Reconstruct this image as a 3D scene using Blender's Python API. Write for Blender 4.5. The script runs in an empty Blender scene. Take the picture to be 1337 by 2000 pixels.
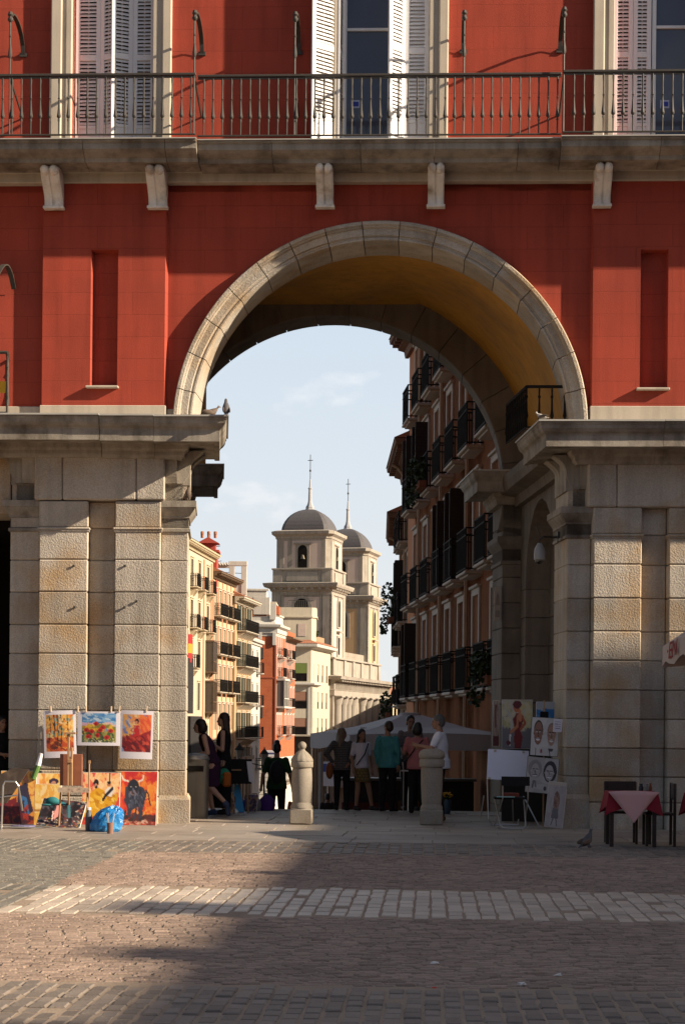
import bpy, bmesh, math, random
import numpy as np
from mathutils import Vector, Matrix
random.seed(11)
rnd = random.uniform
R = math.radians
PI = math.pi
# ---------------------------------------------------------------- camera model
F = 3600.0; H = 1.7; CX = 668.5; CY = 1415.0; D = 30.8; A = R(2.7); ROLL = 0.0095
cA, sA = math.cos(A), math.sin(A)
def unroll(x, y):
    dx, dy = x - CX, y - CY
    c, s = math.cos(ROLL), math.sin(ROLL)
    return dx * c + dy * s, dy * c - dx * s
def wp(x, y, Y):
    dx, dy = unroll(x, y); return Vector((dx * Y / F, Y, H - dy * Y / F))
def Lp(x, y, v=0.0):
    dx, dy = unroll(x, y)
    t = (v + D * cA) / (cA + dx / F * sA)
    X = t * dx / F
    return (X * cA - (t - D) * sA, H - dy * t / F)
def U(x, v=0.0, y=900): return Lp(x, y, v)[0]
def Z(y, v=0.0, x=700): return Lp(x, y, v)[1]
def toL(P): return (P[0] * cA - (P[1] - D) * sA, P[0] * sA + (P[1] - D) * cA)
def toW(u, v, z=0.0): return Vector((u * cA + v * sA, D - u * sA + v * cA, z))
def gp(x, y, z=0.0):
    dx, dy = unroll(x, y); Y = (H - z) * F / dy
    return Vector((dx * Y / F, Y, z))
# ---------------------------------------------------------------- scene helpers
SC = bpy.context.scene
COL = SC.collection
def tag(o, label=None, cat=None, group=None, kind=None):
    if label: o['label'] = label
    if cat: o['category'] = cat
    if group: o['group'] = group
    if kind: o['kind'] = kind
    return o
def thing(name, label, cat, loc=(0, 0, 0), rotz=0.0, group=None):
    o = bpy.data.objects.new(name, None); COL.objects.link(o)
    o.location = loc; o.rotation_euler = (0, 0, rotz); o.empty_display_size = .2
    return tag(o, label, cat, group)
def copy_tree(o, parent=None):
    c = o.copy(); COL.objects.link(c)
    if parent is not None: c.parent = parent
    for ch in list(o.children): copy_tree(ch, c)
    return c
class MB:
    def __init__(s): s.v = []; s.f = []; s.X = None; s.col = None
    def add(s, vs, fs):
        o = len(s.v)
        if s.X is not None: vs = [tuple(s.X @ Vector(p)) for p in vs]
        s.v.extend([tuple(p) for p in vs]); s.f.extend([tuple(i + o for i in f) for f in fs])
        return s
    def box(s, x0, x1, y0, y1, z0, z1, c=0.0):
        if x0 > x1: x0, x1 = x1, x0
        if y0 > y1: y0, y1 = y1, y0
        if z0 > z1: z0, z1 = z1, z0
        if c <= 0:
            return s.add([(x0,y0,z0),(x1,y0,z0),(x1,y1,z0),(x0,y1,z0),(x0,y0,z1),(x1,y0,z1),(x1,y1,z1),(x0,y1,z1)],
                  [(3,2,1,0),(4,5,6,7),(0,1,5,4),(1,2,6,5),(2,3,7,6),(3,0,4,7)])
        c = min(c, (x1-x0)*.45, (y1-y0)*.45, (z1-z0)*.45)
        vs = []; ix = {}
        for a in (0,1):
            for b in (0,1):
                for d in (0,1):
                    P = [x1 if a else x0, y1 if b else y0, z1 if d else z0]
                    I = [x1-c if a else x0+c, y1-c if b else y0+c, z1-c if d else z0+c]
                    for k in range(3):
                        q = I[:]; q[k] = P[k]; ix[(a,b,d,k)] = len(vs); vs.append(tuple(q))
        g = lambda a,b,d,k: ix[(a,b,d,k)]
        fs = []
        for a in (0,1): fs.append((g(a,0,0,0),g(a,1,0,0),g(a,1,1,0),g(a,0,1,0)))
        for b in (0,1): fs.append((g(0,b,0,1),g(1,b,0,1),g(1,b,1,1),g(0,b,1,1)))
        for d in (0,1): fs.append((g(0,0,d,2),g(1,0,d,2),g(1,1,d,2),g(0,1,d,2)))
        for a in (0,1):
            for b in (0,1):
                fs.append((g(a,b,0,0),g(a,b,1,0),g(a,b,1,1),g(a,b,0,1)))
                fs.append((g(a,0,b,0),g(a,1,b,0),g(a,1,b,2),g(a,0,b,2)))
                fs.append((g(0,a,b,1),g(1,a,b,1),g(1,a,b,2),g(0,a,b,2)))
                for d in (0,1): fs.append((g(a,b,d,0),g(a,b,d,1),g(a,b,d,2)))
        return s.add(vs, fs)
    def loft(s, rings, closed=True, caps=True):
        n = len(rings[0]); vs = [p for r in rings for p in r]; fs = []
        for i in range(len(rings)-1):
            for j in range(n if closed else n-1):
                k = (j+1) % n
                fs.append((i*n+j, i*n+k, (i+1)*n+k, (i+1)*n+j))
        if caps and closed and n > 2:
            fs.append(tuple(range(n-1,-1,-1))); fs.append(tuple((len(rings)-1)*n+j for j in range(n)))
        return s.add(vs, fs)
    def prism(s, poly, axis, a, b):
        def P(p, t):
            if axis == 'x': return (t, p[0], p[1])
            if axis == 'y': return (p[0], t, p[1])
            return (p[0], p[1], t)
        return s.loft([[P(p, a) for p in poly], [P(p, b) for p in poly]])
    def tube(s, pts, r, n=6, r2=None):
        pts = [Vector(p) for p in pts]; rings = []
        m = len(pts)
        for i, p in enumerate(pts):
            d = (pts[min(i+1,m-1)] - pts[max(i-1,0)])
            d = d.normalized() if d.length > 1e-9 else Vector((0,0,1))
            a = d.cross(Vector((0,0,1)))
            if a.length < 1e-3: a = d.cross(Vector((1,0,0)))
            a.normalize(); b = d.cross(a)
            rr = r[i] if isinstance(r, (list, tuple)) else (r if r2 is None else r + (r2-r)*i/max(1,m-1))
            rings.append([tuple(p + (a*math.cos(2*PI*k/n) + b*math.sin(2*PI*k/n))*rr) for k in range(n)])
        return s.loft(rings)
    def lathe(s, prof, c=(0,0,0), n=12, sx=1.0, sy=1.0):
        rings = [[(c[0]+r*sx*math.cos(2*PI*k/n), c[1]+r*sy*math.sin(2*PI*k/n), c[2]+z) for k in range(n)] for r, z in prof]
        return s.loft(rings)
    def ell(s, c, r, n=10, m=7, jit=0.0):
        rings = []
        for i in range(m+1):
            t = -PI/2 + PI*i/m
            t = max(-PI/2+.05, min(PI/2-.05, t))
            rings.append([(c[0]+r[0]*math.cos(t)*math.cos(2*PI*k/n)*(1+rnd(-jit,jit)), c[1]+r[1]*math.cos(t)*math.sin(2*PI*k/n)*(1+rnd(-jit,jit)), c[2]+r[2]*math.sin(t)) for k in range(n)])
        return s.loft(rings)
    def sweep(s, path, prof, cap=True):
        """profile (p, z) swept along a 2-D path; p is offset to the right of the path"""
        m = len(path); rings = []
        for i in range(m):
            P = Vector(path[i])
            d0 = (Vector(path[i]) - Vector(path[i-1])).normalized() if i > 0 else None
            d1 = (Vector(path[i+1]) - Vector(path[i])).normalized() if i < m-1 else None
            if d0 is None: d0 = d1
            if d1 is None: d1 = d0
            n0 = Vector((d0.y, -d0.x)); n1 = Vector((d1.y, -d1.x))
            q = (n0 + n1); q = q / max(.2, (1 + n0.dot(n1)))
            rings.append([(P.x + q.x*p, P.y + q.y*p, z) for p, z in prof])
        return s.loft(rings, closed=True, caps=cap)
    def arc(s, c, prof, a0, a1, n=4):
        """closed profile [(r, v)] swept round the axis through c=(u, z)"""
        rings = []
        for i in range(n+1):
            a = a0 + (a1-a0)*i/n
            rings.append([(c[0]+r*math.cos(a), v, c[1]+r*math.sin(a)) for r, v in prof])
        return s.loft(rings)
    def build(s, name, mat, parent=None, loc=None, rotz=0.0, smooth=False, fixn=True):
        me = bpy.data.meshes.new(name)
        me.from_pydata(s.v, [], s.f)
        if fixn:
            bm = bmesh.new(); bm.from_mesh(me); bmesh.ops.recalc_face_normals(bm, faces=bm.faces); bm.to_mesh(me); bm.free()
        if mat: me.materials.append(mat)
        if smooth:
            me.polygons.foreach_set('use_smooth', [True]*len(me.polygons))
            try: me.set_sharp_from_angle(angle=R(40))
            except Exception: pass
        o = bpy.data.objects.new(name, me); COL.objects.link(o)
        if parent is not None: o.parent = parent
        if loc is not None: o.location = loc
        if rotz: o.rotation_euler = (0, 0, rotz)
        return o
# ---------------------------------------------------------------- materials
def lin(c): return tuple((x/12.92 if x <= .04045 else ((x+.055)/1.055)**2.4) for x in c)
def rgb(*c): return lin(tuple(x/255. for x in c))
class NT:
    def __init__(s, name):
        s.m = bpy.data.materials.new(name); s.m.use_nodes = True
        s.t = s.m.node_tree; s.b = s.t.nodes['Principled BSDF']
    def n(s, typ, **kw):
        nd = s.t.nodes.new(typ)
        for k, v in kw.items():
            if k.startswith('i_'):
                key = k[2:]
                key = int(key) if key.isdigit() else key.replace('_', ' ')
                nd.inputs[key].default_value = v
            else: setattr(nd, k, v)
        return nd
    def l(s, a, b): s.t.links.new(a, b)
    def math(s, op, a, b=None, clamp=False):
        nd = s.n('ShaderNodeMath', operation=op, use_clamp=clamp)
        for i, x in enumerate((a, b)):
            if x is None: continue
            if isinstance(x, (int, float)): nd.inputs[i].default_value = x
            else: s.l(x, nd.inputs[i])
        return nd.outputs[0]
    def mix(s, f, a, b, typ='MIX'):
        nd = s.n('ShaderNodeMix', data_type='RGBA', blend_type=typ)
        for i, x in ((0, f), (6, a), (7, b)):
            if isinstance(x, (int, float)): nd.inputs[i].default_value = x
            elif isinstance(x, tuple): nd.inputs[i].default_value = (x + (1,))[:4]
            else: s.l(x, nd.inputs[i])
        return nd.outputs[2]
    def noise(s, vec, scale, detail=4, rough=.55):
        nd = s.n('ShaderNodeTexNoise'); nd.inputs['Scale'].default_value = scale
        nd.inputs['Detail'].default_value = detail; nd.inputs['Roughness'].default_value = rough
        if vec is not None: s.l(vec, nd.inputs['Vector'])
        return nd.outputs['Fac']
    def ramp(s, f, stops):
        nd = s.n('ShaderNodeValToRGB'); el = nd.color_ramp.elements
        while len(el) < len(stops): el.new(.5)
        for e, (p, c) in zip(el, stops):
            e.position = p; e.color = (c, c, c, 1) if isinstance(c, (int, float)) else tuple(c) + (1,)
        s.l(f, nd.inputs[0]); return nd.outputs[0]
    def bump(s, h, strength=.3, dist=.01, normal=None):
        nd = s.n('ShaderNodeBump'); nd.inputs['Strength'].default_value = strength
        nd.inputs['Distance'].default_value = dist; s.l(h, nd.inputs['Height'])
        if normal is not None: s.l(normal, nd.inputs['Normal'])
        return nd.outputs[0]
def mat(name, base, rough=.8, var=.18, scale=2.5, island=0.0, bump=.25, bscale=60, bdist=.006, spec=.3, metal=0.0,
        stain=None, stain_scale=1.2, stain_lo=.5, stain_hi=.75, speck=0.0, hue=0.0, brick=None, streak=0.0, swap=False):
    k = NT(name); tc = k.n('ShaderNodeTexCoord'); vec = tc.outputs['Object']
    c = base
    val = k.math('ADD', k.math('MULTIPLY', k.noise(vec, scale, 5), 2*var), 1 - var)
    if island:
        g = k.n('ShaderNodeNewGeometry')
        val = k.math('MULTIPLY', val, k.math('ADD', k.math('MULTIPLY', g.outputs['Random Per Island'], 2*island), 1-island))
    if speck:
        val = k.math('MULTIPLY', val, k.math('ADD', k.math('MULTIPLY', k.noise(vec, 55, 3, .7), 2*speck), 1 - speck))
    if streak:
        mp = k.n('ShaderNodeMapping'); k.l(vec, mp.inputs[0]); mp.inputs['Scale'].default_value = (5, 5, .35)
        st = k.ramp(k.noise(mp.outputs[0], 1.0, 4), [(.45, 1.0), (.75, 1.0-streak)])
        val = k.math('MULTIPLY', val, st)
    col = None
    if stain:
        f = k.ramp(k.noise(vec, stain_scale, 6, .6), [(stain_lo, 0.0), (stain_hi, 1.0)])
        col = k.mix(f, tuple(base), tuple(stain))
    hs = k.n('ShaderNodeHueSaturation')
    if col is not None: k.l(col, hs.inputs['Color'])
    else: hs.inputs['Color'].default_value = tuple(base) + (1,)
    k.l(val, hs.inputs['Value'])
    if hue:
        g = k.n('ShaderNodeNewGeometry')
        k.l(k.math('ADD', k.math('MULTIPLY', g.outputs['Random Per Island'], 2*hue), .5-hue), hs.inputs['Hue'])
    out = hs.outputs[0]
    hgt = k.noise(vec, bscale, 3, .6)
    nrm = k.bump(hgt, bump, bdist) if bump else None
    if brick:
        bw, bh, mort, dark, bd = brick
        sp = k.n('ShaderNodeSeparateXYZ'); k.l(vec, sp.inputs[0])
        cb = k.n('ShaderNodeCombineXYZ'); k.l(sp.outputs[1 if swap else 0], cb.inputs[0]); k.l(sp.outputs[2], cb.inputs[1])
        bt = k.n('ShaderNodeTexBrick'); k.l(cb.outputs[0], bt.inputs['Vector'])
        bt.inputs['Scale'].default_value = 1.0; bt.inputs['Brick Width'].default_value = bw; bt.inputs['Row Height'].default_value = bh
        bt.inputs['Mortar Size'].default_value = mort; bt.inputs['Mortar Smooth'].default_value = .1; bt.inputs['Bias'].default_value = 0
        bt.inputs['Color1'].default_value = (1,1,1,1); bt.inputs['Color2'].default_value = (.93,.93,.93,1); bt.inputs['Mortar'].default_value = (dark,dark,dark,1)
        out = k.mix(1.0, out, bt.outputs['Color'], 'MULTIPLY')
        nrm = k.bump(k.math('SUBTRACT', 1.0, bt.outputs['Fac']), .6, bd, nrm)
    k.l(out, k.b.inputs['Base Color'])
    if nrm is not None: k.l(nrm, k.b.inputs['Normal'])
    rr = k.math('ADD', k.math('MULTIPLY', k.noise(vec, scale*2, 3), .2), rough-.1, True)
    k.l(rr, k.b.inputs['Roughness'])
    k.b.inputs['Specular IOR Level'].default_value = spec; k.b.inputs['Metallic'].default_value = metal
    return k.m
def paint_mat():
    k = NT('painted_colour'); a = k.n('ShaderNodeAttribute', attribute_name='Col')
    k.l(a.outputs['Color'], k.b.inputs['Base Color']); k.b.inputs['Roughness'].default_value = .55
    tc = k.n('ShaderNodeTexCoord'); k.l(k.bump(k.noise(tc.outputs['Object'], 90, 3), .15, .004), k.b.inputs['Normal'])
    return k.m
STONE = mat('granite', (.425,.375,.31), .85, .24, 1.6, .17, .8, 34, .018, .25, stain=(.39,.265,.145), stain_scale=.75, stain_lo=.47, stain_hi=.68, speck=.5, streak=.25)
STONE2 = mat('granite_cornice', (.34,.30,.245), .85, .25, 1.3, .08, .45, 45, .010, .25, stain=(.12,.09,.065), stain_scale=1.1, stain_lo=.46, stain_hi=.70, speck=.28, streak=.45)
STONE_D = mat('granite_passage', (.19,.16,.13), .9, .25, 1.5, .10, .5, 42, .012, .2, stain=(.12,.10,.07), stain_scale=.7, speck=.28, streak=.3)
BEIGE = mat('painted_render_beige', (.50,.43,.34), .85, .15, 2, 0, .25, 50, .006, .25, streak=.25, speck=.12)
MARB = mat('pale_limestone', (.78,.72,.63), .75, .18, 3, 0, .25, 40, .006, .3, stain=(.33,.25,.17), stain_scale=3.0, streak=.25, speck=.15)
RED = mat('red_plaster', (.385,.064,.037), .88, .17, .9, 0, .4, 60, .008, .2, stain=(.33,.058,.036), stain_scale=.8, stain_lo=.42, stain_hi=.66, streak=.22, speck=.16, brick=(1.2,.372,.004,.72,.006))
YEL = mat('ochre_plaster', (.53,.265,.04), .85, .2, .9, 0, .35, 25, .01, .25, stain=(.38,.20,.05), stain_scale=.7, stain_lo=.45, stain_hi=.7, streak=.25)
IRON = mat('wrought_iron', (.042,.035,.028), .6, .2, 20, 0, .15, 120, .002, .5)
IRON_B = mat('black_iron', (.014,.012,.010), .8, .2, 20, 0, .1, 120, .002, .12)
WHITE = mat('white_paint', (.76,.74,.73), .5, .06, 6, 0, .08, 90, .002, .4, streak=.08)
SLAT = mat('white_slats', (.72,.69,.67), .55, .08, 8, .08, .05, 90, .002, .35)
LEAD = mat('lead_sheet', (.40,.38,.34), .6, .2, 3, 0, .2, 30, .006, .4)
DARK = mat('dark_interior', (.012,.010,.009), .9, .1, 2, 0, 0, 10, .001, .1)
def glass_mat(name, c=(.018,.022,.036), r=.06):
    k = NT(name); k.b.inputs['Base Color'].default_value = c + (1,); k.b.inputs['Roughness'].default_value = r
    k.b.inputs['Specular IOR Level'].default_value = .5
    tc = k.n('ShaderNodeTexCoord'); k.l(k.bump(k.noise(tc.outputs['Object'], 1.5, 2), .03, .02), k.b.inputs['Normal'])
    return k.m
GLASS = glass_mat('window_glass', (.075,.083,.115))
PAINTED = paint_mat()
# ---------------------------------------------------------------- main arched building (local u, v, z)
FL = (0, D, 0)
bld = thing('arcaded_building', 'red plastered building with a great stone arch, white shuttered windows and an iron balcony', 'building', FL, -A)
def part(name, mb, m, par=None, **kw): return mb.build(name, m, par if par is not None else bld, **kw)
VW = .13                                   # recessed wall plane
zLedge = Z(812, -.9, 300)                  # top of the cornices
zBal = Z(265, -.9, 700)                    # balcony floor
zStr0, zStr1 = Z(356, 0), Z(331, -.02)
uPL0, uPL1 = U(83, 0, 600), U(322, 0, 600)
uPR0, uPR1 = U(1157, 0, 600), U(1420, 0, 600)
zPl = Z(792, 0, 400)
ARC_C = Lp(740, 836, 0.0); ARC_R = 3.47
print('ledge z', zLedge, 'balcony', zBal, 'arch', ARC_C, 'pil', uPL0, uPL1, uPR0, uPR1)
# upper storey wall with three openings
wins = [(U(142,VW,100), U(300,VW,100)), (U(657,VW,100), U(838,VW,100)), (U(1198,VW,100), U(1365,VW,100))]
mb = MB(); xs = [-16.0] + [x for w in wins for x in w] + [16.0]
for i in range(0, len(xs), 2): mb.box(xs[i], xs[i+1], VW, .5, zBal-.6, 15.0)
mb.box(-16, 16, VW, 7.0, 15.0, 19.5)
mb.box(-16, 16, .62, 7.0, 10.35, 15.0)
part('upper_wall', mb, RED)
mb = MB(); mb.sweep([(-16,VW),(16,VW)], [(0,19.5),(.9,19.5),(.9,19.7),(.5,19.9),(0,19.9)]); mb.prism([(-.8,19.9),(3.5,22),(7.5,19.9)], 'x', -16, 16)
part('roof', mb, mat('roof_tiles', (.30,.12,.06), .9, .25, 4, brick=(.25,.35,.03,.5,.02)))
# lower wall
def wall_arch(u0, u1, z0, z1, c, r, v, th, n=40):
    mb = MB(); pts = []
    a0 = math.asin(max(-1, (z0-c[1])/r)); a1 = PI - a0
    inner = [(c[0]+r*math.cos(a1+(a0-a1)*i/n), c[1]+r*math.sin(a1+(a0-a1)*i/n)) for i in range(n+1)]
    outer = []
    for p in inner:
        dx, dz = p[0]-c[0], p[1]-c[1]
        t = 1e9
        if dx < -1e-6: t = min(t, (u0-c[0])/dx)
        if dx > 1e-6: t = min(t, (u1-c[0])/dx)
        if dz > 1e-6: t = min(t, (z1-c[1])/dz)
        if dz < -1e-6: t = min(t, (z0-c[1])/dz)
        outer.append((c[0]+dx*t, c[1]+dz*t))
    # insert the two top corners
    res_i, res_o = [], []
    for i in range(len(inner)):
        res_i.append(inner[i]); res_o.append(outer[i])
        if i < len(inner)-1:
            for cu in (u0, u1):
                aa = math.atan2(z1-c[1], cu-c[0]); ai = a1+(a0-a1)*i/n; aj = a1+(a0-a1)*(i+1)/n
                if aj < aa < ai: res_i.append((c[0]+r*math.cos(aa), c[1]+r*math.sin(aa))); res_o.append((cu, z1))
    m = len(res_i); vs = []
    for vv in (v, v+th):
        vs += [(p[0], vv, p[1]) for p in res_i] + [(p[0], vv, p[1]) for p in res_o]
    fs = []
    for i in range(m-1):
        fs.append((i, i+1, m+i+1, m+i)); fs.append((2*m+i, 3*m+i, 3*m+i+1, 2*m+i+1))
        fs.append((i, 2*m+i, 2*m+i+1, i+1)); fs.append((m+i, m+i+1, 3*m+i+1, 3*m+i))
    mb.add(vs, fs); return mb
part('arch_wall', wall_arch(uPL1-.02, uPR0+.02, zLedge-.05, zStr1, ARC_C, ARC_R-.03, VW, .3), RED)
mb = MB(); mb.box(-16, uPL0+.02, VW, .45, zLedge-.02, zStr1); part('end_wall', mb, RED)
def pilaster(u0, u1, n0, n1, zn0, zn1):
    mb = MB(); v1 = VW+.02; c = .035; zt = zStr1; zb = zPl
    # shell with niche: front pieces
    P = [(u0,zb),(u1,zb),(u1,zt),(u0,zt)]; Nn = [(n0,zn0),(n1,zn0),(n1,zn1),(n0,zn1)]
    vs = [(p[0],0,p[1]) for p in P] + [(p[0],0,p[1]) for p in Nn] + [(n0+.02,.19,zn0),(n1-.02,.19,zn0),(n1-.02,.19,zn1-.02),(n0+.02,.19,zn1-.02)] + [(u0-c,v1,zb),(u1+c,v1,zb),(u1+c,v1,zt),(u0-c,v1,zt)]
    fs = []
    for i in range(4):
        j = (i+1) % 4; fs += [(i,j,4+j,4+i),(4+i,4+j,8+j,8+i)]
    fs += [(8,9,10,11),(1,13,14,2),(3,15,12,0)]
    mb.add(vs, fs); o = part('pilaster', mb, RED)
    mb = MB(); mb.box(n0-.06, n1+.03, -.10, .1, zn0-.05, zn0-.012, .008); part('niche_sill', mb, BEIGE, o)
    mb = MB(); mb.box(u0-.03, u1+.03, -.025, VW, zLedge-.05, zb, .01); part('plinth', mb, BEIGE, o)
    return o
pilaster(uPL0, uPL1, U(177,0,600), U(230,0,600), Z(753,0,200), Z(487,0,200))
pilaster(uPR0, uPR1, U(1250,0,600), U(1304,0,600), Z(757,0,1280), Z(487,0,1280))
mb = MB(); mb.box(-16, uPL0-.03, VW-.03, VW+.2, zLedge-.05, zPl, .01); mb.box(uPL1+.03, ARC_C[0]-ARC_R+.05, VW-.03, VW+.2, zLedge-.05, zPl-.04, .01); mb.box(ARC_C[0]+ARC_R-.05, uPR0-.03, VW-.03, VW+.2, zLedge-.05, zPl-.04, .01)
part('wall_base', mb, BEIGE)
# string course and balcony slab
uJ0, uJ1 = U(383,-.9,265), U(1096,-.9,265)
mb = MB(); mb.box(-16, 16, -.06, VW+.05, zStr0, zStr1, .012); mb.box(-16, 16, -.085, VW, zStr1-.05, zStr1+.02, .01); part('string_course', mb, BEIGE)
JV = .10
def zz(y, p): return Z(y, -p, 700)
prof = [(0,zBal-.02),(.90,zBal-.03),(.90,zz(272,.9)),(.86,zz(276,.86)),(.86,zz(287,.86)),(.80,zz(294,.8)),(.70,zz(303,.7)),(.66,zz(306,.66)),(.64,zz(314,.64)),(.50,zz(319,.5)),(.34,zz(327,.34)),(.20,zz(334,.2)),(0,zStr1+.02)]
xs = [-16] ; segs = []
edges = [-9.2, -7.4, -5.6, -4.35, -3.05]
mb = MB()
# swept in blocks so that every stone of the cornice keeps its own tone
def blocks(u0, u1, v, lens, pr):
    u = u0; i = 0
    while u < u1 - .01:
        e = min(u1, u + lens[i % len(lens)]); i += 1
        if u1 - e < .3: e = u1
        mb.sweep([(u+.004, v), (e-.004, v)], pr); u = e
blocks(-16, uJ0, 0, [1.5,1.35,.95,1.3], prof); blocks(uJ0, uJ1, JV, [1.22,1.45,1.2,1.36,1.05], prof); blocks(uJ1, 16, 0, [1.6,1.3,1.1], prof)
slab = part('balcony_slab', mb, STONE2)
mb = MB(); mb.box(-16,uJ0,-.93,-.85,zBal-.028,zBal-.012); mb.box(uJ0+.004,uJ1-.004,-.83,-.75,zBal-.028,zBal-.012); mb.box(uJ1,16,-.93,-.85,zBal-.028,zBal-.012); part('lead_edge', mb, LEAD, slab)
# corbels
def corbel(u0, u1):
    mb = MB(); zt, zb = Z(317,-.62), Z(403,-.14)
    h = zt - zb; w = u1-u0; vb = -.02
    pr = []
    for i in range(15):
        t = i/14; p = .14 + .36*(1-t)**1.5 + .05*math.sin(t*2*PI)
        if t < .12: p = .53 - .05*(1-t/.12)**2
        pr.append((-p, zt - t*h))
    mb.prism([(vb, zt)] + pr + [(vb, zb)], 'x', u0+.01, u1-.01)
    for k in (0,1):
        c = u0 + w*(.27+.46*k)
        mb.prism([(p[0]-.022, p[1]) for p in pr] + [(p[0]+.05, p[1]) for p in reversed(pr)], 'x', c-w*.17, c+w*.17)
        mb.X = Matrix.Translation((c, -.47, zt-.05)); mb.ell((0,0,0), (w*.25,.12,.09), 12, 8); mb.X = None
    mb.box(u0-.01, u1+.01, -.17, vb, zb-.015, zb+.03, .006)
    return part('corbel', mb, MARB, smooth=True)
for a, b in ((82,120),(286,324),(616,651),(834,868),(1160,1195)): corbel(U(a,-.3,350), U(b,-.3,350))
# balcony railing
RT = zz(142,.85) ; RB = Z(262,-.85,700)+.03
def baluster_mb(h):
    m_ = MB(); k = h
    pr = [(.010,0),(.012,.04*k),(.013,.22*k),(.021,.25*k),(.013,.275*k),(.032,.30*k),(.034,.325*k),(.028,.36*k),(.020,.44*k),(.014,.55*k),(.013,.62*k),(.021,.63*k),(.013,.645*k),(.012,.85*k),(.018,.93*k),(.016,k)]
    m_.lathe(pr, (0,0,0), 8); return m_
BAL = None
def rail_run(u0, u1, v, first, step, stays):
    global BAL
    mb = MB(); mb.box(u0, u1, v-.03, v+.03, RT-.02, RT+.02, .006); mb.box(u0, u1, v-.012, v+.012, RT-.055, RT-.032); mb.box(u0, u1, v-.022, v+.022, RB-.02, RB, .004)
    o = part('balcony_railing', mb, IRON)
    u = first; h = RT-.035-RB
    while u < u1-.02:
        if u > u0+.02:
            if BAL is None:
                BAL = baluster_mb(h).build('baluster', IRON, o, smooth=True); b = BAL
            else:
                b = BAL.copy(); COL.objects.link(b); b.parent = o
            b.location = (u, v, RB)
        u += step
    for us in stays:
        m2 = MB(); zt = Z(25,-.85)
        m2.tube([(us,v,RB),(us,v,RT+.3),(us,v,zt)], .016, 6)
        m2.lathe([(.018,0),(.036,.05),(.03,.12),(.016,.22)], (us,v,RT+.28), 8); m2.lathe([(.016,0),(.024,.02),(.016,.04)], (us,v,RT+.62), 8)
        m2.lathe([(.02,0),(.045,.03),(.045,.06),(.03,.09),(.048,.12),(.03,.17)], (us,v,zt-.1), 8)
        pts = [(us, v, zt+.02)]
        for i in range(9):
            t = i/8; ang = PI*t
            pts.append((us, v + (VW-.02-v)*(.08+.92*(1-math.cos(ang*.95))/2*1.0), zt + .12*math.sin(ang*.72) + .04 - .42*t**3))
        for i in range(len(pts)-1):
            p, q = pts[i], pts[i+1]
            m2.add([(p[0]-.035,p[1],p[2]-.012),(p[0]+.035,p[1],p[2]-.012),(p[0]+.035,p[1],p[2]+.012),(p[0]-.035,p[1],p[2]+.012),(q[0]-.035,q[1],q[2]-.012),(q[0]+.035,q[1],q[2]-.012),(q[0]+.035,q[1],q[2]+.012),(q[0]-.035,q[1],q[2]+.012)],
                   [(0,1,2,3),(4,5,6,7),(0,1,5,4),(1,2,6,5),(2,3,7,6),(3,0,4,7)])
        m2.box(us-.06, us+.06, VW-.03, VW+.01, pts[-1][2]-.03, pts[-1][2]+.03)
        m2.tube([(us,v+.01,RT-.04),(us,v+.35,RT-.16),(us,VW,RT-.38)], .016, 5)
        part('stay', m2, IRON, o, smooth=True)
rail_run(-9.0, uJ0-.02, -.85, U(31,-.85,200)-18.2*.155*2, .155, [U(20,-.85,80), U(380,-.85,80)])
rail_run(uJ0+.0, uJ1, -.75, U(398,-.75,200), .1515, [U(576,-.75,80), U(906,-.75,80)])
rail_run(uJ1+.02, 9.0, -.85, U(1101,-.85,200), .158, [U(1101,-.85,80)])
# windows
zWT = 15.0; zF = zBal-.02
def shutter(name, par, hinge, w, ang, z0, z1, v, flip=1, blind=False):
    """a louvred leaf hinged at u=hinge in plane v, opened by ang towards the street"""
    m = MB(); m.X = Matrix.Translation((hinge, v, 0)) @ Matrix.Rotation(ang, 4, 'Z')
    sgn = flip; st = .075
    def B(a, b, y0, y1, c, d): m.box(sgn*a, sgn*b, y0, y1, c, d, .004)
    zm = z0 + .60; zc = z0 + 1.75
    B(0, st, 0, .04, z0, z1); B(w-st, w, 0, .04, z0, z1)
    B(st, w-st, 0, .04, z0, z0+.10); B(st, w-st, .01, .03, z0+.10, zm-.06); B(st, w-st, 0, .04, zm-.06, zm)
    B(st, w-st, 0, .04, zc-.05, zc+.05); B(st, w-st, 0, .04, z1-.1, z1)
    o = m.build(name, WHITE, par)
    m = MB(); m.X = Matrix.Translation((hinge, v, 0)) @ Matrix.Rotation(ang, 4, 'Z')
    for a, b in ((zm, zc-.05), (zc+.05, z1-.1)):
        n = int((b-a)/.062)
        for i in range(n):
            z = a + (i+.5)*(b-a)/n; q = rnd(-.006,.006); t = .024 if not blind else .03
            x0, x1 = sgn*st, sgn*(w-st)
            m.add([(x0,.000,z-t+q),(x1,.000,z-t),(x1,.036,z+t),(x0,.036,z+t+q),(x0,.000,z-t+.009+q),(x1,.000,z-t+.009),(x1,.036,z+t+.009),(x0,.036,z+t+.009+q)],
                  [(0,1,2,3),(4,5,6,7),(0,1,5,4),(1,2,6,5),(2,3,7,6),(3,0,4,7)])
    m.box(sgn*(w/2-.012), sgn*(w/2+.012), .034, .046, zm, z1-.1)
    m.build('louvres', SLAT, o)
    return o
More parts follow.
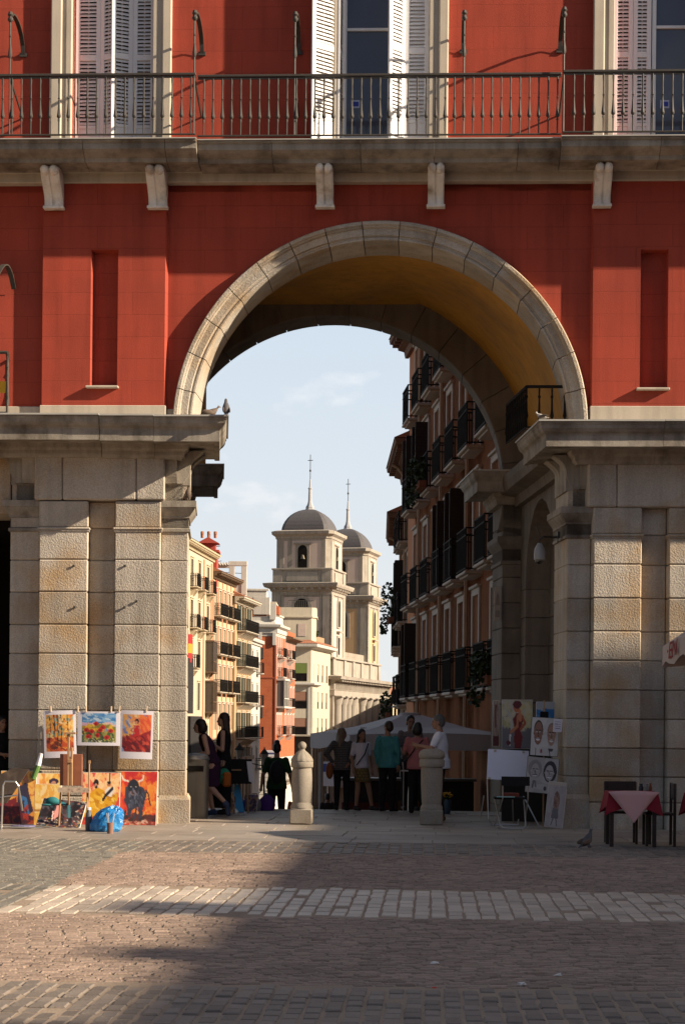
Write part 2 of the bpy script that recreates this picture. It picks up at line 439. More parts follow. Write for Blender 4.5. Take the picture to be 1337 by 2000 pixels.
def window(u0, u1, kind):
    w = u1-u0
    m = MB(); f = .07; v0, v1 = .40, .47
    m.box(u0, u0+f, v0, v1, zF, zWT, .006); m.box(u1-f, u1, v0, v1, zF, zWT, .006); m.box(u0+f, u1-f, v0, v1, zF, zF+.07)
    if kind == 'shut':
        pass
    else:
        um = (u0+u1)/2 if kind == 'mid' else u1
        gl0, gl1 = (u0+f+.02, u1-.36) if kind == 'mid' else (u0+.66, u1-f)
        for a, b in ((gl0, gl1),):
            m.box(a-.0, a+.07, v0-.02, v1, zF+.07, zWT, .006); m.box(b-.07, b, v0-.02, v1, zF+.07, zWT, .006)
            m.box(a+.07, b-.07, v0-.01, v1, zF+.07, zF+.13); m.box(a+.07, b-.07, v0+.02, v1-.01, zF+.13, zF+.36, .004); m.box(a+.07, b-.07, v0-.01, v1, zF+.36, zF+.43, .004)
            m.box(a+.07, b-.07, v0-.01, v1, Z(60,.4), Z(56,.4)+.015, .004)
        if kind == 'mid': m.box(gl1+.01, u1-f, v0, v1, zF+.07, zWT)
    o = part('window', m, WHITE)
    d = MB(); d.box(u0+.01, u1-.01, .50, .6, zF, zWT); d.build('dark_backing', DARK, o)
    if kind != 'shut':
        g = MB(); g.box(gl0+.07, gl1-.07, .43, .44, zF+.42, zWT); g.build('pane', GLASS, o)
        g = MB(); px = 688 if kind == 'mid' else 1292
        a, b = Lp(px-1, 197, .42), Lp(px+12, 208, .42)
        g.box(a[0]-.02, b[0]+.02, .424, .428, b[1]-.02, a[1]+.02); st = g.build('sticker', mat('sticker_white', (.45,.47,.6), .5, 0, 2, bump=0), o)
        g = MB(); g.box(a[0]+.015, b[0]-.0, .418, .4235, b[1]+.01, a[1]-.01); g.build('sticker_print', mat('sticker_blue', (.03,.05,.3), .5, 0, 2, bump=0), o)
    # stone surround
    m = MB()
    jw0 = .34; jw1 = .31
    for s_, e, jw in ((-1, u0, jw0), (1, u1, jw1)):
        a, b = (e-jw, e) if s_ < 0 else (e, e+jw)
        m.box(a, b, .05, .42, zF-.02, zWT, .012)
        a2, b2 = (a+.0, a+.17) if s_ < 0 else (b-.14, b)
        m.box(a2-.01, b2+.01, .0, .05+.002, zF-.02, zWT, .02)
        a3, b3 = (e-.10, e+.0) if s_ < 0 else (e, e+.08)
        m.box(a3, b3, .03, .05+.002, zF-.02, zWT, .012)
    part('jamb', m, BEIGE, o)
    return o
w0 = window(*wins[0], 'shut'); u0, u1 = wins[0]; w = (u1-u0)
shutter('shutter', w0, u0+.01, w*.31, 0.0, zF+.02, zWT, .33)
shutter('shutter', w0, u0+.01+w*.31, w*.20, R(-22), zF+.02, zWT, .33)
shutter('shutter', w0, u1-.01-w*.27, w*.27, R(24), zF+.02, zWT, .33, -1)
shutter('shutter', w0, u1-.01, w*.27, 0.0, zF+.02, zWT, .33, -1)
w1 = window(*wins[1], 'mid'); u0, u1 = wins[1]
shutter('shutter', w1, u0+.02, .52, R(40), zF+.02, zWT, .08, -1)
shutter('shutter', w1, u0+.06, .36, R(84), zF+.02, zWT, .04)
shutter('shutter', w1, u1-.40, .37, R(46), zF+.02, zWT, .10, -1, True)
shutter('shutter', w1, u1-.005, .40, R(0), zF+.02, zWT, .12, -1, True)
w2 = window(*wins[2], 'right'); u0, u1 = wins[2]
shutter('shutter', w2, u0+.01, .33, 0, zF+.02, zWT, .36); shutter('shutter', w2, u0+.345, .30, 0, zF+.02, zWT, .36)
# ---------------------------------------------------------------- the arch
prof = [(3.47,VW),(3.47,.0),(3.45,-.04),(3.40,-.04),(3.385,-.005),(3.365,.0),(3.35,.04),(3.24,.05),(3.23,.085),(3.205,.09),(3.19,.075),(3.165,.08),(3.15,.11),(3.15,1.04),(3.42,1.04),(3.42,VW)]
mb = MB(); a_lo = math.asin((zLedge-.02-ARC_C[1])/3.3); nV = 17
da = (PI-2*a_lo)/nV
for i in range(nV): mb.arc(ARC_C, prof, a_lo+da*i+.0022, a_lo+da*(i+1)-.0022, 4)
part('arch_ring', mb, STONE, smooth=True)
VR = 5.6
cr = Lp(650, 963, VR+.9); rIn, rOut = 328*(VR+.9+D)/F, 394*(VR+D)/F
mb = MB(); n = 48; ra = []; rb = []
for i in range(n+1):
    a = R(1) + (PI-R(2))*i/n
    ra.append((ARC_C[0]+3.17*math.cos(a), 1.0, ARC_C[1]+3.17*math.sin(a)))
    a = R(7) + (PI-R(14))*i/n
    rb.append((cr[0]+(rOut+.04)*math.cos(a), VR+.3, cr[1]+(rOut+.04)*math.sin(a)))
rings = []
for j in range(9):
    t = j/8; rings.append([tuple(Vector(p).lerp(Vector(q), t)) for p, q in zip(ra, rb)])
mb.loft(rings, closed=False, caps=False); part('vault', mb, YEL, smooth=True)
mb = MB(); nV = 19; a0 = R(-14); da = (PI-2*a0)/nV
for i in range(nV): mb.arc(cr, [(rOut+1.1,VR),(rIn+.02,VR),(rIn,VR+.02),(rIn,VR+.9),(rOut+1.1,VR+.9)], a0+da*i+.002, a0+da*(i+1)-.002, 4)
mb.arc(cr, [(rOut+1.1,VR+.06),(rIn+.03,VR+.06),(rIn+.03,VR+.85),(rOut+1.1,VR+.85)], a0, PI-a0, 60)
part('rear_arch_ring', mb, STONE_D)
# masonry of the piers
def courses(ys, v=0.0, x=300): return [Z(y, v, x) for y in ys]
def block_stack(mb, u0, u1, v0, v1, zs, c=.012, gap=.004):
    for a, b in zip(zs[1:], zs[:-1]):
        j = rnd(-.004,.004)
        mb.box(u0+rnd(0,.004), u1-rnd(0,.004), v0+j, v1, a+gap, b-gap, c)
SH = Matrix(((1,-.114,0,0),(0,1,0,0),(0,0,1,0),(0,0,0,1)))
def MS():
    m = MB(); m.X = SH; return m
VC, VP_ = .12, -.06                        # core plane, pilaster plane
def pier(side):
    left = side < 0
    X = (lambda x: x)
    ys = [978,1030,1093,1156,1220,1277,1339,1388,1447,1505,1556,1612] if left else [990,1043,1102,1168,1233,1290,1348,1405,1462,1518,1568,1622]
    x = 200 if left else 1200
    zs = [Z(y, VP_, x) for y in ys[:-1]] + [-.02]
    if left:
        uS0, uS1 = U(19,VC,1300), U(367,VC,1300)          # whole pier
        pil = [(U(73,VP_,1300), U(169,VP_,1300)), (U(221,VP_,1300), U(311,VP_,1300))]
        fr = (U(66,-.1,920), U(321,-.1,920)); yf = (880, 976)
    else:
        uS0, uS1 = U(1106,VC,1300), 9.0
        pil = [(U(1155,VP_,1300), U(1250,VP_,1300)), (U(1303,VP_,1300), U(1400,VP_,1300))]
        fr = (U(1147,-.1,920), 9.0); yf = (888, 990)
    mb = MS(); zc = zs[:]
    off = .0
    # core: blocks between and beside the pilasters
    xs = sorted([uS0, uS1] + [p for q in pil for p in q])
    for i in range(0, len(xs)-1, 2): block_stack(mb, xs[i]+.003, xs[i+1]-.003, VC, 1.3, zs, .014)
    mb.box(uS0+.02, uS1-.02, VC+.05, 1.28, 0, zs[0]+.4)
    o = part('pier', mb, STONE)
    for a, b in pil:
        m = MS(); block_stack(m, a, b, VP_, VC+.03, zs, .018)
        m.box(a-.035, b+.035, VP_-.03, VC, zs[1]-.045, zs[1]+.0, .018); m.box(a-.02, b+.02, VP_-.015, VC, zs[1]-.075, zs[1]-.047, .008)
        m.build('pier_pilaster', STONE, o)
    m = MS(); za, zb = Z(yf[1],-.1,x), Z(yf[0],-.1,x)
    cuts = [fr[0], Lp(121,920,-.1)[0], Lp(265,920,-.1)[0], fr[1]] if left else [fr[0], Lp(1204,920,-.1)[0], Lp(1390,920,-.1)[0], 9.0]
    for a, b in zip(cuts, cuts[1:]): m.box(a+.004, b-.004, -.10, 1.2, za, zb+.25, .022)
    m.build('frieze', STONE, o)
    # corner capitals, plinth and console brackets on the passage side and, on the left pier, the outer side
    def capital(ua, ub, mirror):
        """ua is the free edge; mouldings run round the corner"""
        pr = [(0,zs[1]-.06),(.03,zs[1]-.05),(.03,zs[1]-.005),(.0,zs[1]+.01),(.0,zs[1]+.17),(.02,zs[1]+.18),(.02,zs[1]+.21),(.05,zs[1]+.25),(.10,zs[1]+.32),(.115,zs[1]+.35),(.13,zs[1]+.355),(.13,zs[1]+.46),(0,zs[1]+.46)]
        mm = MS()
        if mirror: mm.sweep([(ub,VC),(ua,VC),(ua,1.3)], pr)
        else: mm.sweep([(ua,1.3),(ua,VC),(ub,VC)], pr)
        mm.build('capital', STONE2, o, smooth=False)
        mm = MS(); hp = Z(1555,VC,x)
        if mirror: mm.sweep([(ub,VC),(ua,VC),(ua,1.3)], [(0,-.02),(.06,-.02),(.06,hp-.05),(.02,hp+.02),(0,hp+.02)])
        else: mm.sweep([(ua,1.3),(ua,VC),(ub,VC)], [(0,-.02),(.06,-.02),(.06,hp-.05),(.02,hp+.02),(0,hp+.02)])
        mm.build('plinth', STONE, o)
        zt = zs[1]+.46; hh = zb+.02-zt; s = 1 if mirror else -1
        bl = MS(); w = .34
        bl.box(ua-s*.42, ua-s*.08, VC+.05, 1.2, zt, zt+.30, .02)
        sg = []
        for i in range(11):
            t = i/10; sg.append((.02 + .34*(t**1.5) + .05*math.sin(t*2*PI), zt+.30+t*(hh-.30)))
        for (va, vb) in ((VC-.02, VC+.3), (.75, 1.1)):
            poly = [(ua-s*.3, zt+.30)] + [(ua+s*(q[0]-.12), q[1]) for q in sg] + [(ua-s*.3, zb+.02)]
            bl.prism(poly, 'y', va, vb)
        # frontal bracket beside the frieze
        poly = [(VC+.1, zt+.30)] + [(VC-.02-q[0]*.55, q[1]) for q in sg] + [(VC+.1, zb+.02)]
        bl.prism(poly, 'x', ua-s*.42, ua-s*.20)
        bl.box(ua-s*.46, ua+s*.02, VC+.04, 1.2, zt+.28, zb+.2)
        bl.build('console', STONE2, o)
    if left:
        for px, py in ((143,1106),(145,1187),(243,1106),(242,1187),(266,1175)):
            q = Lp(px, py, VP_); k = MB(); k.tube([(q[0],VP_+.03,q[1]),(q[0]+.01,VP_-.02,q[1]+.004)], .016, 6); k.box(q[0]-.01,q[0]+.03,VP_-.032,VP_-.015,q[1]-.014,q[1]+.024,.004); k.build('iron_peg', IRON, o)
        capital(uS1, pil[1][1], True); capital(uS0, pil[0][0], False)
    else: capital(uS0, pil[0][0], False)
    return o, zs, zb
pL, zsL, zbL = pier(-1)
pR, zsR, zbR = pier(1)
# cornices on the piers
def cornice(name, path, zt, par, lens=None, dz=0.0, sc=1.0):
    h = 1.0
    pr = [(0,zt),(.90,zt),(.90,zt-.03),(.885,zt-.05),(.875,zt-.10),(.84,zt-.15),(.80,zt-.18),(.785,zt-.21),(.785,zt-.385),(.70,zt-.385),(.69,zt-.36),(.28,zt-.36),(.26,zt-.43),(.21,zt-.47),(.20,zt-.53),(.15,zt-.58),(0,zt-.58)]
    pr = [(p*sc, z) for p, z in pr]
    m = MS(); m.sweep(path, pr); o = m.build(name, STONE2, par)
    m = MS(); m.sweep(path, [(0,zt+.003),(.93*sc,zt+.003),(.93*sc,zt+.03),(0,zt+.06)]); m.build('lead_sheet', LEAD, o)
    return o
PS = .9
uc = Lp(443,815,-PS)[0]-PS-.103
# left front pier cornice, in stones
c1 = uc - .75; c2 = U(181,-PS,830)
zL = zLedge
cornice('cornice', [(uc-.30,0),(uc,0),(uc,1.45)], zL-.012, pL)
cornice('cornice', [(c2+.006,0),(uc-.306,0)], zL, pL)
cornice('cornice', [(-9.5,0),(c2-.006,0)], zL+.012, pL)
ucr = Lp(1055,822,-PS)[0]+PS-.103
zR = Z(823,-PS,1200)
cornice('cornice', [(ucr,1.45),(ucr,0),(Lp(1285,850,-PS)[0],0)], zR, pR)
cornice('cornice', [(Lp(1285,850,-PS)[0]+.006,0),(10.5,0)], zR+.004, pR)
# rear piers, their cornices and the side walls of the passage
VRP = 4.9
uRL = Lp(436,915,VRP)[0]+.114*VRP; uRR = Lp(905,930,VRP)[0]+.114*VRP
def rear_pier(s, ue, zt):
    m = MS(); e = ue + s*(.86 if s > 0 else .80)
    zs2 = [zt-.5 - i*.5 for i in range(int((zt-.5)/.5)+1)] + [-.3]
    # blocks, slightly keyed
    for i, (a, b) in enumerate(zip(zs2[1:], zs2[:-1])):
        q0, q1 = (e + s*2.4, e)
        mid = e + s*(.55 if i % 2 else .85)
        for x0, x1 in ((q0, mid), (mid, q1)):
            m.box(min(x0,x1)+.004, max(x0,x1)-.004, VRP+.7, 6.9, a+.004, b-.004, .014)
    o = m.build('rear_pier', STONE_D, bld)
    if s > 0: cornice('cornice', [(e,6.9),(e,VRP+.7),(e+2.4,VRP+.7)], zt, o, sc=.74)
    else: cornice('cornice', [(e-2.4,VRP+.7),(e,VRP+.7),(e,6.9)], zt, o, sc=.88)
    m = MS(); pr = [(0,zt-1.75),(.03,zt-1.74),(.03,zt-1.68),(0,zt-1.66),(0,zt-1.45),(.08,zt-1.35),(.11,zt-1.30),(.11,zt-1.2),(0,zt-1.2)]
    m.sweep([(e,6.9),(e,VRP+.7),(e+2.4,VRP+.7)] if s > 0 else [(e-2.4,VRP+.7),(e,VRP+.7),(e,6.9)], pr); m.build('capital', STONE_D, o)
    return o, e
rL, eL = rear_pier(-1, uRL, zL); rR, eR = rear_pier(1, uRR, zR)
# side wall of the passage on the right with a lateral blind arch, and the plain one on the left
def side_wall(s, u, v0, v1, zt, m_):
    mb = MS(); w = v1-v0; c = (v0+v1)/2; r = w*.36; zs_ = zt-.62-r
    n = 16
    P = [(v0,-.3),(c-r,-.3)] + [(c - r*math.cos(PI*i/n), zs_ + r*math.sin(PI*i/n)) for i in range(n+1)] + [(c+r,-.3),(v1,-.3),(v1,zt),(v0,zt)]
    # ring of quads between arch and frame
    rows = [zt-.62-r-.55*k for k in range(1, 12)]
    zz_ = [zs_] + [z for z in rows if z > -.2] + [-.3]
    for a, b in zip(zz_[1:], zz_[:-1]):
        mb.box(u, u+s*.9, v0, c-r, a+.004, b-.004, .012); mb.box(u, u+s*.9, c+r, v1, a+.004, b-.004, .012); mb.box(u+s*.45, u+s*.9, c-r, c+r, a+.004, b-.004, .012)
    nn = 11
    for i in range(nn):
        a0, a1 = PI*i/nn, PI*(i+1)/nn
        pts = []
        for a in (a0, a1): pts.append((c - r*math.cos(a), zs_ + r*math.sin(a)))
        def outp(a):
            dx, dz = -math.cos(a), math.sin(a); t = 1e9
            if dx < -1e-6: t = min(t, (v0-c)/dx)
            if dx > 1e-6: t = min(t, (v1-c)/dx)
            if dz > 1e-6: t = min(t, (zt-zs_)/dz)
            return (c+dx*t, zs_+dz*t)
        pts += [outp(a1), outp(a0)]
        mb.loft([[(u, p[0], p[1]) for p in pts], [(u+s*.9, p[0], p[1]) for p in pts]])
    mb.box(u+s*.46, u+s*.9, c-r-.1, c+r+.1, zs_-.1, zs_+r+.1)
    return mb
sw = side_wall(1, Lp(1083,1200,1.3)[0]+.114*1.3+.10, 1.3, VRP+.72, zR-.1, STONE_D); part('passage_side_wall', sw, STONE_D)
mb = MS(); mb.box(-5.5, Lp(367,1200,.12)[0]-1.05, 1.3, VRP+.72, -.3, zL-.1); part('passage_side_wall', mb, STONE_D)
mb = MS()
for a, b, z0, z1, f in ((0,.35,.45,0,0),):
    pass
um = Lp(1083,1200,1.3)[0]+.114*1.3+.10
mb.sweep([(um,VRP+.75),(um,1.25)], [(0,zR-.62),(.12,zR-.62),(.16,zR-.45),(.42,zR-.40),(.46,zR-.25),(.46,zR-.1),(0,zR-.1)]); part('passage_moulding', mb, STONE_D)
# masses above and beside the passage, so that no light leaks through
mb = MB(); mb.box(-16, ARC_C[0]-3.75, .46, 6.9, zL+.0, 10.34); mb.box(ARC_C[0]+3.75, 16, .46, 6.9, zR+.0, 10.34); mb.box(ARC_C[0]-3.74, ARC_C[0]+3.74, .46, 6.95, 10.0, 10.34);
part('inner_masonry', mb, YEL)
mb = MB(); mb.box(5.0, 16, 1.3, 6.8, -.3, zR-.02); part('inner_masonry', mb, STONE_D)
# left arcade bay: ceiling, back wall with warm plaster, side of pier
mb = MB(); uo = U(19,VC,1300)
mb.box(-9.5, uo-.02, VC, 1.2, Z(1003,VC,10), zL-.1, .01); part('arcade_lintel', mb, STONE)
mb = MB(); mb.box(-16, uo+.3, 4.6, 5.0, -.02, 5.2); part('arcade_back_wall', mb, mat('arcade_orange', (.45,.16,.035), .85, .15, 1.5))
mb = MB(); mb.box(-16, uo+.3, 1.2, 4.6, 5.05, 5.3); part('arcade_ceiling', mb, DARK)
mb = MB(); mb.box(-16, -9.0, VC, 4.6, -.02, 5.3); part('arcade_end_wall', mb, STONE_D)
mb = MB(); mb.box(-8.5, uo+.25, 4.45, 4.55, -.02, Z(1052,4.5,10)); part('arcade_dark_panel', mb, DARK)  # near-black panel painted in for the dark of the arcade interior
# balcony railing on the ledge inside the passage, right
def iron_rail(path, z0, z1, step, par, m=IRON_B, r=.012, name='ledge_railing'):
    mb = MB()
    for (a, b) in zip(path, path[1:]):
        a, b = Vector(a), Vector(b); L = (b-a).length; n = max(1, int(L/step))
        mb.tube([(a.x,a.y,z1),(b.x,b.y,z1)], .028, 6); mb.tube([(a.x,a.y,z0+.06),(b.x,b.y,z0+.06)], .016, 6)
        for i in range(n+1):
            p = a.lerp(b, i/n); h = z1-z0-.06
            mb.lathe([(r,0),(r,.2*h),(r*2,.28*h),(r*1.2,.4*h),(r*.9,.7*h),(r*1.6,.75*h),(r*.9,.8*h),(r,h)], (p.x,p.y,z0+.06), 6)
    return mb.build(name, m, par)
pa = Lp(1028,755,.3); 
za = zR+.04
iron_rail([(Lp(989,803,2.1)[0], 2.1), (pa[0], .3), (ARC_C[0]+3.1, .3)], za, Z(755,.3,1028), .16, bld, IRON_B, .016)
# balcony at the left margin with a stay over it
mb_par = bld
iron_rail([(-8, -.55), (U(14,-.55,700), -.55), (U(16,VW,700), VW)], zL+.05, Z(688,-.55,10), .14, bld, IRON, .014, 'side_railing')
m2 = MB(); pts = []
for i in range(10):
    t = i/9; pts.append((U(-5,-.5,560)+t*.14, -.55+t*(VW+.5), Z(540,-.5,5)+.30*math.sin(PI*t*.8)-.25*t**3))
for p, q in zip(pts, pts[1:]):
    m2.add([(p[0]-.04,p[1],p[2]),(p[0]+.04,p[1],p[2]),(p[0]+.04,p[1],p[2]+.02),(p[0]-.04,p[1],p[2]+.02),(q[0]-.04,q[1],q[2]),(q[0]+.04,q[1],q[2]),(q[0]+.04,q[1],q[2]+.02),(q[0]-.04,q[1],q[2]+.02)],
       [(0,1,2,3),(4,5,6,7),(0,1,5,4),(1,2,6,5),(2,3,7,6),(3,0,4,7)])
m2.tube([(pts[0][0],-.55,zL+.1),(pts[0][0],-.55,pts[0][2])], .018, 6); part('side_stay', m2, IRON)
mb = MB(); mb.box(-8, U(14,-.5,760), -.53, -.50, Z(785,-.5,5)+.15, Z(745,-.5,5)); part('side_banner', mb, mat('yellow_cloth', (.7,.38,.03), .8, .1))
# ---------------------------------------------------------------- ground
def struct(name, mb, m, **kw):
    o = mb.build(name, m, None, loc=FL, rotz=-A, **kw); o['kind'] = 'structure'; return o
GRD = mat('packed_mortar', (.28,.215,.16), .95, .3, 1.2, 0, .6, 30, .012, .15, speck=.3)
STREET = mat('street_paving', (.17,.14,.115), .9, .25, .8, 0, .4, 14, .01, .2, speck=.2)
vE = 5.75                                     # edge of the platform behind the arch
mb = MB(); pr = [(-70,-.010),(-30,-.010),(vE-.05,-.014),(vE-.05,-.5),(vE+1.3,-.5),(vE+1.3,-1.0),(vE+3,-1.05),(60,-3.9),(150,-8.2),(260,-12.5),(600,-16),(1500,-16)]
mb.loft([[(x, a, z) for a, z in pr] for x in (-600, -60, -20, 0, 20, 60, 600)], closed=False, caps=False); struct('ground', mb, GRD, fixn=False)
def sett(mb, cx, cy, w, l, ang, z, tilt=.012, c=.009):
    ca, sa = math.cos(ang), math.sin(ang); tx, ty = rnd(-tilt,tilt)/w*.12, rnd(-tilt,tilt)/l*.15
    vs = []
    for (hw, hl, dz) in ((w/2, l/2, -.06), (w/2, l/2, -c), (w/2-c, l/2-c, 0)):
        for sx, sy in ((-1,-1),(1,-1),(1,1),(-1,1)):
            x, y = sx*hw*rnd(.95,1.0), sy*hl*rnd(.95,1.0)
            vs.append((cx+x*ca-y*sa, cy+x*sa+y*ca, z+dz+x*tx+y*ty))
    mb.add(vs, [(0,1,5,4),(1,2,6,5),(2,3,7,6),(3,0,4,7),(4,5,9,8),(5,6,10,9),(6,7,11,10),(7,4,8,11),(8,9,10,11)])
def gv(y, x=668): return toL(gp(x, y))[1]
v1, v2, v3, v4, v5 = gv(1645), gv(1668), gv(1735), gv(1791), gv(1926)
print('bands', v1, v2, v3, v4, v5)
wa, wb = toL(gp(236,1666)), toL(gp(0,1772))
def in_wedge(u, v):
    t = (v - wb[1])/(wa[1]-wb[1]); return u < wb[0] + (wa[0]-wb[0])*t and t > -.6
def half(v): return (D+v)*.19 + .9
def grid_setts(v0, v1_, w, l, ang=0.0, gapw=.012, gapl=.012, wave=0.0, mode=None, stag=.5):
    mbA, mbB = MB(), MB()
    span = half(max(v0, v1_)); L = span*1.5 + (v0-v1_)
    n = int(L/w)+2; m = int(L/l)+2; cu, cv = -.4, (v0+v1_)/2
    ca, sa = math.cos(ang), math.sin(ang)
    for i in range(-n, n):
        off = rnd(0, l) if stag == 'r' else (i % 2)*l*stag
        for j in range(-m, m):
            a, b = i*w + rnd(-.006,.006), j*l + off + rnd(-.008,.008)
            u = cu + a*ca - b*sa; v = cv + a*sa + b*ca
            if wave: v += wave*math.sin(u*1.1+.6) 
            if not (v1_+l*.3 < v < v0-l*.3 if not ang else v1_+.06 < v < v0-.06): continue
            h = half(v)
            if not (-h-.5 < u < h): continue
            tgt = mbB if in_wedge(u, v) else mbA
            sett(tgt, u, v, w-gapw-rnd(0,.008), l-gapl-rnd(0,.01), ang+rnd(-.12,.12) if ang else rnd(-.03,.03), rnd(-.010,.003) - (.02 if rnd(0,1) < .03 else 0), .010 if ang else .010)
    return mbA, mbB
S_GREY = mat('grey_setts', (.175,.145,.12), .62, .22, 5, .22, .5, 45, .01, .35, speck=.25)
S_RED = mat('reddish_setts', (.275,.20,.155), .75, .3, .9, .20, .7, 40, .012, .25, speck=.3, stain=(.22,.16,.13), stain_scale=2.5)
S_PALE = mat('pale_setts', (.46,.385,.31), .48, .25, 1.2, .16, .5, 45, .01, .35, speck=.25)
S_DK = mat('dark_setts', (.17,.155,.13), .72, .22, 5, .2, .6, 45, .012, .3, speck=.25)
a, b = grid_setts(v1, v2, .155, .27); struct('grey_sett_band', a, S_GREY); wed = b
a, b = grid_setts(v2, v3, .085, .14, R(98), wave=.10, stag='r', gapw=.008, gapl=.008); struct('red_sett_field', a, S_RED); wed.add(b.v, b.f)
a, b = grid_setts(v3, v4, .15, .30, stag='r'); struct('pale_sett_band', a, S_PALE); wed.add(b.v, b.f)
a, b = grid_setts(v4, v5, .085, .14, R(100), wave=.10, stag='r', gapw=.008, gapl=.008); struct('red_sett_field', a, S_RED)
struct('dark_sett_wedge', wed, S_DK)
a, b = grid_setts(v5, -22.5, .118, .20, stag='r'); struct('grey_sett_band', a, S_GREY)
# granite slabs of the footway and the passage floor
SLAB = mat('footway_slabs', (.27,.225,.185), .62, .22, 1.5, .13, .4, 35, .006, .4, speck=.2, stain=(.19,.15,.12), stain_scale=1.1)
mb = MB(); v = v1 + .01
rows = []
while v < 5.7:
    l = random.choice([.48,.55,.62,.7]); l = min(l, vE - v) if v + l > 5.6 else l; rows.append((v, l)); v += l
for v, l in rows:
    x0, x1 = (-9.5, 10) if v < .1 else (-4.2, 4.2)
    u = x0 + rnd(-1,0)
    while u < x1:
        w = rnd(.7, 1.5); z = rnd(-.004,.006)
        c = .007
        mb.box(u+.004, u+w-.004, v+.004, v+l-.004, -.12, z, c); u += w
struct('footway', mb, SLAB)
mb = MB(); mb.box(-4.2,4.2,vE,vE+1.32,-.9,-.5+.004,.01); mb.box(-9,9,-2,-1.99,-.5,-.4); struct('passage_steps', mb, SLAB)
# litter specks
for nm, (px, py), c, lab in (('litter',(848,1883),(.7,.68,.65),'crumpled white paper scrap on the reddish cobbles'), ('litter',(1090,1906),(.7,.68,.65),'small pale litter flake on the cobbles, rightmost'), ('litter',(1018,1924),(.6,.58,.56),'flat pale litter scrap at the edge of the grey cobbles'), ('litter',(848,1931),(.55,.05,.03),'tiny red litter scrap on the cobbles')):
    p = gp(px, py); m = MB(); n = 7; m.X = Matrix.Scale(.45 if c[1] < .2 else .8, 4)
    m.loft([[(.05*rnd(.4,1)*math.cos(2*PI*k/n), .03*rnd(.5,1)*math.sin(2*PI*k/n), .002) for k in range(n)], [(.045*rnd(.4,1)*math.cos(2*PI*k/n), .03*rnd(.4,1)*math.sin(2*PI*k/n), rnd(.008,.025)) for k in range(n)]])
    tag(m.build(nm, mat('litter_paper', c, .8, .1, 5), None, loc=(p.x,p.y,.0)), lab, 'litter')
# ---------------------------------------------------------------- wing of the square that shades the right-hand side (out of frame)
SUN_L = Vector((-4.0, 1.0, -2.05))
SUN_W = Vector((SUN_L.x*cA + SUN_L.y*sA, -SUN_L.x*sA + SUN_L.y*cA, SUN_L.z)).normalized()
UW = 30.0; hW = (UW + .42)*2.05/4.0
wing = thing('square_wing', 'red plastered wing of the square with chimneys and slate roof', 'building', FL, -A)
mb = MB(); mb.box(UW+.4, UW+10, -75, -7.3, 0, hW-.3); mb.box(UW+.4, UW+10, -7.3, .1, 0, hW-3.2); mb.build('wall', RED, wing)
mb = MB(); mb.prism([(UW, hW), (UW+.1, hW-.25), (UW+10, hW-.25), (UW+5.5, hW+2.2)], 'y', -75, -7.3)
mb.prism([(-7.25,hW-.3),(-7.25,hW+.75),(-6.6,hW+.75),(-4.9,hW-2.6),(-4.9,hW-3)], 'x', UW, UW+5); mb.box(UW+.4, UW+5, -7.2, .1, hW-6, hW-2.9)
mb.box(UW+.05, UW+.7, -22.2, -21.2, hW-.1, hW+.62); mb.box(UW+.05, UW+.7, -25.3, -24.6, hW-.1, hW+.30); mb.box(UW+.05,UW+.7,-17.6,-17.2,hW-.1,hW+.2); mb.box(UW+.05, UW+.8, -29.5, -28.2, hW-.1, hW+.35)
mb.build('roof', mat('slate', (.10,.10,.11), .7), wing)
wing2 = thing('square_wing', 'red plastered wing of the square facing the great arch', 'building', FL, -A)
mb = MB(); mb.box(-45, UW+10, -95, -82, 0, 16); mb.build('wall', RED, wing2); mb = MB(); mb.prism([(-96,16),(-88,19),(-81,16)], 'x', -46, UW+11); mb.build('roof', bpy.data.materials['slate'], wing2)
# ---------------------------------------------------------------- light, sky, camera
el = math.asin(-SUN_W.z); azx, azy = -SUN_W.x, -SUN_W.y
sun = bpy.data.lights.new('sun', 'SUN'); sun.energy = 5.0; sun.angle = R(.55); sun.color = (1.0, .845, .65)
so = bpy.data.objects.new('sun', sun); COL.objects.link(so); so.rotation_mode = 'QUATERNION'
so.rotation_quaternion = SUN_W.to_track_quat('-Z', 'Y'); so.location = (20, 0, 30)
W = bpy.data.worlds.new('World'); SC.world = W; W.use_nodes = True
nt = W.node_tree; bg = nt.nodes['Background']
sky = nt.nodes.new('ShaderNodeTexSky'); sky.sky_type = 'NISHITA'; sky.sun_disc = False
sky.sun_elevation = el; sky.sun_rotation = math.atan2(azx, azy); sky.air_density = 1.0; sky.dust_density = 1.6; sky.ozone_density = 1.0
tc = nt.nodes.new('ShaderNodeTexCoord')
mp = nt.nodes.new('ShaderNodeMapping'); mp.inputs['Scale'].default_value = (1, 1, 2.2); mp.inputs['Location'].default_value = (.37, .1, .45)
nt.links.new(tc.outputs['Generated'], mp.inputs[0])
no = nt.nodes.new('ShaderNodeTexNoise'); no.inputs['Scale'].default_value = 17; no.inputs['Detail'].default_value = 7; no.inputs['Roughness'].default_value = .55
nt.links.new(mp.outputs[0], no.inputs['Vector'])
rp = nt.nodes.new('ShaderNodeValToRGB'); rp.color_ramp.elements[0].position = .56; rp.color_ramp.elements[1].position = .74
rp.color_ramp.elements[1].color = (.5,.5,.5,1)
nt.links.new(no.outputs['Fac'], rp.inputs[0])
sx = nt.nodes.new('ShaderNodeSeparateXYZ'); nt.links.new(tc.outputs['Generated'], sx.inputs[0])
vr = nt.nodes.new('ShaderNodeMapRange'); vr.inputs[1].default_value = .1; vr.inputs[2].default_value = .95; vr.inputs[3].default_value = 0; vr.inputs[4].default_value = .92; nt.links.new(sx.outputs[1], vr.inputs[0])
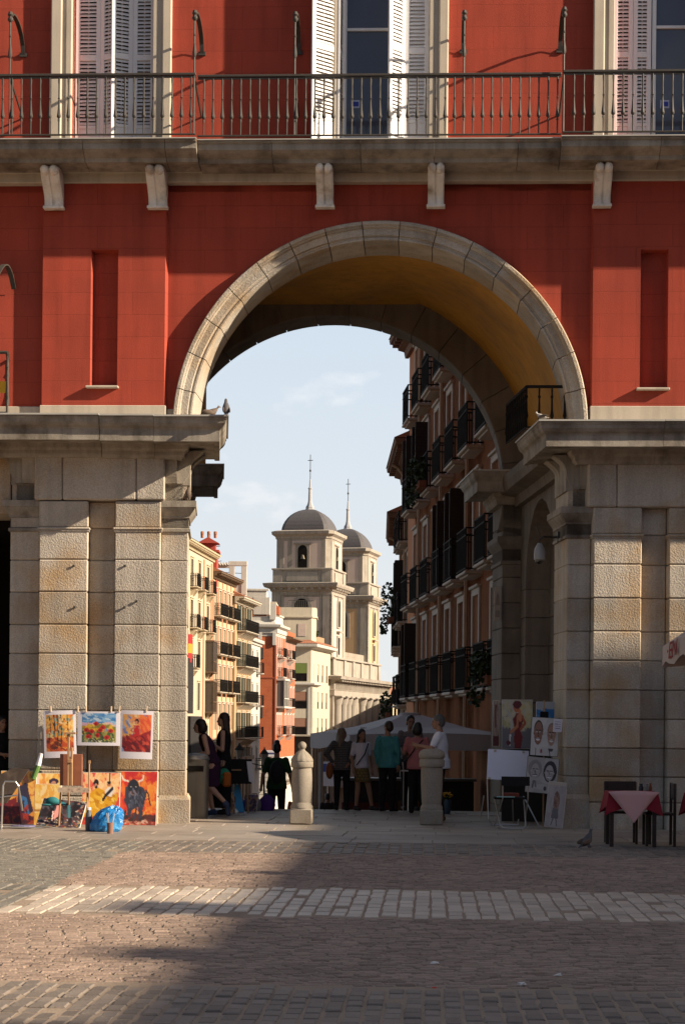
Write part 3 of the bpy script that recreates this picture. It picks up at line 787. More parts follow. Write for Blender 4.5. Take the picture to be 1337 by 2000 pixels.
ve = nt.nodes.new('ShaderNodeMix'); ve.data_type = 'RGBA'; nt.links.new(vr.outputs[0], ve.inputs[0]); nt.links.new(sky.outputs[0], ve.inputs[6]); hz = nt.nodes.new('ShaderNodeMapRange'); hz.inputs[1].default_value = .0; hz.inputs[2].default_value = .24; nt.links.new(sx.outputs[2], hz.inputs[0])
hc = nt.nodes.new('ShaderNodeMix'); hc.data_type = 'RGBA'; nt.links.new(hz.outputs[0], hc.inputs[0]); hc.inputs[6].default_value = (8.3, 8.4, 8.35, 1); hc.inputs[7].default_value = (6.2, 7.25, 8.4, 1); nt.links.new(hc.outputs[2], ve.inputs[7])
mx = nt.nodes.new('ShaderNodeMix'); mx.data_type = 'RGBA'
nt.links.new(rp.outputs[0], mx.inputs[0]); nt.links.new(ve.outputs[2], mx.inputs[6]); mx.inputs[7].default_value = (10.2, 9.9, 9.7, 1)
nt.links.new(mx.outputs[2], bg.inputs[0]); bg.inputs[1].default_value = .052
cam = bpy.data.cameras.new('camera'); co = bpy.data.objects.new('camera', cam); COL.objects.link(co)
cam.sensor_fit = 'HORIZONTAL'; cam.sensor_width = 24.0; cam.lens = 24.0*F/1337.0
cam.shift_x = 0.0; cam.shift_y = (CY - 1000.0)/1337.0; cam.clip_end = 4000; cam.clip_start = .1
co.matrix_world = Matrix.Translation((0,0,H)) @ Matrix.Rotation(R(90), 4, 'X') @ Matrix.Rotation(ROLL, 4, 'Z')
SC.camera = co
SC.view_settings.view_transform = 'Standard'; SC.view_settings.look = 'None'; SC.view_settings.exposure = 1.05; SC.view_settings.gamma = 1.0
try: SC.view_settings.use_curve_mapping = False
except Exception: pass
# ---------------------------------------------------------------- the street beyond the arch
BAR = IRON_B
TILE = mat('terracotta_tiles', (.36,.15,.08), .9, .25, 4, brick=(.22,.4,.03,.55,.02))
SLATE = mat('slate_roofing', (.085,.078,.08), .7, .2, 3, brick=(.4,.22,.008,.7,.006))
CREAM = mat('cream_trim', (.46,.40,.31), .8, .12, 2, 0, .15, 30, .006, .25, streak=.15)
PANE = glass_mat('dim_pane', (.02,.02,.022), .15)
SHUT_D = mat('dark_shutter', (.030,.022,.018), .6, .2, 10, 0, .1, 60, .002, .3)
SHUT_G = mat('green_shutter', (.045,.065,.05), .6, .2, 10, 0, .1, 60, .002, .3)
LEAF = mat('balcony_leaves', (.030,.045,.016), .7, .4, 9, .4, .1, 60, .002, .2)
def frame_at(P0, P1):
    d = Vector((P1[0]-P0[0], P1[1]-P0[1])); return (P0[0], P0[1], 0), math.atan2(d.y, d.x), d.length
def wall_skin(L, z0, z1, rows, cols, ww, t=.25, depth=9.0):
    m = MB(); xs = [0.0]
    for c in cols: xs += [c-ww/2, c+ww/2]
    xs.append(L)
    for i in range(0, len(xs), 2): m.box(xs[i], xs[i+1], 0, t, z0, z1)
    for c in cols:
        zz_ = [z0]
        for a, b in rows: zz_ += [a, b]
        zz_.append(z1)
        for i in range(0, len(zz_), 2): m.box(c-ww/2, c+ww/2, 0, t, zz_[i], zz_[i+1])
    m.box(0, L, t+.02, depth, z0, z1)
    return m
def window_proto(ww, h, par, trim, sur=.14, pr=.05, shut=None, cap=True, frame_m=None):
    m = MB()
    if sur: 
        m.box(-ww/2-sur, -ww/2, -pr, .04, 0, h+sur, .01); m.box(ww/2, ww/2+sur, -pr, .04, 0, h+sur, .01); m.box(-ww/2, ww/2, -pr, .04, h, h+sur, .01)
        if cap: m.box(-ww/2-sur-.06, ww/2+sur+.06, -pr-.06, .04, h+sur, h+sur+.07, .01)
    else: m.box(-ww/2, ww/2, .05, .1, -.03, 0)
    o = m.build('window', trim, par)
    f = MB(); 
    for a, b in ((-ww/2,-ww/2+.06),(-.03,.03),(ww/2-.06,ww/2)): f.box(a, b, .16, .2, 0, h)
    for z in (0, h*.3, h*.66, h-.06): f.box(-ww/2+.06, ww/2-.06, .17, .195, z, z+.05)
    f.build('frame', frame_m or trim, o)
    g = MB(); g.box(-ww/2, ww/2, .205, .22, 0, h); g.build('pane', PANE, o)
    if shut:
        mode, sm = shut
        s = MB()
        if mode == 'open':
            for sg in (-1, 1):
                x = sg*(ww/2+.02); s.box(x-.02, x+.02, -.42, .02, .05, h)
                for k in range(int(h/.09)): s.box(x-.03, x+.03, -.40, -.02, .08+k*.09, .11+k*.09)
        elif mode == 'flat':
            for sg in (-1, 1):
                a, b = sg*(ww/2), sg*(ww/2+.42); s.box(a, b, -pr-.05, -pr-.01, .03, h)
                for k in range(int(h/.12)): s.box(a+sg*.06, b-sg*.06, -pr-.065, -pr-.05, .08+k*.12, .12+k*.12)
        else:
            s.box(-ww/2+.02, ww/2-.02, .06, .09, 0, h)
            for k in range(int(h/.12)): s.box(-ww/2+.08, ww/2-.08, .045, .06, .05+k*.12, .10+k*.12)
        s.build('shutter', sm, o)
    return o
def balcony_proto(w, d, par, slab_m, h=1.0, step=.13, r=.012, brackets=False):
    m = MB(); m.box(-w/2, w/2, -d, .02, -.07, 0, .015); m.box(-w/2+.08, w/2-.08, -d+.08, .02, -.12, -.07, .01)
    if brackets:
        for k in range(max(2, int(w/1.0)+1)):
            x = -w/2+.2 + (w-.4)*k/max(1, int(w/1.0)); m.prism([(-d+.15,-.2),(0,-.2),(0,-.7),(-.15,-.6),(-d*.6,-.32)], 'x', x-.09, x+.09)
    o = m.build('balcony', slab_m, par)
    f = MB(); 
    def bar(x, y): f.box(x-r, x+r, y-r, y+r, .04, h)
    n = int(w/step)
    for i in range(n+1): bar(-w/2+.03+(w-.06)*i/n, -d+.03)
    k = max(1, int(d/step))
    for i in range(1, k):
        for sx in (-1, 1): bar(sx*(w/2-.03), -d+.03+(d-.03)*i/k)
    for z in (.05, h*.82, h): 
        f.box(-w/2, w/2, -d+.01, -d+.05, z-.015, z+.018)
        for sx in (-1, 1): f.box(sx*(w/2-.03)-.02, sx*(w/2-.03)+.02, -d+.05, 0, z-.015, z+.018)
    f.build('railing', BAR, o)
    return o
def place(proto, used, x, z, y=0.0, par=None):
    if not used: o = proto; used.append(1)
    else: o = copy_tree(proto, proto.parent)
    o.location = (x, y, z); return o
def leaves(m, c, r, n, s):
    for _ in range(n):
        p = Vector((rnd(-1,1), rnd(-1,1), rnd(-1,1)))
        if p.length > 1: p.normalize()
        q = (c[0]+p.x*r[0], c[1]+p.y*r[1], c[2]+p.z*r[2])
        a, b = rnd(0, 2*PI), rnd(-1, 1)
        u = Vector((math.cos(a), math.sin(a), b)).normalized()*s*rnd(.6,1.3); w = u.cross(Vector((rnd(-1,1),rnd(-1,1),rnd(-1,1)))).normalized()*s*.45
        m.add([(q[0]-u.x*.5,q[1]-u.y*.5,q[2]-u.z*.5),(q[0]+w.x,q[1]+w.y,q[2]+w.z),(q[0]+u.x*.5,q[1]+u.y*.5,q[2]+u.z*.5),(q[0]-w.x,q[1]-w.y,q[2]-w.z)], [(0,1,2,3)])
def eaves(root, L, z, m, d=.7, dent=.4, roof=None, depth=9.0, slope=.45, sides=True):
    k = MB(); k.sweep([(-.25,0),(L+.25,0)], [(0,z-.5),(.12,z-.5),(.16,z-.3),(.35,z-.25),(.38,z-.1),(d,z-.06),(d+.02,z+.06),(0,z+.08)])
    if dent:
        n = int(L/dent)
        for i in range(n+1): k.box(i*dent, i*dent+dent*.4, -d+.06, -.05, z-.22, z-.07)
    o = k.build('cornice', m, root)
    r = MB(); r.loft([[(-.25,-d-.05,z+.09),(-.25,depth/2,z+.09+slope*(depth/2+d)),(-.25,depth,z+.09)],[(L+.25,-d-.05,z+.09),(L+.25,depth/2,z+.09+slope*(depth/2+d)),(L+.25,depth,z+.09)]])
    r.build('roof', roof or TILE, root)
# ---- right-hand terrace in the shade
ORANGE = mat('orange_render', (.50,.20,.085), .85, .15, 1.2, 0, .2, 30, .006, .2, streak=.2)
SALMON = mat('tawny_render', (.50,.25,.12), .85, .15, 1.2, 0, .2, 30, .006, .2, streak=.2)
GREY_TRIM = mat('grey_stone_trim', (.48,.41,.34), .8, .12, 2, 0, .15, 30, .006, .25, streak=.15)
def Xw(Y): return 3.07 - .0717*(Y-37.8)
def right_house(name, label, Ya, Yb, z1, ys, rows, wm, off=0.0, shut='open', det=True):
    oa, ob = off if isinstance(off, tuple) else (off, off); P0, P1 = (Xw(Ya)+oa, Ya), (Xw(Yb)+ob, Yb)
    loc, rz, L = frame_at(P0, P1); root = thing(name, label, 'building', loc, rz)
    cols = [(Ya-y)/(Ya-Yb)*L for y in ys]; ww = .95; h = 2.25
    wall_skin(L, -4, z1, [(r, r+h) for r in rows], cols, ww, depth=10).build('wall', wm, root)
    wp1 = window_proto(ww, h, root, GREY_TRIM, .17, .06, ('open', SHUT_D), frame_m=SHUT_D); u1 = []
    wp2 = window_proto(ww, h, root, GREY_TRIM, .17, .06, None, frame_m=SHUT_D); u2 = []
    bp = balcony_proto(1.6, .42, root, GREY_TRIM, 1.0); ub = []
    for i, r in enumerate(rows):
        for j, c in enumerate(cols):
            if (i*5+j*3) % 7 in (0, 3) and not (i == 0 and j < 3) and shut: place(wp1, u1, c, r)
            else: place(wp2, u2, c, r)
            place(bp, ub, c, r-.02)
    if not u1: place(wp1, u1, cols[0], rows[0]-30)
    m = MB()
    for k, c in enumerate(cols[:-1] if len(cols) > 1 else []):
        x = (c+cols[k+1])/2
        if k % 2 == 0: m.tube([(x,-.09,-3),(x,-.09,z1-.7),(x,-.35,z1-.3),(x,-.55,z1-.2)], .06, 7)
    if m.v: m.build('downpipe', mat('downpipe_paint', (.40,.27,.17), .6, .15, 3), root)
    eaves(root, L, z1, mat('eaves_wood', (.17,.085,.05), .8), .62, .5)
    return root, L, cols
rA, LA, colsA = right_house('corner_house', 'tall orange rendered house with stacked iron balconies in shade right of the street', 59.6, 37.9, 14.1, [38.9,41.0,43.9,46.5,49.1,51.8,54.4,57.0], [2.55,5.35,8.3,11.1], ORANGE, .55)
rB, LB, _ = right_house('town_house', 'lower tawny house behind the tall orange house, with eaves halfway up', 66.6, 59.7, 10.9, [65.0,62.6], [-.2,2.4,5.2,7.9], SALMON, (1.15,.75))
rC, LC, _ = right_house('town_house', 'farthest house of the shaded right row, lowest eaves', 76, 66.7, 9.3, [74.5,71.0,68.2], [-.6,2.0,4.6], ORANGE, (2.05,1.2))
# plants on the balconies
def planter(root_loc, x, z, w, hgt, lab):
    o = thing('balcony_plant', lab, 'plant', root_loc.matrix_basis @ Vector((x, -.5, z)), root_loc.rotation_euler.z, 'plants on the shaded balconies')
    m = MB(); m.box(-w/2, w/2, -.12, .1, 0, .2, .02); m.build('trough', mat('clay_trough', (.22,.08,.04), .8), o)
    m = MB(); leaves(m, (0,-.1,.2+hgt*.45), (w*.55,.28,hgt*.6), int(170*w), .13); leaves(m, (0,-.25,-.1), (w*.5,.15,.35), int(70*w), .12)
    for k in range(6): m.tube([(rnd(-w/2,w/2),0,.15),(rnd(-w/2,w/2),rnd(-.3,.2),hgt*rnd(.7,1.1))], .008, 4)
    m.build('foliage', LEAF, o, fixn=False); return o
planter(rA, colsA[5], 8.3, 1.4, .7, 'dark bushy plants spilling over a third floor balcony of the orange house')
planter(rA, colsA[0], 2.55, 1.3, .5, 'plants on the lowest balcony of the orange house nearest the arch')
planter(rB, 1.3, 5.3, 1.3, 1.2, 'tall straggly plants overhanging the balcony at the far end of the right row')
planter(rC, 1.0, 2.0, 1.2, .8, 'hanging plants low on the farthest shaded house')
# ---- sunny left row
def left_house(name, label, x0, Y0, x1, Y1, z1, rows, cols, wm, tm, ww=1.0, h=2.2, bal=None, shut=None, eave=(.6,.45), depth=9, sur=.13, off=0.0, z0=-9, frame_m=None, brackets=False, roof=None, bd=.6):
    P0 = ((x0-CX)*Y0/F, Y0); P1 = ((x1-CX)*Y1/F, Y1); loc, rz, L = frame_at(P0, P1)
    root = thing(name, label, 'building', loc, rz); c = [q*L for q in cols]
    wall_skin(L, z0, z1, [(r, r+h) for r in rows], c, ww, depth=depth).build('wall', wm, root)
    wpx = window_proto(ww, h, root, tm, sur, .05, shut, frame_m=frame_m); u = []
    for r in rows:
        for q in c: place(wpx, u, q, r)
    if bal:
        protos = {}
        for (ri, ca, cb) in bal:
            w = abs(c[cb]-c[ca]) + ww + .5; key = round(w, 2)
            if key not in protos: protos[key] = (balcony_proto(w, bd, root, tm, 1.0, .15, .016, brackets), [])
            place(protos[key][0], protos[key][1], (c[ca]+c[cb])/2, rows[ri]-.02)
    if eave: eaves(root, L, z1, eave[2] if len(eave) > 2 else tm, eave[0], eave[1], roof, depth)
    return root, L, c
YCREAM = mat('yellow_cream_render', (.46,.38,.28), .85, .12, 1.0, 0, .15, 25, .006, .2, streak=.15)
YC2 = mat('pale_cream_render', (.46,.37,.24), .85, .12, 1.0, 0, .15, 25, .006, .2, streak=.15)
BRICKO = mat('orange_brick', (.42,.18,.095), .88, .15, 1.5, 0, .2, 25, .006, .2, brick=(.25,.075,.012,1.25,.004))
WHT = mat('white_render', (.46,.43,.38), .85, .1, 1.0, 0, .15, 25, .006, .2, streak=.15)
BROWN = mat('brown_timber', (.12,.075,.045), .8, .2, 3)
h1, L1, c1_ = left_house('town_house', 'yellow cream house with glazed bay balconies, nearest of the sunny left row', 346, 134.5, 413, 150, 15.3, [-.6,2.7,5.9,8.95,12.05], [.12,.36,.58,.84], YCREAM, YC2, 1.0, 2.1, [(4,3,3),(3,3,3),(2,3,3),(1,3,3),(4,1,1),(3,1,1),(2,1,1),(4,2,2),(3,2,2)], ('closed', SHUT_D), (.6,.45,YC2), brackets=True)
m = MB()
for k, x in ((0,.72),(1,.955)): m.box(x*L1-.35, x*L1+.12, -.05, .02, -6, 14.6)
m.build('brick_strip', BRICKO, h1)
for z in (5.9-.1, 2.6): 
    m = MB(); x = c1_[3]; m.box(x-.95, x+.95, -.72, 0, z-.15, z, .02); m.box(x-.95, x+.95, -.72, 0, z+2.35, z+2.5, .02)
    for xx in (-.92,-.3,.3,.88): m.box(x+xx, x+xx+.05, -.7, -.65, z, z+2.35)
    m.box(x-.95, x+.95, -.7, -.66, z+.75, z+.82); b = m.build('glazed_bay', BROWN, h1)
    g = MB(); g.box(x-.9, x+.9, -.64, -.05, z, z+2.35); g.build('bay_pane', mat('bay_glass', (.06,.05,.04), .15, .1, 2, bump=0, spec=.6), b)
h2, L2, c2_ = left_house('town_house', 'cream house with orange brick strips and long iron balconies on the sunny left row', 413.5, 150.3, 456, 160, 14.0, [-2.0,1.15,4.3,7.4,10.55], [.12,.32,.52,.72,.90], YC2, CREAM, .95, 2.15, [(4,0,1),(4,2,2),(4,3,4),(3,0,1),(3,2,2),(3,3,4),(2,0,1),(2,2,2),(2,3,4)], ('closed', mat('pale_shutter', (.34,.27,.18), .7)), (.75,.42,BROWN))
m = MB()
for a in (0, .22, .42, .62, .81): m.box(a*L2-.13, a*L2+.13, -.045, .02, -6, 13.5)
m.box(.985*L2-.2, L2, -.045, .02, -6, 13.5); m.box(-.45, .1, -.08, .02, -6, 13.4); m.build('brick_strip', BRICKO, h2)
h3, L3, c3_ = left_house('town_house', 'ornate house with green shutters and bracketed balconies on the sunny left row', 457, 159.3, 490, 168, 12.6, [-2.6,.45,3.55,6.7,9.8], [.2,.5,.8], mat('apricot_render', (.42,.27,.15), .85, .15, 1), CREAM, 1.0, 2.2, [(4,0,2),(3,0,2),(2,0,2),(1,0,2)], ('flat', SHUT_G), (.85,.5,CREAM), brackets=True, bd=.85)
h4, L4, c4_ = left_house('town_house', 'plain white house between the green shuttered house and the brick tower block', 486, 170, 507, 178, 9.6, [-2.6,.4,3.4,6.5], [.25,.7], WHT, WHT, .9, 2.0, [(0,1,1),(1,1,1),(2,1,1),(3,1,1)], None, (.35,0))
# rooftop pieces
def small(name, cat, lab, mb, m, loc, group=None, smooth=False): return tag(mb.build(name, m, None, loc=loc, smooth=smooth), lab, cat, group)
def chimney_thing(px, py, Y, w, h, m, lab):
    p = wp(px, py, Y); o = thing('chimney', lab, 'chimney', p)
    k = MB(); k.box(-w/2,w/2,-w/2,w/2,-2.0,h*.5,.03); k.box(-w*.62,w*.62,-w*.62,w*.62,h*.5,h*.58,.02); k.box(-w*.4,w*.4,-w*.4,w*.4,h*.58,h*.8,.02); k.build('stack', m, o)
    k = MB(); k.prism([(-w*.6,h*.8),(0,h),(w*.6,h*.8)], 'y', -w*.6, w*.6); k.build('cap', m, o)
    k = MB()
    for q in (-.3,0,.3): k.lathe([(.12,0),(.14,.5),(.1,.55)], (q*w*1.2, 0, h), 8)
    k.build('chimney_pot', TILE, o)
RCH = mat('red_chimney_paint', (.33,.06,.04), .85, .15, 3)
chimney_thing(407, 1110, 152, 1.5, 2.5, RCH, 'dark red chimney with clay pots above the cream house')
p = wp(421, 1100, 156); a = thing('aerial', 'thin television aerial leaning beside the red chimney', 'antenna', p)
m = MB(); m.tube([(.1,0,-1.2),(-.15,0,1.45)], .035, 5); m.build('mast', IRON, a); m = MB(); m.tube([(-.9,0,1.35),(.35,0,1.45)], .03, 4); m.tube([(-.1,0,.1),(.5,0,.2)], .025, 4)
for q in (-.8,-.6,-.4,-.2): m.tube([(q,-.3,1.38),(q,.3,1.4)], .02, 4)
m.build('boom', IRON, a)
p = wp(447, 1140, 166); a = thing('roof_pavilion', 'white roof terrace frame with pergola slats above the left row', 'pavilion', p)
m = MB(); m.box(-2.6,1.4,0,4,-1.5,.0,.03); m.box(.0,.5,-.1,.3,-1,2.0,.03); m.box(1.1,1.6,-.1,.3,-1,2.0,.03); m.box(-.03,1.63,-.13,.33,1.6,2.03,.03); m.box(-2.8,-.0,1.0,1.3,1.5,1.75,.02); m.box(-2.6,-2.3,1,1.3,-1,1.5); m.build('frame', WHT, a)
m = MB()
for k in range(12): m.box(-2.7+k*.24, -2.6+k*.24, -.2, 3, 1.75, 1.9)
m.box(-1.2,.0,2.2,2.5,-.2,.9); m.build('slats', CREAM, a)
p = wp(470, 1158, 172); a = thing('roof_parapet', 'white stepped parapet with a thin pole above the green shuttered house', 'parapet', p)
m = MB(); m.box(-2,2.4,0,3,-2,.2,.03); m.box(-2.2,2.6,-.1,.1,.2,.4,.02); m.box(1.2,2.7,-.06,2,-2,-.4); m.build('wall', WHT, a); m = MB(); m.tube([(.3,0,.4),(.3,0,1.8)], .04, 5); m.tube([(.3,0,1.8),(-1.6,0,1.9)], .03, 5); m.build('pole', IRON, a)
# ---- red brick block
BRK = mat('red_brick', (.42,.115,.05), .88, .14, 1.2, 0, .2, 25, .006, .2, brick=(.5,.16,.02,.8,.004), stain=(.34,.08,.035), stain_scale=1.4)
P0 = ((474-CX)*200/F, 200); P1 = ((537-CX)*200/F, 200)
rk = thing('brick_house', 'red brick corner house with white cornice and corner window bays, in sun', 'building', (P1[0], 200, 0), 0)
Lf = P1[0]-P0[0]; Pb = ((575-CX)*215/F, 215); dR = Vector((Pb[0]-P1[0], 15)); LR = dR.length; aR = math.atan2(dR.y, dR.x)
m = MB(); m.prism([(-Lf,0),(0,0),(dR.x-.02,dR.y),(-Lf,14)], 'z', -2.0, 12.2); m.build('wall', BRK, rk)
m = MB(); m.prism([(-Lf,-.06),(.06,-.06),(dR.x+.06,dR.y),(-Lf,14)], 'z', -10, -2.0)
for k in range(9): m.box(-Lf, .07, -.10, -.055, -6+k*.46, -5.6+k*.46, .02)
m.build('base', WHT, rk)
m = MB(); m.sweep([(-Lf,0),(0,0),(dR.x*.45,dR.y*.45)], [(0,11.2),(.05,11.2),(.08,11.5),(.2,11.55),(.2,12.0),(.55,12.2),(.6,12.45),(0,12.55)]); m.sweep([(-Lf,0),(0,0),(dR.x*.45,dR.y*.45)], [(0,12.55),(-.25,12.55),(-.25,13.5),(-.1,13.55),(-.1,13.7),(-.8,13.7)])
m.box(-.70,-.02,-.05,.4,13.0,14.68,.02)
for x in (-1.75,-.18): m.box(x-.2,x+.2,-.24,.02,10.2,11.6,.03)
m.build('cornice', WHT, rk)
m = MB(); m.box(-Lf,-.72,-.02,6,13.72,14.7); m.box(-.0,.3,.4,4,13.6,14.5); m.build('attic', BRK, rk)
m = MB(); m.box(-Lf-.1,.0,.2,6.2,14.7,14.95,.02); m.build('coping', CREAM, rk)
m = MB(); m.box(-1.9,0.03,-.05,.02,6.6,6.75); m.box(-.10,.05,-.07,.02,-2,11.2); m.build('brick_band', mat('dark_brick', (.28,.07,.035), .9), rk)
fr = MB(); M3 = Matrix.Rotation(aR, 4, 'Z')
def onR(mb): mb.X = M3; return mb
# right face windows and balconies, as parts placed in the turned frame
wq = window_proto(.85, 2.2, rk, WHT, .16, .06, ('closed', SHUT_D)); uq = []
bq = balcony_proto(2.6, .7, rk, WHT, 1.0, .16, .018, True); ubq = []
for zi, z in enumerate((-4.6, .5, 3.6, 6.85, 9.9 if False else 9.0)):
    for t in (.07,.17,.27,.48,.62,.76,.9):
        o = place(wq, uq, 0, z); q = M3 @ Vector((t*LR, -.0, 0)); o.location = (q.x, q.y, z); o.rotation_euler = (0,0,aR)
    for t in (.17,.62):
        o = place(bq, ubq, 0, z); q = M3 @ Vector((t*LR, 0, 0)); o.location = (q.x, q.y, z-.02); o.rotation_euler = (0,0,aR)
m = onR(MB()); m.box(.25*LR,.45*LR,-.9,0,3.4,3.6,.02); m.box(.03*LR,.27*LR,-1.0,0,6.4,6.62,.02)
for xx in (.03,.11,.19,.26): m.box(xx*LR,xx*LR+.07,-.95,-.88,3.6,6.4)
m.box(.03*LR,.27*LR,-.95,0,3.4,3.6); m.box(.03*LR,.27*LR,-.95,-.9,4.4,4.5); bay = m.build('glazed_bay', WHT, rk)
m = onR(MB()); m.box(.035*LR,.262*LR,-.86,-.03,3.6,6.4); m.build('bay_pane', mat('bay_glass_grey', (.10,.10,.09), .2, .1, 2, bump=0, spec=.6), bay)
m = onR(MB()); m.sweep([(.46*LR,0),(LR+.2,0)], [(0,10.9),(.1,10.9),(.2,11.1),(.9,11.3),(.9,11.45),(0,11.7)]); m.build('side_eaves', BROWN, rk)
for z in (8.9,2.5):
    m = MB(); m.X = Matrix.Translation((-1.45,-.0,0)); m.box(-.35,.15,-.55,0,z-.15,z,.02); m.box(-.33,.13,-.53,-.5,z,z+1.0); m.build('end_balcony', IRON, rk)
# ---- cream corner block in front of the church
BE = mat('cream_render', (.46,.405,.31), .85, .1, 1.0, 0, .15, 25, .006, .2, streak=.15)
P0 = ((560-CX)*236/F, 236); P1 = ((606-CX)*236/F, 236); Pb = ((644-CX)*250/F, 250)
ck = thing('apartment_block', 'cream apartment block with brown roller blinds and slim windows before the church towers', 'building', (P1[0], 236, 0), 0)
dE = Vector((Pb[0]-P1[0], 14)); LE = dE.length; aE = math.atan2(dE.y, dE.x); Lf = P1[0]-P0[0]; ME = Matrix.Rotation(aE, 4, 'Z')
rowsE = [(-2.9,-.9),(.35,2.45),(3.7,5.85),(7.2,9.5)]
m = MB()
wx0, wx1 = -2.35, -.5
m.box(-Lf-3, wx0, 0, .3, -9, 11.6); m.box(wx1, 0, 0, .3, -9, 11.6)
zz_ = [-9] + [q for r in rowsE for q in r] + [11.6]
for i in range(0, len(zz_), 2): m.box(wx0, wx1, 0, .3, zz_[i], zz_[i+1])
m.prism([(-Lf-3,.32),(-.02,.32),(.05,.3),(dE.x-.3,dE.y),(-Lf-3,14)], 'z', -9, 11.6)
m.build('wall', BE, ck)
colsE = [.12,.36,.58,.80]
sk = wall_skin(LE, -9, 11.6, rowsE, [q*LE for q in colsE], .95, .3, .35); sk.v = [tuple(ME @ Vector(p)) for p in sk.v]; sk.build('side_wall', BE, ck)
BLIND = mat('brown_blind', (.27,.14,.09), .7, .1, 3, brick=(9,.09,.012,.6,.004))
for k, (a, b) in enumerate(rowsE):
    m = MB(); m.box(wx0-.0, wx1, .18, .22, a, b); w_ = m.build('window', PANE, ck)
    m = MB(); m.box(wx0+.0, wx1-.0, .02, .05, a+(.9 if k else .1)+rnd(-.1,.1), b); m.build('roller_blind', BLIND if k != 3 else mat('green_awning', (.12,.16,.04), .7), w_)
    m = MB(); m.box(wx0, wx1, -.04, -.01, a+.95, a+1.0); m.box(wx0, wx1, -.04, -.01, a, a+.05)
    for i in range(13): m.box(wx0+.02+i*.142, wx0+.05+i*.142, -.04, -.01, a, a+1.0)
    m.build('railing', BAR, w_)
wq = None; uq = []
mw = MB(); mw.box(-.46,.46,.2,.24,0,2.2); wq = mw.build('side_window', mat('side_blind', (.13,.07,.045), .7), ck)
m = MB(); m.box(-.47,.47,.05,.09,0,.9); m.build('railing', BAR, wq)
for a, b in rowsE:
    for q in colsE:
        o = place(wq, uq, 0, a); v_ = ME @ Vector((q*LE,0,0)); o.location = (v_.x, v_.y, a); o.rotation_euler = (0,0,aE)
m = MB(); pth = [(-Lf-3,0),(0,0),(dE.x,dE.y)]
m.sweep(pth, [(0,11.3),(.25,11.4),(.9,11.6),(.95,11.95),(0,12.1)]); m.sweep([(-Lf-3,0),(.0,0),(dE.x*.35,dE.y*.35)], [(0,6.55),(.2,6.6),(.55,6.75),(.55,6.95),(0,7.0)]); m.build('cornice', WHT, ck)
m = MB(); m.sweep(pth, [(-.2,12.1),(.95,11.98),(.95,12.02),(-.2,12.5)]); m.build('roof_edge', TILE, ck)
m = MB(); m.box(-.35,-.02,-.08,.02,-9,6.5); m.box(.1,.25,-.05,.3,-9,6.5); m.build('corner_strip', WHT, ck)
m = MB(); m.prism([(-Lf-1,1.2),(.0,1.2),(.55,2.0),(.55,7),(-Lf-1,7)], 'z', 11.6, 15.4); m.prism([(-Lf-1,1.0),(.1,1.0),(.75,1.9),(.75,7.2),(-Lf-1,7.2)], 'z', 15.4, 15.6); m.prism([(-Lf-1,1.15),(.05,1.15),(.62,2.0),(.62,7),(-Lf-1,7)], 'z', 15.6, 16.7); pt = m.build('penthouse', BE, ck)
m = MB(); m.box(-1.75,-.75,1.13,1.21,13.0,14.6); m.build('penthouse_window', mat('pinkish_blind', (.42,.33,.28), .7), pt)
m = MB(); m.tube([(-3,1.3,16.7),(-3,1.3,17.5)], .03, 4)
for i in range(14): m.tube([(-3+i*.25,1.3,16.7),(-3+i*.25,1.3,17.6)], .025, 4)
m.tube([(-3,1.3,17.6),(.3,1.3,17.6)], .03, 4); m.build('roof_railing', IRON, pt)
m = MB(); m.X = ME; m.box(2.5,11,.3,.8,12.2,13.2,.03); m.build('terrace_wall', mat('terrace_brown', (.30,.19,.11), .8), ck)
m = MB(); m.X = ME; leaves(m, (4,.2,13.5), (1.3,.3,.5), 60, .35); tr = m.build('terrace_plants', LEAF, ck, fixn=False)
SHOP = mat('shop_dark', (.045,.034,.026), .5, .4, 1.5)
m = MB(); m.sweep([(-Lf-3,0),(0,0),(dE.x,dE.y)], [(0,-9),(.12,-9),(.12,.1),(0,.1)]); sf = m.build('shopfront', SHOP, ck)
m = MB(); m.sweep([(-Lf-3,0),(0,0),(dE.x,dE.y)], [(0,.12),(1.3,.12),(1.35,.32),(0,.34)]); m.build('canopy', CREAM, sf)
m = MB()
for i in range(7): m.X = ME; m.box(.6+i*1.9,.8+i*1.9,-.2,-.13,-9,.1)
m.build('mullions', mat('shop_post', (.20,.17,.13), .7), sf)
for hh_, LL_, zz_t in ((h2, L2, -1.6), (h3, L3, -1.2)):
    m = MB(); m.box(.1, LL_-.1, -.16, .0, -9, zz_t); sf = m.build('shopfront', SHOP, hh_)
    m = MB()
    for i in range(5): m.box(.2+i*LL_/5, .5+i*LL_/5, -.22, -.165, -9, zz_t)
    m.box(0, LL_, -.35, -.165, zz_t-.35, zz_t); m.build('fascia', mat('shop_post_brown', (.16,.11,.075), .7), sf)
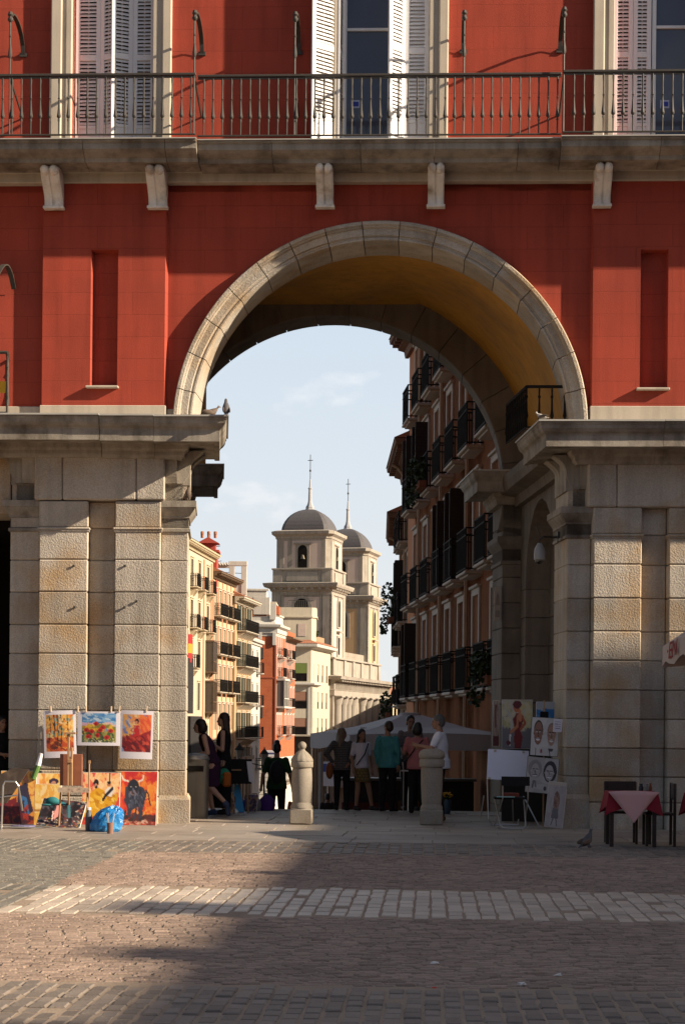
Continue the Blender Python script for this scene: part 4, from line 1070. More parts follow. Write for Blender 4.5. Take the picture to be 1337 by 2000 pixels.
# ---- church with two towers
CH = mat('church_granite', (.31,.27,.22), .85, .14, .5, 0, .3, 12, .02, .25, stain=(.25,.20,.155), stain_scale=.25, streak=.25, brick=(1.4,.6,.02,.80,.01))
CHL = mat('church_moulding', (.335,.295,.245), .85, .18, .6, 0, .3, 12, .02, .25, stain=(.24,.20,.16), stain_scale=.4, streak=.3)
PINK = mat('pink_plaster', (.53,.42,.35), .85, .08, .6, 0, .1, 20, .005, .2, streak=.1)
OCH = mat('ochre_panel', (.50,.33,.18), .85, .08, .6, 0, .1, 20, .005, .2, streak=.15)
ax = R(77)
church = thing('church', 'granite church with two domed bell towers and columned front beyond the street', 'church', ((645-CX)*250/F, 250, 0), ax)
def arched(mb, w, h, y0, y1, x, z, n=8):
    pts = [(x-w/2, z), (x+w/2, z), (x+w/2, z+h-w/2)] + [(x+w/2*math.cos(PI*i/n), z+h-w/2+w/2*math.sin(PI*i/n)) for i in range(1, n)] + [(x-w/2, z+h-w/2)]
    mb.prism(pts, 'y', y0, y1)
def tower(x0, y0, par, pm):
    s = 8.4; T = Matrix.Translation((x0, y0, 0))
    def faces():
        """matrices putting (t along face, out, z) on the street face and on the face towards the square"""
        yield T, 0
        yield T @ Matrix.Translation((0, s, 0)) @ Matrix.Rotation(-PI/2, 4, 'Z'), 1
    m = MB(); m.X = T; m.box(.1, s-.1, .1, s-.1, -10, 20.4)
    t = m.build('tower', CH, par)
    m = MB()
    for X, k in faces():
        m.X = X
        for a, b in ((0,1.25),(s-1.25,s),(1.35,1.7),(s-1.7,s-1.35)): m.box(a, b, -.0 if a in (0,s-1.25) else .04, .3, -10, 19.3)
        m.box(0, s, -.03, .3, 19.3, 19.75)
        if k == 0:
            arched(m, 1.7, 4.3, -.12, .3, s/2, 14.9); m.box(s/2-1.0,s/2+1.0,-.45,.3,14.3,14.5); m.box(s/2-.8,s/2+.8,-.1,.3,10.9,13.9); m.box(s/2-.8,s/2+.8,-.1,.3,3.0,8.2)
        else:
            arched(m, 2.8, 4.6, .0, .3, s/2, 14.6)
            m.box(1.7, s-1.7, .02, .3, 9.6, 10.2)
    m.build('tower_pilasters', CHL, t)
    m = MB()
    for X, k in faces():
        m.X = X; m.box(1.7, s-1.7, .06, .3, 10.2, 19.0)
        m.box(1.7, s-1.7, .065, .3, -5, 9.6)
    m.build('tower_panels', pm, t)
    for X, k in faces():
        if k == 0:
            m = MB(); m.X = X; arched(m, .95, 3.6, -.15, .32, s/2, 15.1); m.build('tower_window', DARK, t)
            for za, zb in ((11.3, 13.6), (3.5, 7.8)): m = MB(); m.X = X; m.box(s/2-.45, s/2+.45, -.13, .3, za, zb); m.build('tower_window', DARK, t)
        else: m = MB(); m.X = X; arched(m, 2.0, 4.0, -.03, .32, s/2, 14.8); m.build('tower_window', DARK, t)
    # main cornice with brackets, then the parapet tier
    def ring(path_inset, pr, nm, mm):
        q = path_inset; k = MB(); k.X = T
        k.sweep([(q,s-q),(q,q),(s-q,q),(s-q,s-q)], pr); k.sweep([(s-q,q+.01),(s-q,s-q),(q,s-q),(q,q+.01)], [(p*.999, z) for p, z in pr])
        return k.build(nm, mm, t)
    ring(0, [(0,19.7),(.15,19.8),(.25,20.1),(.85,20.3),(1.0,20.6),(1.05,20.85),(.2,21.0),(0,21.0)], 'tower_cornice', CHL)
    m = MB()
    for X, k in faces():
        m.X = X
        for i in range(8): m.box(.25+i*(s-.9)/7, .65+i*(s-.9)/7, -.7, 0, 19.95, 20.26)
    m.build('cornice_brackets', CHL, t)
    m = MB(); m.X = T; m.box(.1, s-.1, .1, s-.1, 20.4, 22.9); 
    for X, k in faces():
        m.X = X; m.box(.1, 1.4, -.02, .3, 21.0, 22.7); m.box(s-1.4, s-.1, -.02, .3, 21.0, 22.7); m.box(2.0, s-2.0, -.0, .3, 21.2, 22.4); m.box(-.05, s+.05, -.12, .3, 22.7, 22.95, .04)
    m.build('parapet', CHL, t)
    q0, q1, ch = .35, s-.35, .65
    def octo(g, z, c=ch): a, b = q0-g, q1+g; return [(x0+p[0], y0+p[1], z) for p in ((a+c,a),(b-c,a),(b,a+c),(b,b-c),(b-c,b),(a+c,b),(a,b-c),(a,a+c))]
    m = MB(); m.loft([octo(0,22.9), octo(0,27.3)]); bf = m.build('belfry', CHL, par if False else t)
    m = MB(); m.loft([octo(.1,27.0),octo(.15,27.3),octo(.55,27.6),octo(.6,28.0),octo(.2,28.15)]); m.build('belfry_cornice', CHL, t)
    m = MB()
    for X, k in faces():
        m.X = X
        m.box(q0+1.75, q0+2.35, q0-.05, q0+.3, 22.95, 26.9); m.box(q1-2.35, q1-1.75, q0-.05, q0+.3, 22.95, 26.9) if False else None
        for a, b in ((q0+ch, q0+ch+.55), (q1-ch-.55, q1-ch)): m.box(a, b, q0-.06, q0+.3, 22.95, 27.0)
        m.box(s/2-1.0, s/2+1.0, q0-.07, q0+.3, 22.95, 26.2); m.box(s/2-1.25, s/2+1.25, q0-.2, q0+.3, 26.2, 26.4)
    m.build('belfry_pilasters', CH, t)
    m = MB()
    for X, k in faces():
        m.X = X; m.box(q0+ch+.55, q1-ch-.55, q0-.02, q0+.3, 23.0, 26.7)
    m.build('belfry_panels', PINK, t)
    for X, k in faces():
        m = MB(); m.X = X; arched(m, 1.3, 3.1, q0-.10, q0+.3, s/2, 23.0); m.build('belfry_window', DARK, t)
    m = MB(); m.X = T
    for X, k in faces():
        m.X = X; m.lathe([(.34,0),(.28,.15),(.2,.4),(.16,.55),(.05,.6)], (s/2, q0-.16, 24.2), 10, 1, .4)
    m.build('bell', mat('bell_bronze', (.12,.10,.07), .5, metal=.6), t)
    rings = []
    for i in range(9):
        a = i/8*R(76); f = math.cos(a); zz2 = 28.1 + 3.2*math.sin(a)**1.12/math.sin(R(76))**1.12
        half_ = (q1-q0)/2*.86
        c_ = .50*f
        a_, b_ = s/2-half_*f, s/2+half_*f
        rings.append([(x0+p[0], y0+p[1], zz2) for p in ((a_+c_,a_),(b_-c_,a_),(b_,a_+c_),(b_,b_-c_),(b_-c_,b_),(a_+c_,b_),(a_,b_-c_),(a_,a_+c_))])
    m = MB(); m.loft(rings); m.build('dome', SLATE, t)
    m = MB(); m.lathe([(.75,0),(.78,.15),(.6,.3),(.62,.5),(.38,.9),(.27,1.4),(.22,3.0),(.3,3.05),(.3,3.15),(.14,3.3),(.10,4.3),(.05,4.4)], (x0+s/2, y0+s/2, 31.2), 8)
    m.build('spire', mat('lead_spire', (.36,.35,.35), .5, .1, 2, metal=.2), t)
    m = MB(); c_ = (x0+s/2, y0+s/2)
    m.tube([(c_[0],c_[1],35.5),(c_[0],c_[1],39.0)], .05, 5); m.tube([(c_[0],c_[1]-.35,38.2),(c_[0],c_[1]+.35,38.2)], .05, 4); m.lathe([(.05,0),(.14,.1),(.14,.25),(.05,.35)], (c_[0],c_[1],36.6), 6); m.build('cross', IRON, t)
    return t
tower(0, 0, church, PINK); tower(25.3, .4, church, OCH)
m = MB(); m.box(-.3, 37, -.4, 6, -10, 6.0); m.box(8, 26, 1.0, 10, -10, 12.0); m.build('front_wall', CH, church)
m = MB(); m.sweep([(-.4,5),(-.4,-.5),(37,-.5),(37,5)], [(0,5.6),(.1,5.6),(.12,6.3),(.2,6.4),(.1,6.45),(.1,7.3),(.25,7.4),(.35,7.6),(1.3,7.8),(1.4,8.2),(.3,8.35),(-3,8.4)])
for i in range(34): m.box(.2+i*1.08, .7+i*1.08, -1.55, -.6, 7.5, 7.78)
for i in range(60): m.box(.1+i*.61, .38+i*.61, -.72, -.5, 6.5, 7.3)
m.build('entablature', CHL, church)
m = MB(); m.box(.0, 31, -.2, .6, 8.4, 10.6)
for x in (0,6.5,12,17.5,23.5,29.5): m.box(x, x+1.3, -.4, .6, 8.4, 10.7, .03)
m.box(-.2, 31.2, -.55, .6, 10.6, 10.85, .03); m.build('attic_parapet', CHL, church)
cpro = None
for x in (1.2,4.6,7.4,10.6,16.6,20.7,25.0,28.7,31.3,35.6):
    if cpro is None:
        m = MB(); m.lathe([(.95,0),(.95,.3),(.75,.5),(.72,.8),(.66,11.2),(.72,11.3),(.75,11.5),(.95,12.2),(1.0,12.5)], (0,0,-6.9), 14); m.box(-1.0,1.0,-1.0,.6,5.35,5.6,.04); cpro = o = m.build('column', CHL, church, smooth=True)
    else: o = cpro.copy(); COL.objects.link(o); o.parent = church
    o.location = (x, -.55, 0)
m = MB()
for x in (3.0,6.1,13.6,18.7,23,30.1,33.5): 
    m.box(x-.6, x+.6, -.46, -.3, .4, 4.0); m.box(x-.6,x+.6,-.46,-.3,-5.5,-2.2)
m.build('front_window', DARK, church)
# ---- small house past the church
m0 = thing('town_house', 'small pale house with an orange tiled roof right of the church', 'building', ((738-CX)*300/F, 300, 0), R(70))
wall_skin(22, -10, 6.3, [(-3.4,-1),(0,2.2),(3.4,5.6)], [2+i*2.2 for i in range(9)], .9, .25, 9).build('wall', YC2, m0)
wq = window_proto(.9, 2.2, m0, CREAM, .1, .04, ('closed', SHUT_D)); uq = []
for z in (-3.4,0,3.4):
    for i in range(9): place(wq, uq, 2+i*2.2, z)
eaves(m0, 22, 6.4, CREAM, .5, 0, TILE, 9, .42)
# ---- unseen plain blocks added behind the right-hand terrace to shade the lower walls
for lab, x, y0, y1, h in (('unseen plain tawny block added behind the terrace to shade the left row', 9.5, 80, 186, 10.6), ('second unseen tawny block added farther back to shade the lower church front', 13, 226, 292, 8.6)):
    b = thing('shade_block', lab, 'building', (x, y0, 0)); m = MB(); m.box(0, 9, 0, y1-y0, -12, h); m.build('wall', SALMON, b); m = MB(); m.prism([(-.4,h),(4.5,h+1.6),(9.4,h)], 'y', -.3, y1-y0+.3); m.build('roof', TILE, b)
    m = MB()
    for r in (-4,-1,2,5):
        for i in range(int((y1-y0)/3.2)): m.box(-.05, .05, 1.2+i*3.2, 2.2+i*3.2, r, r+2)
    m.build('window_panes', SHUT_D, b)

m = MB(); m.box(.2, .33*L1, -1.0, -.05, -1.0, 2.2, .05); m.box(.2, .25*L1, -.5, -.05, 2.4, 6.5, .03); m.build('shop_awning', mat('awning_black', (.02,.018,.017), .8), h1)
p = wp(371, 1268, 137); o = thing('flag', 'red and yellow flag hanging from the cream house at the pier edge', 'flag', p, R(80))
for k, (z0, c) in enumerate(((.4,(.30,.02,.02)),(-.3,(.42,.24,.02)),(-1.0,(.30,.02,.02)))):
    m = MB(); m.loft([[(-.9+.18*i, .12*math.sin(i*.9), z) for i in range(11)] + [(.9-.18*i, .12*math.sin((10-i)*.9)+.02, z) for i in range(11)] for z in (z0, z0+.7)]); m.build('stripe', mat('flag_%d' % k, c, .8), o)
m = MB(); m.tube([(-1.0,0,-1.4),(-1.0,0,1.4)], .04, 6); m.build('staff', IRON, o)
# ---------------------------------------------------------------- paintings
class Art:
    def __init__(s, w, h, bg): s.w, s.h = w, h; s.a = np.zeros((h, w, 3)); s.a[:] = np.array(bg)/255.; s.X, s.Y = np.meshgrid((np.arange(w)+.5)/w, (np.arange(h)+.5)/h); s.r = np.random.RandomState(w*7+h)
    def put(s, m, c, k=1.0): s.a[m] = s.a[m]*(1-k) + np.array(c)/255.*k
    def ell(s, x, y, rx, ry, c, ang=0, k=1.0):
        ca, sa = math.cos(ang), math.sin(ang); dx, dy = s.X-x, s.Y-y
        s.put(((dx*ca+dy*sa)/rx)**2 + ((-dx*sa+dy*ca)/ry)**2 < 1, c, k)
    def poly(s, pts, c, k=1.0):
        m = np.zeros_like(s.X, bool); n = len(pts)
        for i in range(n):
            x1, y1 = pts[i]; x2, y2 = pts[(i+1) % n]
            if y1 == y2: continue
            m ^= ((s.Y > min(y1,y2)) & (s.Y <= max(y1,y2)) & (s.X < (s.Y-y1)*(x2-x1)/(y2-y1)+x1))
        s.put(m, c, k)
    def line(s, pts, wd, c, k=1.0):
        for (x1,y1),(x2,y2) in zip(pts, pts[1:]):
            dx, dy = x2-x1, y2-y1; L = dx*dx+dy*dy+1e-9
            t = np.clip(((s.X-x1)*dx+(s.Y-y1)*dy)/L, 0, 1)
            s.put((s.X-x1-t*dx)**2+(s.Y-y1-t*dy)**2 < wd*wd/4, c, k)
    def rect(s, x0, y0, x1, y1, c, k=1.0): s.put((s.X > x0)&(s.X < x1)&(s.Y > y0)&(s.Y < y1), c, k)
    def vgrad(s, c0, c1, y0=0, y1=1):
        m = (s.Y >= y0)&(s.Y <= y1); t = ((s.Y-y0)/(y1-y0))[..., None]
        g = np.array(c0)/255.*(1-t)+np.array(c1)/255.*t; s.a[m] = g[m]
    def daubs(s, n, box, cols, sz, ang=None, k=.8):
        for _ in range(n):
            x = s.r.uniform(box[0], box[2]); y = s.r.uniform(box[1], box[3]); c = cols[s.r.randint(len(cols))]
            q = sz*s.r.uniform(.5,1.4); s.ell(x, y, q*1.6, q*.7, c, s.r.uniform(0,PI) if ang is None else ang+s.r.uniform(-.4,.4), k)
def art_mesh(name, art, w, h, par, y=0.0, z0=0.0, bend=0.0):
    W_, H_ = art.w, art.h; vs = []
    for j in range(H_):
        for i in range(W_):
            q = i/(W_-1)-.5; vs.append((q*w, y - bend*(1-4*q*q), z0 + h*(1-j/(H_-1))))
    fs = [(j*W_+i, (j+1)*W_+i, (j+1)*W_+i+1, j*W_+i+1) for j in range(H_-1) for i in range(W_-1)]
    me = bpy.data.meshes.new(name); me.from_pydata(vs, [], fs); me.materials.append(PAINTED)
    at = me.color_attributes.new('Col', 'FLOAT_COLOR', 'POINT')
    c = np.ones((W_*H_, 4), np.float32); f = art.a.reshape(-1, 3).clip(0, 1)
    f = np.where(f <= .04045, f/12.92, ((f+.055)/1.055)**2.4)*.82; c[:, :3] = f
    at.data.foreach_set('color', c.ravel())
    o = bpy.data.objects.new(name, me); COL.objects.link(o); o.parent = par; return o
EDGE = mat('canvas_edge', (.55,.50,.43), .8, .1, 5, 0, .1, 60, .002)
WOOD = mat('pale_wood', (.36,.21,.11), .6, .25, 6, 0, .2, 60, .002, .3)
WOODR = mat('red_brown_wood', (.26,.095,.05), .55, .25, 6, 0, .2, 60, .002, .35)
PAPER = mat('white_paper', (.72,.69,.70), .8, .05, 4, 0, .05, 60, .002, .2)
ALU = mat('bare_aluminium', (.45,.43,.40), .35, .1, 8, 0, .05, 60, .001, .5, metal=.8)
BLACK = mat('black_fabric', (.015,.013,.013), .8, .2, 10, 0, .2, 90, .002, .2)
def canvas(label, art, w, h, u, v, lean=10, yaw=0, z=0.0, roll=0, th=.025, name='painting', edge=EDGE, group=None, cat='painting', fl=True):
    o = thing(name, label, cat, toW(u, v, z), 0, group); o.rotation_mode = 'XYZ'
    o.matrix_basis = Matrix.Translation(toW(u, v, z)) @ Matrix.Rotation(-A+R(yaw), 4, 'Z') @ Matrix.Rotation(-R(lean), 4, 'X') @ Matrix.Rotation(R(roll), 4, 'Y')
    m = MB(); m.box(-w/2, w/2, 0, th, 0, h, .003); m.build('stretcher', edge, o)
    art_mesh('picture', art, w-.012, h-.012, o, -.002, .006); return o
# --- the art
def a_bull():
    a = Art(52, 74, (214,66,40)); a.daubs(160,(0,0,1,.7),[(196,40,44),(222,80,40),(232,120,52),(205,50,40)],.06); a.daubs(120,(.3,.2,1,.85),[(236,140,50),(240,160,70),(226,100,40)],.05)
    a.daubs(80,(0,.86,1,1),[(150,60,45),(200,140,110),(120,50,40),(220,190,170)],.035,0); a.daubs(40,(0,.82,1,.9),[(90,45,40),(60,40,40)],.05,0)
    k=(58,60,74); a.poly([(.14,.30),(.30,.22),(.62,.30),(.72,.42),(.66,.62),(.60,.78),(.52,.82),(.50,.66),(.34,.72),(.30,.84),(.22,.84),(.20,.66),(.12,.56)],k)
    a.line([(.70,.36),(.76,.42),(.80,.55),(.83,.62)],.035,(70,45,45)); a.line([(.16,.75),(.10,.88)],.07,k); a.line([(.58,.6),(.6,.8),(.55,.86)],.06,k); a.line([(.45,.7),(.42,.85),(.38,.87)],.05,k)
    a.ell(.35,.28,.15,.13,(38,40,50)); a.ell(.36,.40,.09,.05,(140,110,105)); a.ell(.36,.41,.05,.025,(70,55,60)); a.line([(.22,.19),(.08,.16),(.03,.08)],.035,(228,214,196)); a.line([(.50,.19),(.60,.16),(.62,.08)],.035,(228,214,196))
    a.daubs(40,(.25,.35,.65,.65),[(104,110,130),(78,82,100),(40,40,50)],.028,1.3); a.ell(.29,.29,.02,.012,(190,180,170)); a.ell(.43,.29,.02,.012,(190,180,170)); return a
def a_cape():
    a = Art(56, 72, (228,90,70)); a.vgrad((214,60,66),(240,150,80),0,.5); a.daubs(160,(0,0,1,.6),[(236,110,80),(246,190,130),(222,70,70),(250,210,150)],.06); a.daubs(60,(.4,.05,.95,.4),[(250,214,160),(248,190,120)],.05); a.rect(.70,0,.74,.2,(120,50,45)); a.daubs(60,(0,.7,1,1),[(190,60,50),(120,40,60),(160,60,70)],.05)
    y=(226,164,30); a.poly([(.02,.60),(.2,.40),(.38,.28),(.58,.34),(.66,.46),(.92,.40),(.95,.52),(.80,.66),(.5,.76),(.25,.86),(.05,.84)],y); a.daubs(50,(.1,.4,.9,.75),[(240,190,60),(196,130,20),(250,214,110)],.04,.6)
    a.ell(.36,.20,.07,.07,(40,26,30)); a.ell(.36,.26,.05,.05,(196,140,110)); a.ell(.37,.28,.03,.03,(30,22,26)); a.ell(.70,.22,.05,.05,(180,120,90)); a.ell(.70,.19,.05,.03,(35,24,26)); a.poly([(.60,.34),(.70,.27),(.84,.34),(.78,.46),(.62,.44)],(236,226,214)); a.line([(.80,.30),(.62,.44),(.56,.52)],.06,(40,34,44)); return a
def a_hat():
    a = Art(44, 72, (240,180,80)); a.daubs(140,(0,0,1,1),[(244,200,100),(236,160,60),(250,220,150),(228,140,70)],.07); a.rect(0,0,.16,1,(232,120,100)); a.rect(.16,0,.24,.9,(244,200,190)); a.daubs(30,(0,.5,.2,1),[(230,180,180),(200,90,90)],.04,1.5)
    a.ell(.72,.16,.16,.06,(60,44,70)); a.ell(.72,.20,.08,.05,(196,140,110)); a.poly([(.4,.5),(.9,.3),(1,.9),(.4,.95)],(190,120,30)); a.daubs(40,(.3,.3,1,1),[(240,200,90),(170,100,30)],.05); return a
def a_flam():
    a = Art(52, 72, (214,140,60)); a.daubs(120,(0,0,1,.6),[(226,160,70),(236,180,90),(196,110,50)],.07); a.poly([(.5,.3),(.75,.2),(.8,.4),(.95,.75),(.7,.9),(.5,.7)],(52,46,66)); a.poly([(.55,.45),(.75,.5),(.85,.8),(.75,.85)],(60,110,160)); a.poly([(0,.62),(.45,.5),(.6,.8),(.2,.95),(0,.95)],(120,30,36)); a.rect(0,.85,1,1,(150,60,30)); a.daubs(60,(0,.55,.9,1),[(90,24,34),(170,50,40),(60,30,40)],.05); a.ell(.72,.18,.06,.05,(190,130,100)); return a
def a_dark():
    a = Art(64, 48, (60,40,42)); a.daubs(260,(0,0,1,1),[(40,30,34),(70,50,54),(110,50,48),(50,70,80),(90,80,84),(30,24,28)],.06,1.3); a.poly([(.35,.2),(.46,.25),(.44,.6),(.36,.75),(.33,.5)],(222,150,140)); a.line([(.2,.05),(.5,.15)],.10,(60,130,140)); a.poly([(.22,.35),(.30,.3),(.32,.7),(.26,.9),(.2,.6)],(20,16,20)); a.poly([(.72,.15),(.88,.15),(.8,.6),(.72,.55)],(26,22,28)); a.line([(.62,.2),(.7,.6)],.06,(70,120,130)); a.line([(.3,.45),(.33,.75)],.03,(240,200,190)); a.daubs(90,(0,.7,1,1),[(190,170,150),(150,60,50),(200,150,60),(80,60,60),(230,220,210)],.016); a.daubs(30,(.8,0,1,1),[(200,180,160),(170,110,90)],.02); return a
def a_small():
    a = Art(32, 36, (240,190,90)); a.daubs(80,(0,0,1,1),[(246,206,120),(236,170,70),(250,226,170)],.08); a.rect(0,.62,1,.68,(190,130,60)); return a
def pad(a, mx, my):
    w, h = int(a.w*(1+2*mx)), int(a.h*(1+2*my)); b = Art(w, h, (232,226,232)); x, y = (w-a.w)//2, int((h-a.h)*.4); b.a[y:y+a.h, x:x+a.w] = a.a; return b
def a_trees():
    a = Art(40, 50, (226,150,60)); a.daubs(220,(0,0,1,.7),[(236,180,80),(230,140,50),(150,180,170),(240,210,140),(206,110,40),(120,140,120)],.05); a.daubs(120,(0,.65,1,1),[(196,80,40),(140,50,30),(90,40,30),(226,140,60)],.06,.2)
    for x, t in ((.3,.6),(.42,.9),(.55,.95),(.78,.7),(.14,.7)): a.line([(x,0),(x+.03,t*.5),(x-.02,t)],.035,(64,40,36))
    a.line([(.45,.4),(.7,.1)],.025,(70,44,36)); a.line([(.4,.5),(.25,.2)],.025,(70,44,36)); a.daubs(26,(0,0,1,.5),[(246,190,90),(236,160,60),(250,220,170)],.035); return a
def a_poppy():
    a = Art(50, 42, (90,140,190)); a.daubs(90,(0,0,1,.38),[(90,150,200),(140,180,214),(200,214,226),(60,120,180)],.07,.1); a.daubs(40,(0,.34,1,.45),[(226,190,160),(214,170,190)],.05,0); a.daubs(160,(0,.42,1,.8),[(206,160,40),(226,180,60),(180,130,40),(120,120,50)],.05); a.daubs(160,(0,.65,1,1),[(70,90,50),(110,120,60),(50,60,40),(160,150,80)],.05,1.5)
    for x, y in ((.42,.36),(.14,.58),(.55,.57),(.30,.62),(.47,.75),(.74,.82),(.62,.48),(.2,.8),(.85,.6)): a.ell(x,y,.075,.075,(190,40,34)); a.ell(x-.01,y+.01,.035,.04,(130,24,28))
    a.daubs(50,(.05,.85,.95,1),[(230,220,200),(226,200,80)],.014); return a
def a_dancer():
    a = Art(40, 52, (150,160,200)); a.daubs(160,(0,0,1,.7),[(236,170,90),(244,200,130),(160,180,220),(110,130,190),(230,140,80)],.07,.9); a.daubs(80,(.6,0,1,.6),[(214,80,50),(230,120,60)],.06,.9); a.poly([(.36,.62),(.5,.45),(.6,.55),(1,.4),(1,.95),(.1,1),(0,.8)],(150,34,36)); a.daubs(120,(0,.6,1,1),[(120,24,34),(180,50,44),(90,20,30),(206,80,60)],.06,.5)
    a.poly([(.40,.28),(.60,.30),(.60,.56),(.38,.62)],(190,40,44)); a.line([(.45,.33),(.30,.42),(.42,.5)],.045,(190,110,90)); a.line([(.57,.34),(.66,.48)],.045,(190,110,90)); a.ell(.50,.18,.07,.075,(50,26,32)); a.ell(.48,.22,.05,.05,(200,130,104)); return a
def lean_u(x, y, v): return Lp(x, y, v)[0]
def sz(px, v): return px*(D+v)/F
canvas('painting of a charging black bull on red, leaning on the lit pier', a_bull(), sz(73,-.5), sz(107,-.5), lean_u(268.5,1610,-.55), -.55, 9)
canvas('painting of a figure in a yellow cape, next to the bull painting', a_cape(), sz(75,-.55), sz(104,-.55), lean_u(195,1610,-.60), -.60, 9)
canvas('yellow painting with a dark hat and pink left border, behind the small easel canvas', a_hat(), sz(60,-.6), sz(102,-.6), lean_u(88,1610,-.62), -.62, 10)
canvas('orange painting of a flamenco dancer, leftmost of the leaning row', a_flam(), sz(72,-.6), sz(106,-.6), lean_u(32,1610,-.66), -.66, 10)
canvas('small plain yellow canvas in front of the dark hat painting', a_small(), sz(52,-.9), sz(82,-.9), lean_u(91,1612,-.9), -.90, 7)
canvas('dark abstract canvas smeared with paint, lying back lowest of all in front', a_dark(), sz(88,-1.5), sz(68,-1.5), lean_u(112,1632,-1.5), -1.5, 38, 0, 0, 6, .03)
# three prints pegged to a line
def print_hung(label, art, x0, x1, yt, yb, roll):
    v = -.22; u = Lp((x0+x1)/2, yt, v)[0]; zt = Z(yt, v, (x0+x1)/2); w, h = sz(x1-x0, v), sz(yb-yt, v)
    o = thing('art_print', label, 'print', toW(u, v, zt-h), 0, 'prints pegged on a line across the lit pier')
    o.matrix_basis = Matrix.Translation(toW(u, v, zt-h)) @ Matrix.Rotation(-A, 4, 'Z') @ Matrix.Rotation(R(roll), 4, 'Y')
    art_mesh('picture', art, w, h, o, 0, 0, .02)
    m = MB(); n = 8; m.loft([[(-w/2+w*i/n, .003-.02*(1-4*(i/n-.5)**2), z) for i in range(n+1)] + [(w/2-w*i/n, .006-.02*(1-4*(i/n-.5)**2), z) for i in range(n+1)] for z in (0, h)]); m.build('sheet', PAPER, o); return o
print_hung('white print of golden autumn trees, left of the pegged row', pad(a_trees(),.10,.15), 87, 151, 1388, 1481, -2)
print_hung('white print of red poppies under a blue sky, middle of the pegged row', pad(a_poppy(),.14,.10), 151, 236, 1390, 1457, 0)
print_hung('white print of a dancer in a swirling red dress, right of the pegged row', pad(a_dancer(),.08,.16), 234, 298, 1388, 1483, 1.5)
m = MB(); v = -.20; pts = [(Lp(x, y, v)[0], v, Z(y, v, x)) for x, y in ((72,1384),(120,1388),(195,1391),(265,1388),(312,1383))]; m.tube(pts, .004, 5)
ln = m.build('clothes_line', mat('cord', (.3,.27,.22), .8), None, loc=FL, rotz=-A); tag(ln, 'thin cord stretched across the lit pier holding the prints', 'cord')
peg0 = None
PEGM = mat('peg_wood', (.55,.42,.30), .7)
for k, (x, lab) in enumerate(((99,'wooden peg over the left half of the autumn tree print'),(152,'wooden peg where the tree print meets the poppy print'),(168,'wooden peg above the left part of the poppy sky'),(217,'wooden peg above the right part of the poppy sky'),(233,'wooden peg where the poppy print meets the dancer print'),(286,'wooden peg at the far right over the dancer print'))):
    p = Lp(x, 1386, -.24)
    if peg0 is None:
        m = MB(); m.box(-.012,.012,-.012,.0,-.045,.055,.003); m.box(-.012,.012,.005,.017,-.045,.055,.003); m.tube([(-.014,.002,.0),(.014,.002,0)], .008, 6); peg0 = q = m.build('clothes_peg', PEGM)
    else: q = peg0.copy(); COL.objects.link(q)
    q.location = toW(p[0], -.235, p[1]); q.rotation_euler = (0, rnd(-.15,.15), -A); tag(q, lab, 'clothes peg', 'pegs on the print line')
# field easel with an open paint box
p = gp(150, 1618); e = thing('field_easel', 'wooden field easel with open red brown box lid and paint spattered tray', 'easel', (p.x, p.y, 0), -A)
k = p.y/F; zo = lambda y: 1.7-(y-4.6-CY)*k; xo = lambda x: (x-150)*k
m = MB(); 
for a, b in ((113,130),(139,157)): m.box(xo(a), xo(b), .10, .13, zo(1545), zo(1483), .006)
m.box(xo(113), xo(157), .125, .15, zo(1545), zo(1488), .004); m.build('lid', WOODR, e)
m = MB(); m.box(xo(129), xo(133.5), .02, .06, zo(1545), zo(1440), .004); m.box(xo(135.5), xo(140), .02, .06, zo(1545), zo(1470), .004); m.box(xo(124), xo(146), .0, .06, zo(1444), zo(1440), .004); m.box(xo(130), xo(139), .0, .06, zo(1500), zo(1493), .004); m.build('mast', WOOD, e)
m = MB(); m.prism([(xo(114),-.02),(xo(160),-.02),(xo(181),-.34),(xo(122),-.38)], 'z', zo(1556), zo(1548)); tr = m.build('tray', mat('spattered_wood', (.40,.30,.22), .7, .5, 14, stain=(.12,.06,.05), stain_scale=18), e)
for a, y0, b, yy in ((118,0,112,.1),(176,-.25,182,-.5),(128,.2,122,.55)):
    m = MB(); m.tube([(xo(a), y0, zo(1552)), (xo(b), yy, 0)], .016, 6); m.build('leg', WOOD, e)
m = MB(); m.tube([(xo(180), -.3, 0), (xo(180), -.3, zo(1496))], .014, 6); m.box(xo(178.5), xo(182), -.32, -.28, zo(1500), zo(1494)); m.build('upright', WOOD, e)
# teal cap on the easel side
p = gp(100, 1622); o = thing('teal_cap', 'teal cloth cap hanging beside the easel tray', 'cap', (p.x, p.y+.2, .42), -A); m = MB(); m.ell((-.02,0,.03), (.11,.08,.065), 14, 8, .06); m.build('crown', mat('teal_cloth', (.02,.14,.15), .8, .2, 8), o, smooth=True); m = MB(); m.ell((-.10,-.06,-.03), (.08,.07,.02), 12, 6); m.build('brim', mat('teal_cloth_dark', (.015,.10,.11), .8), o, smooth=True)
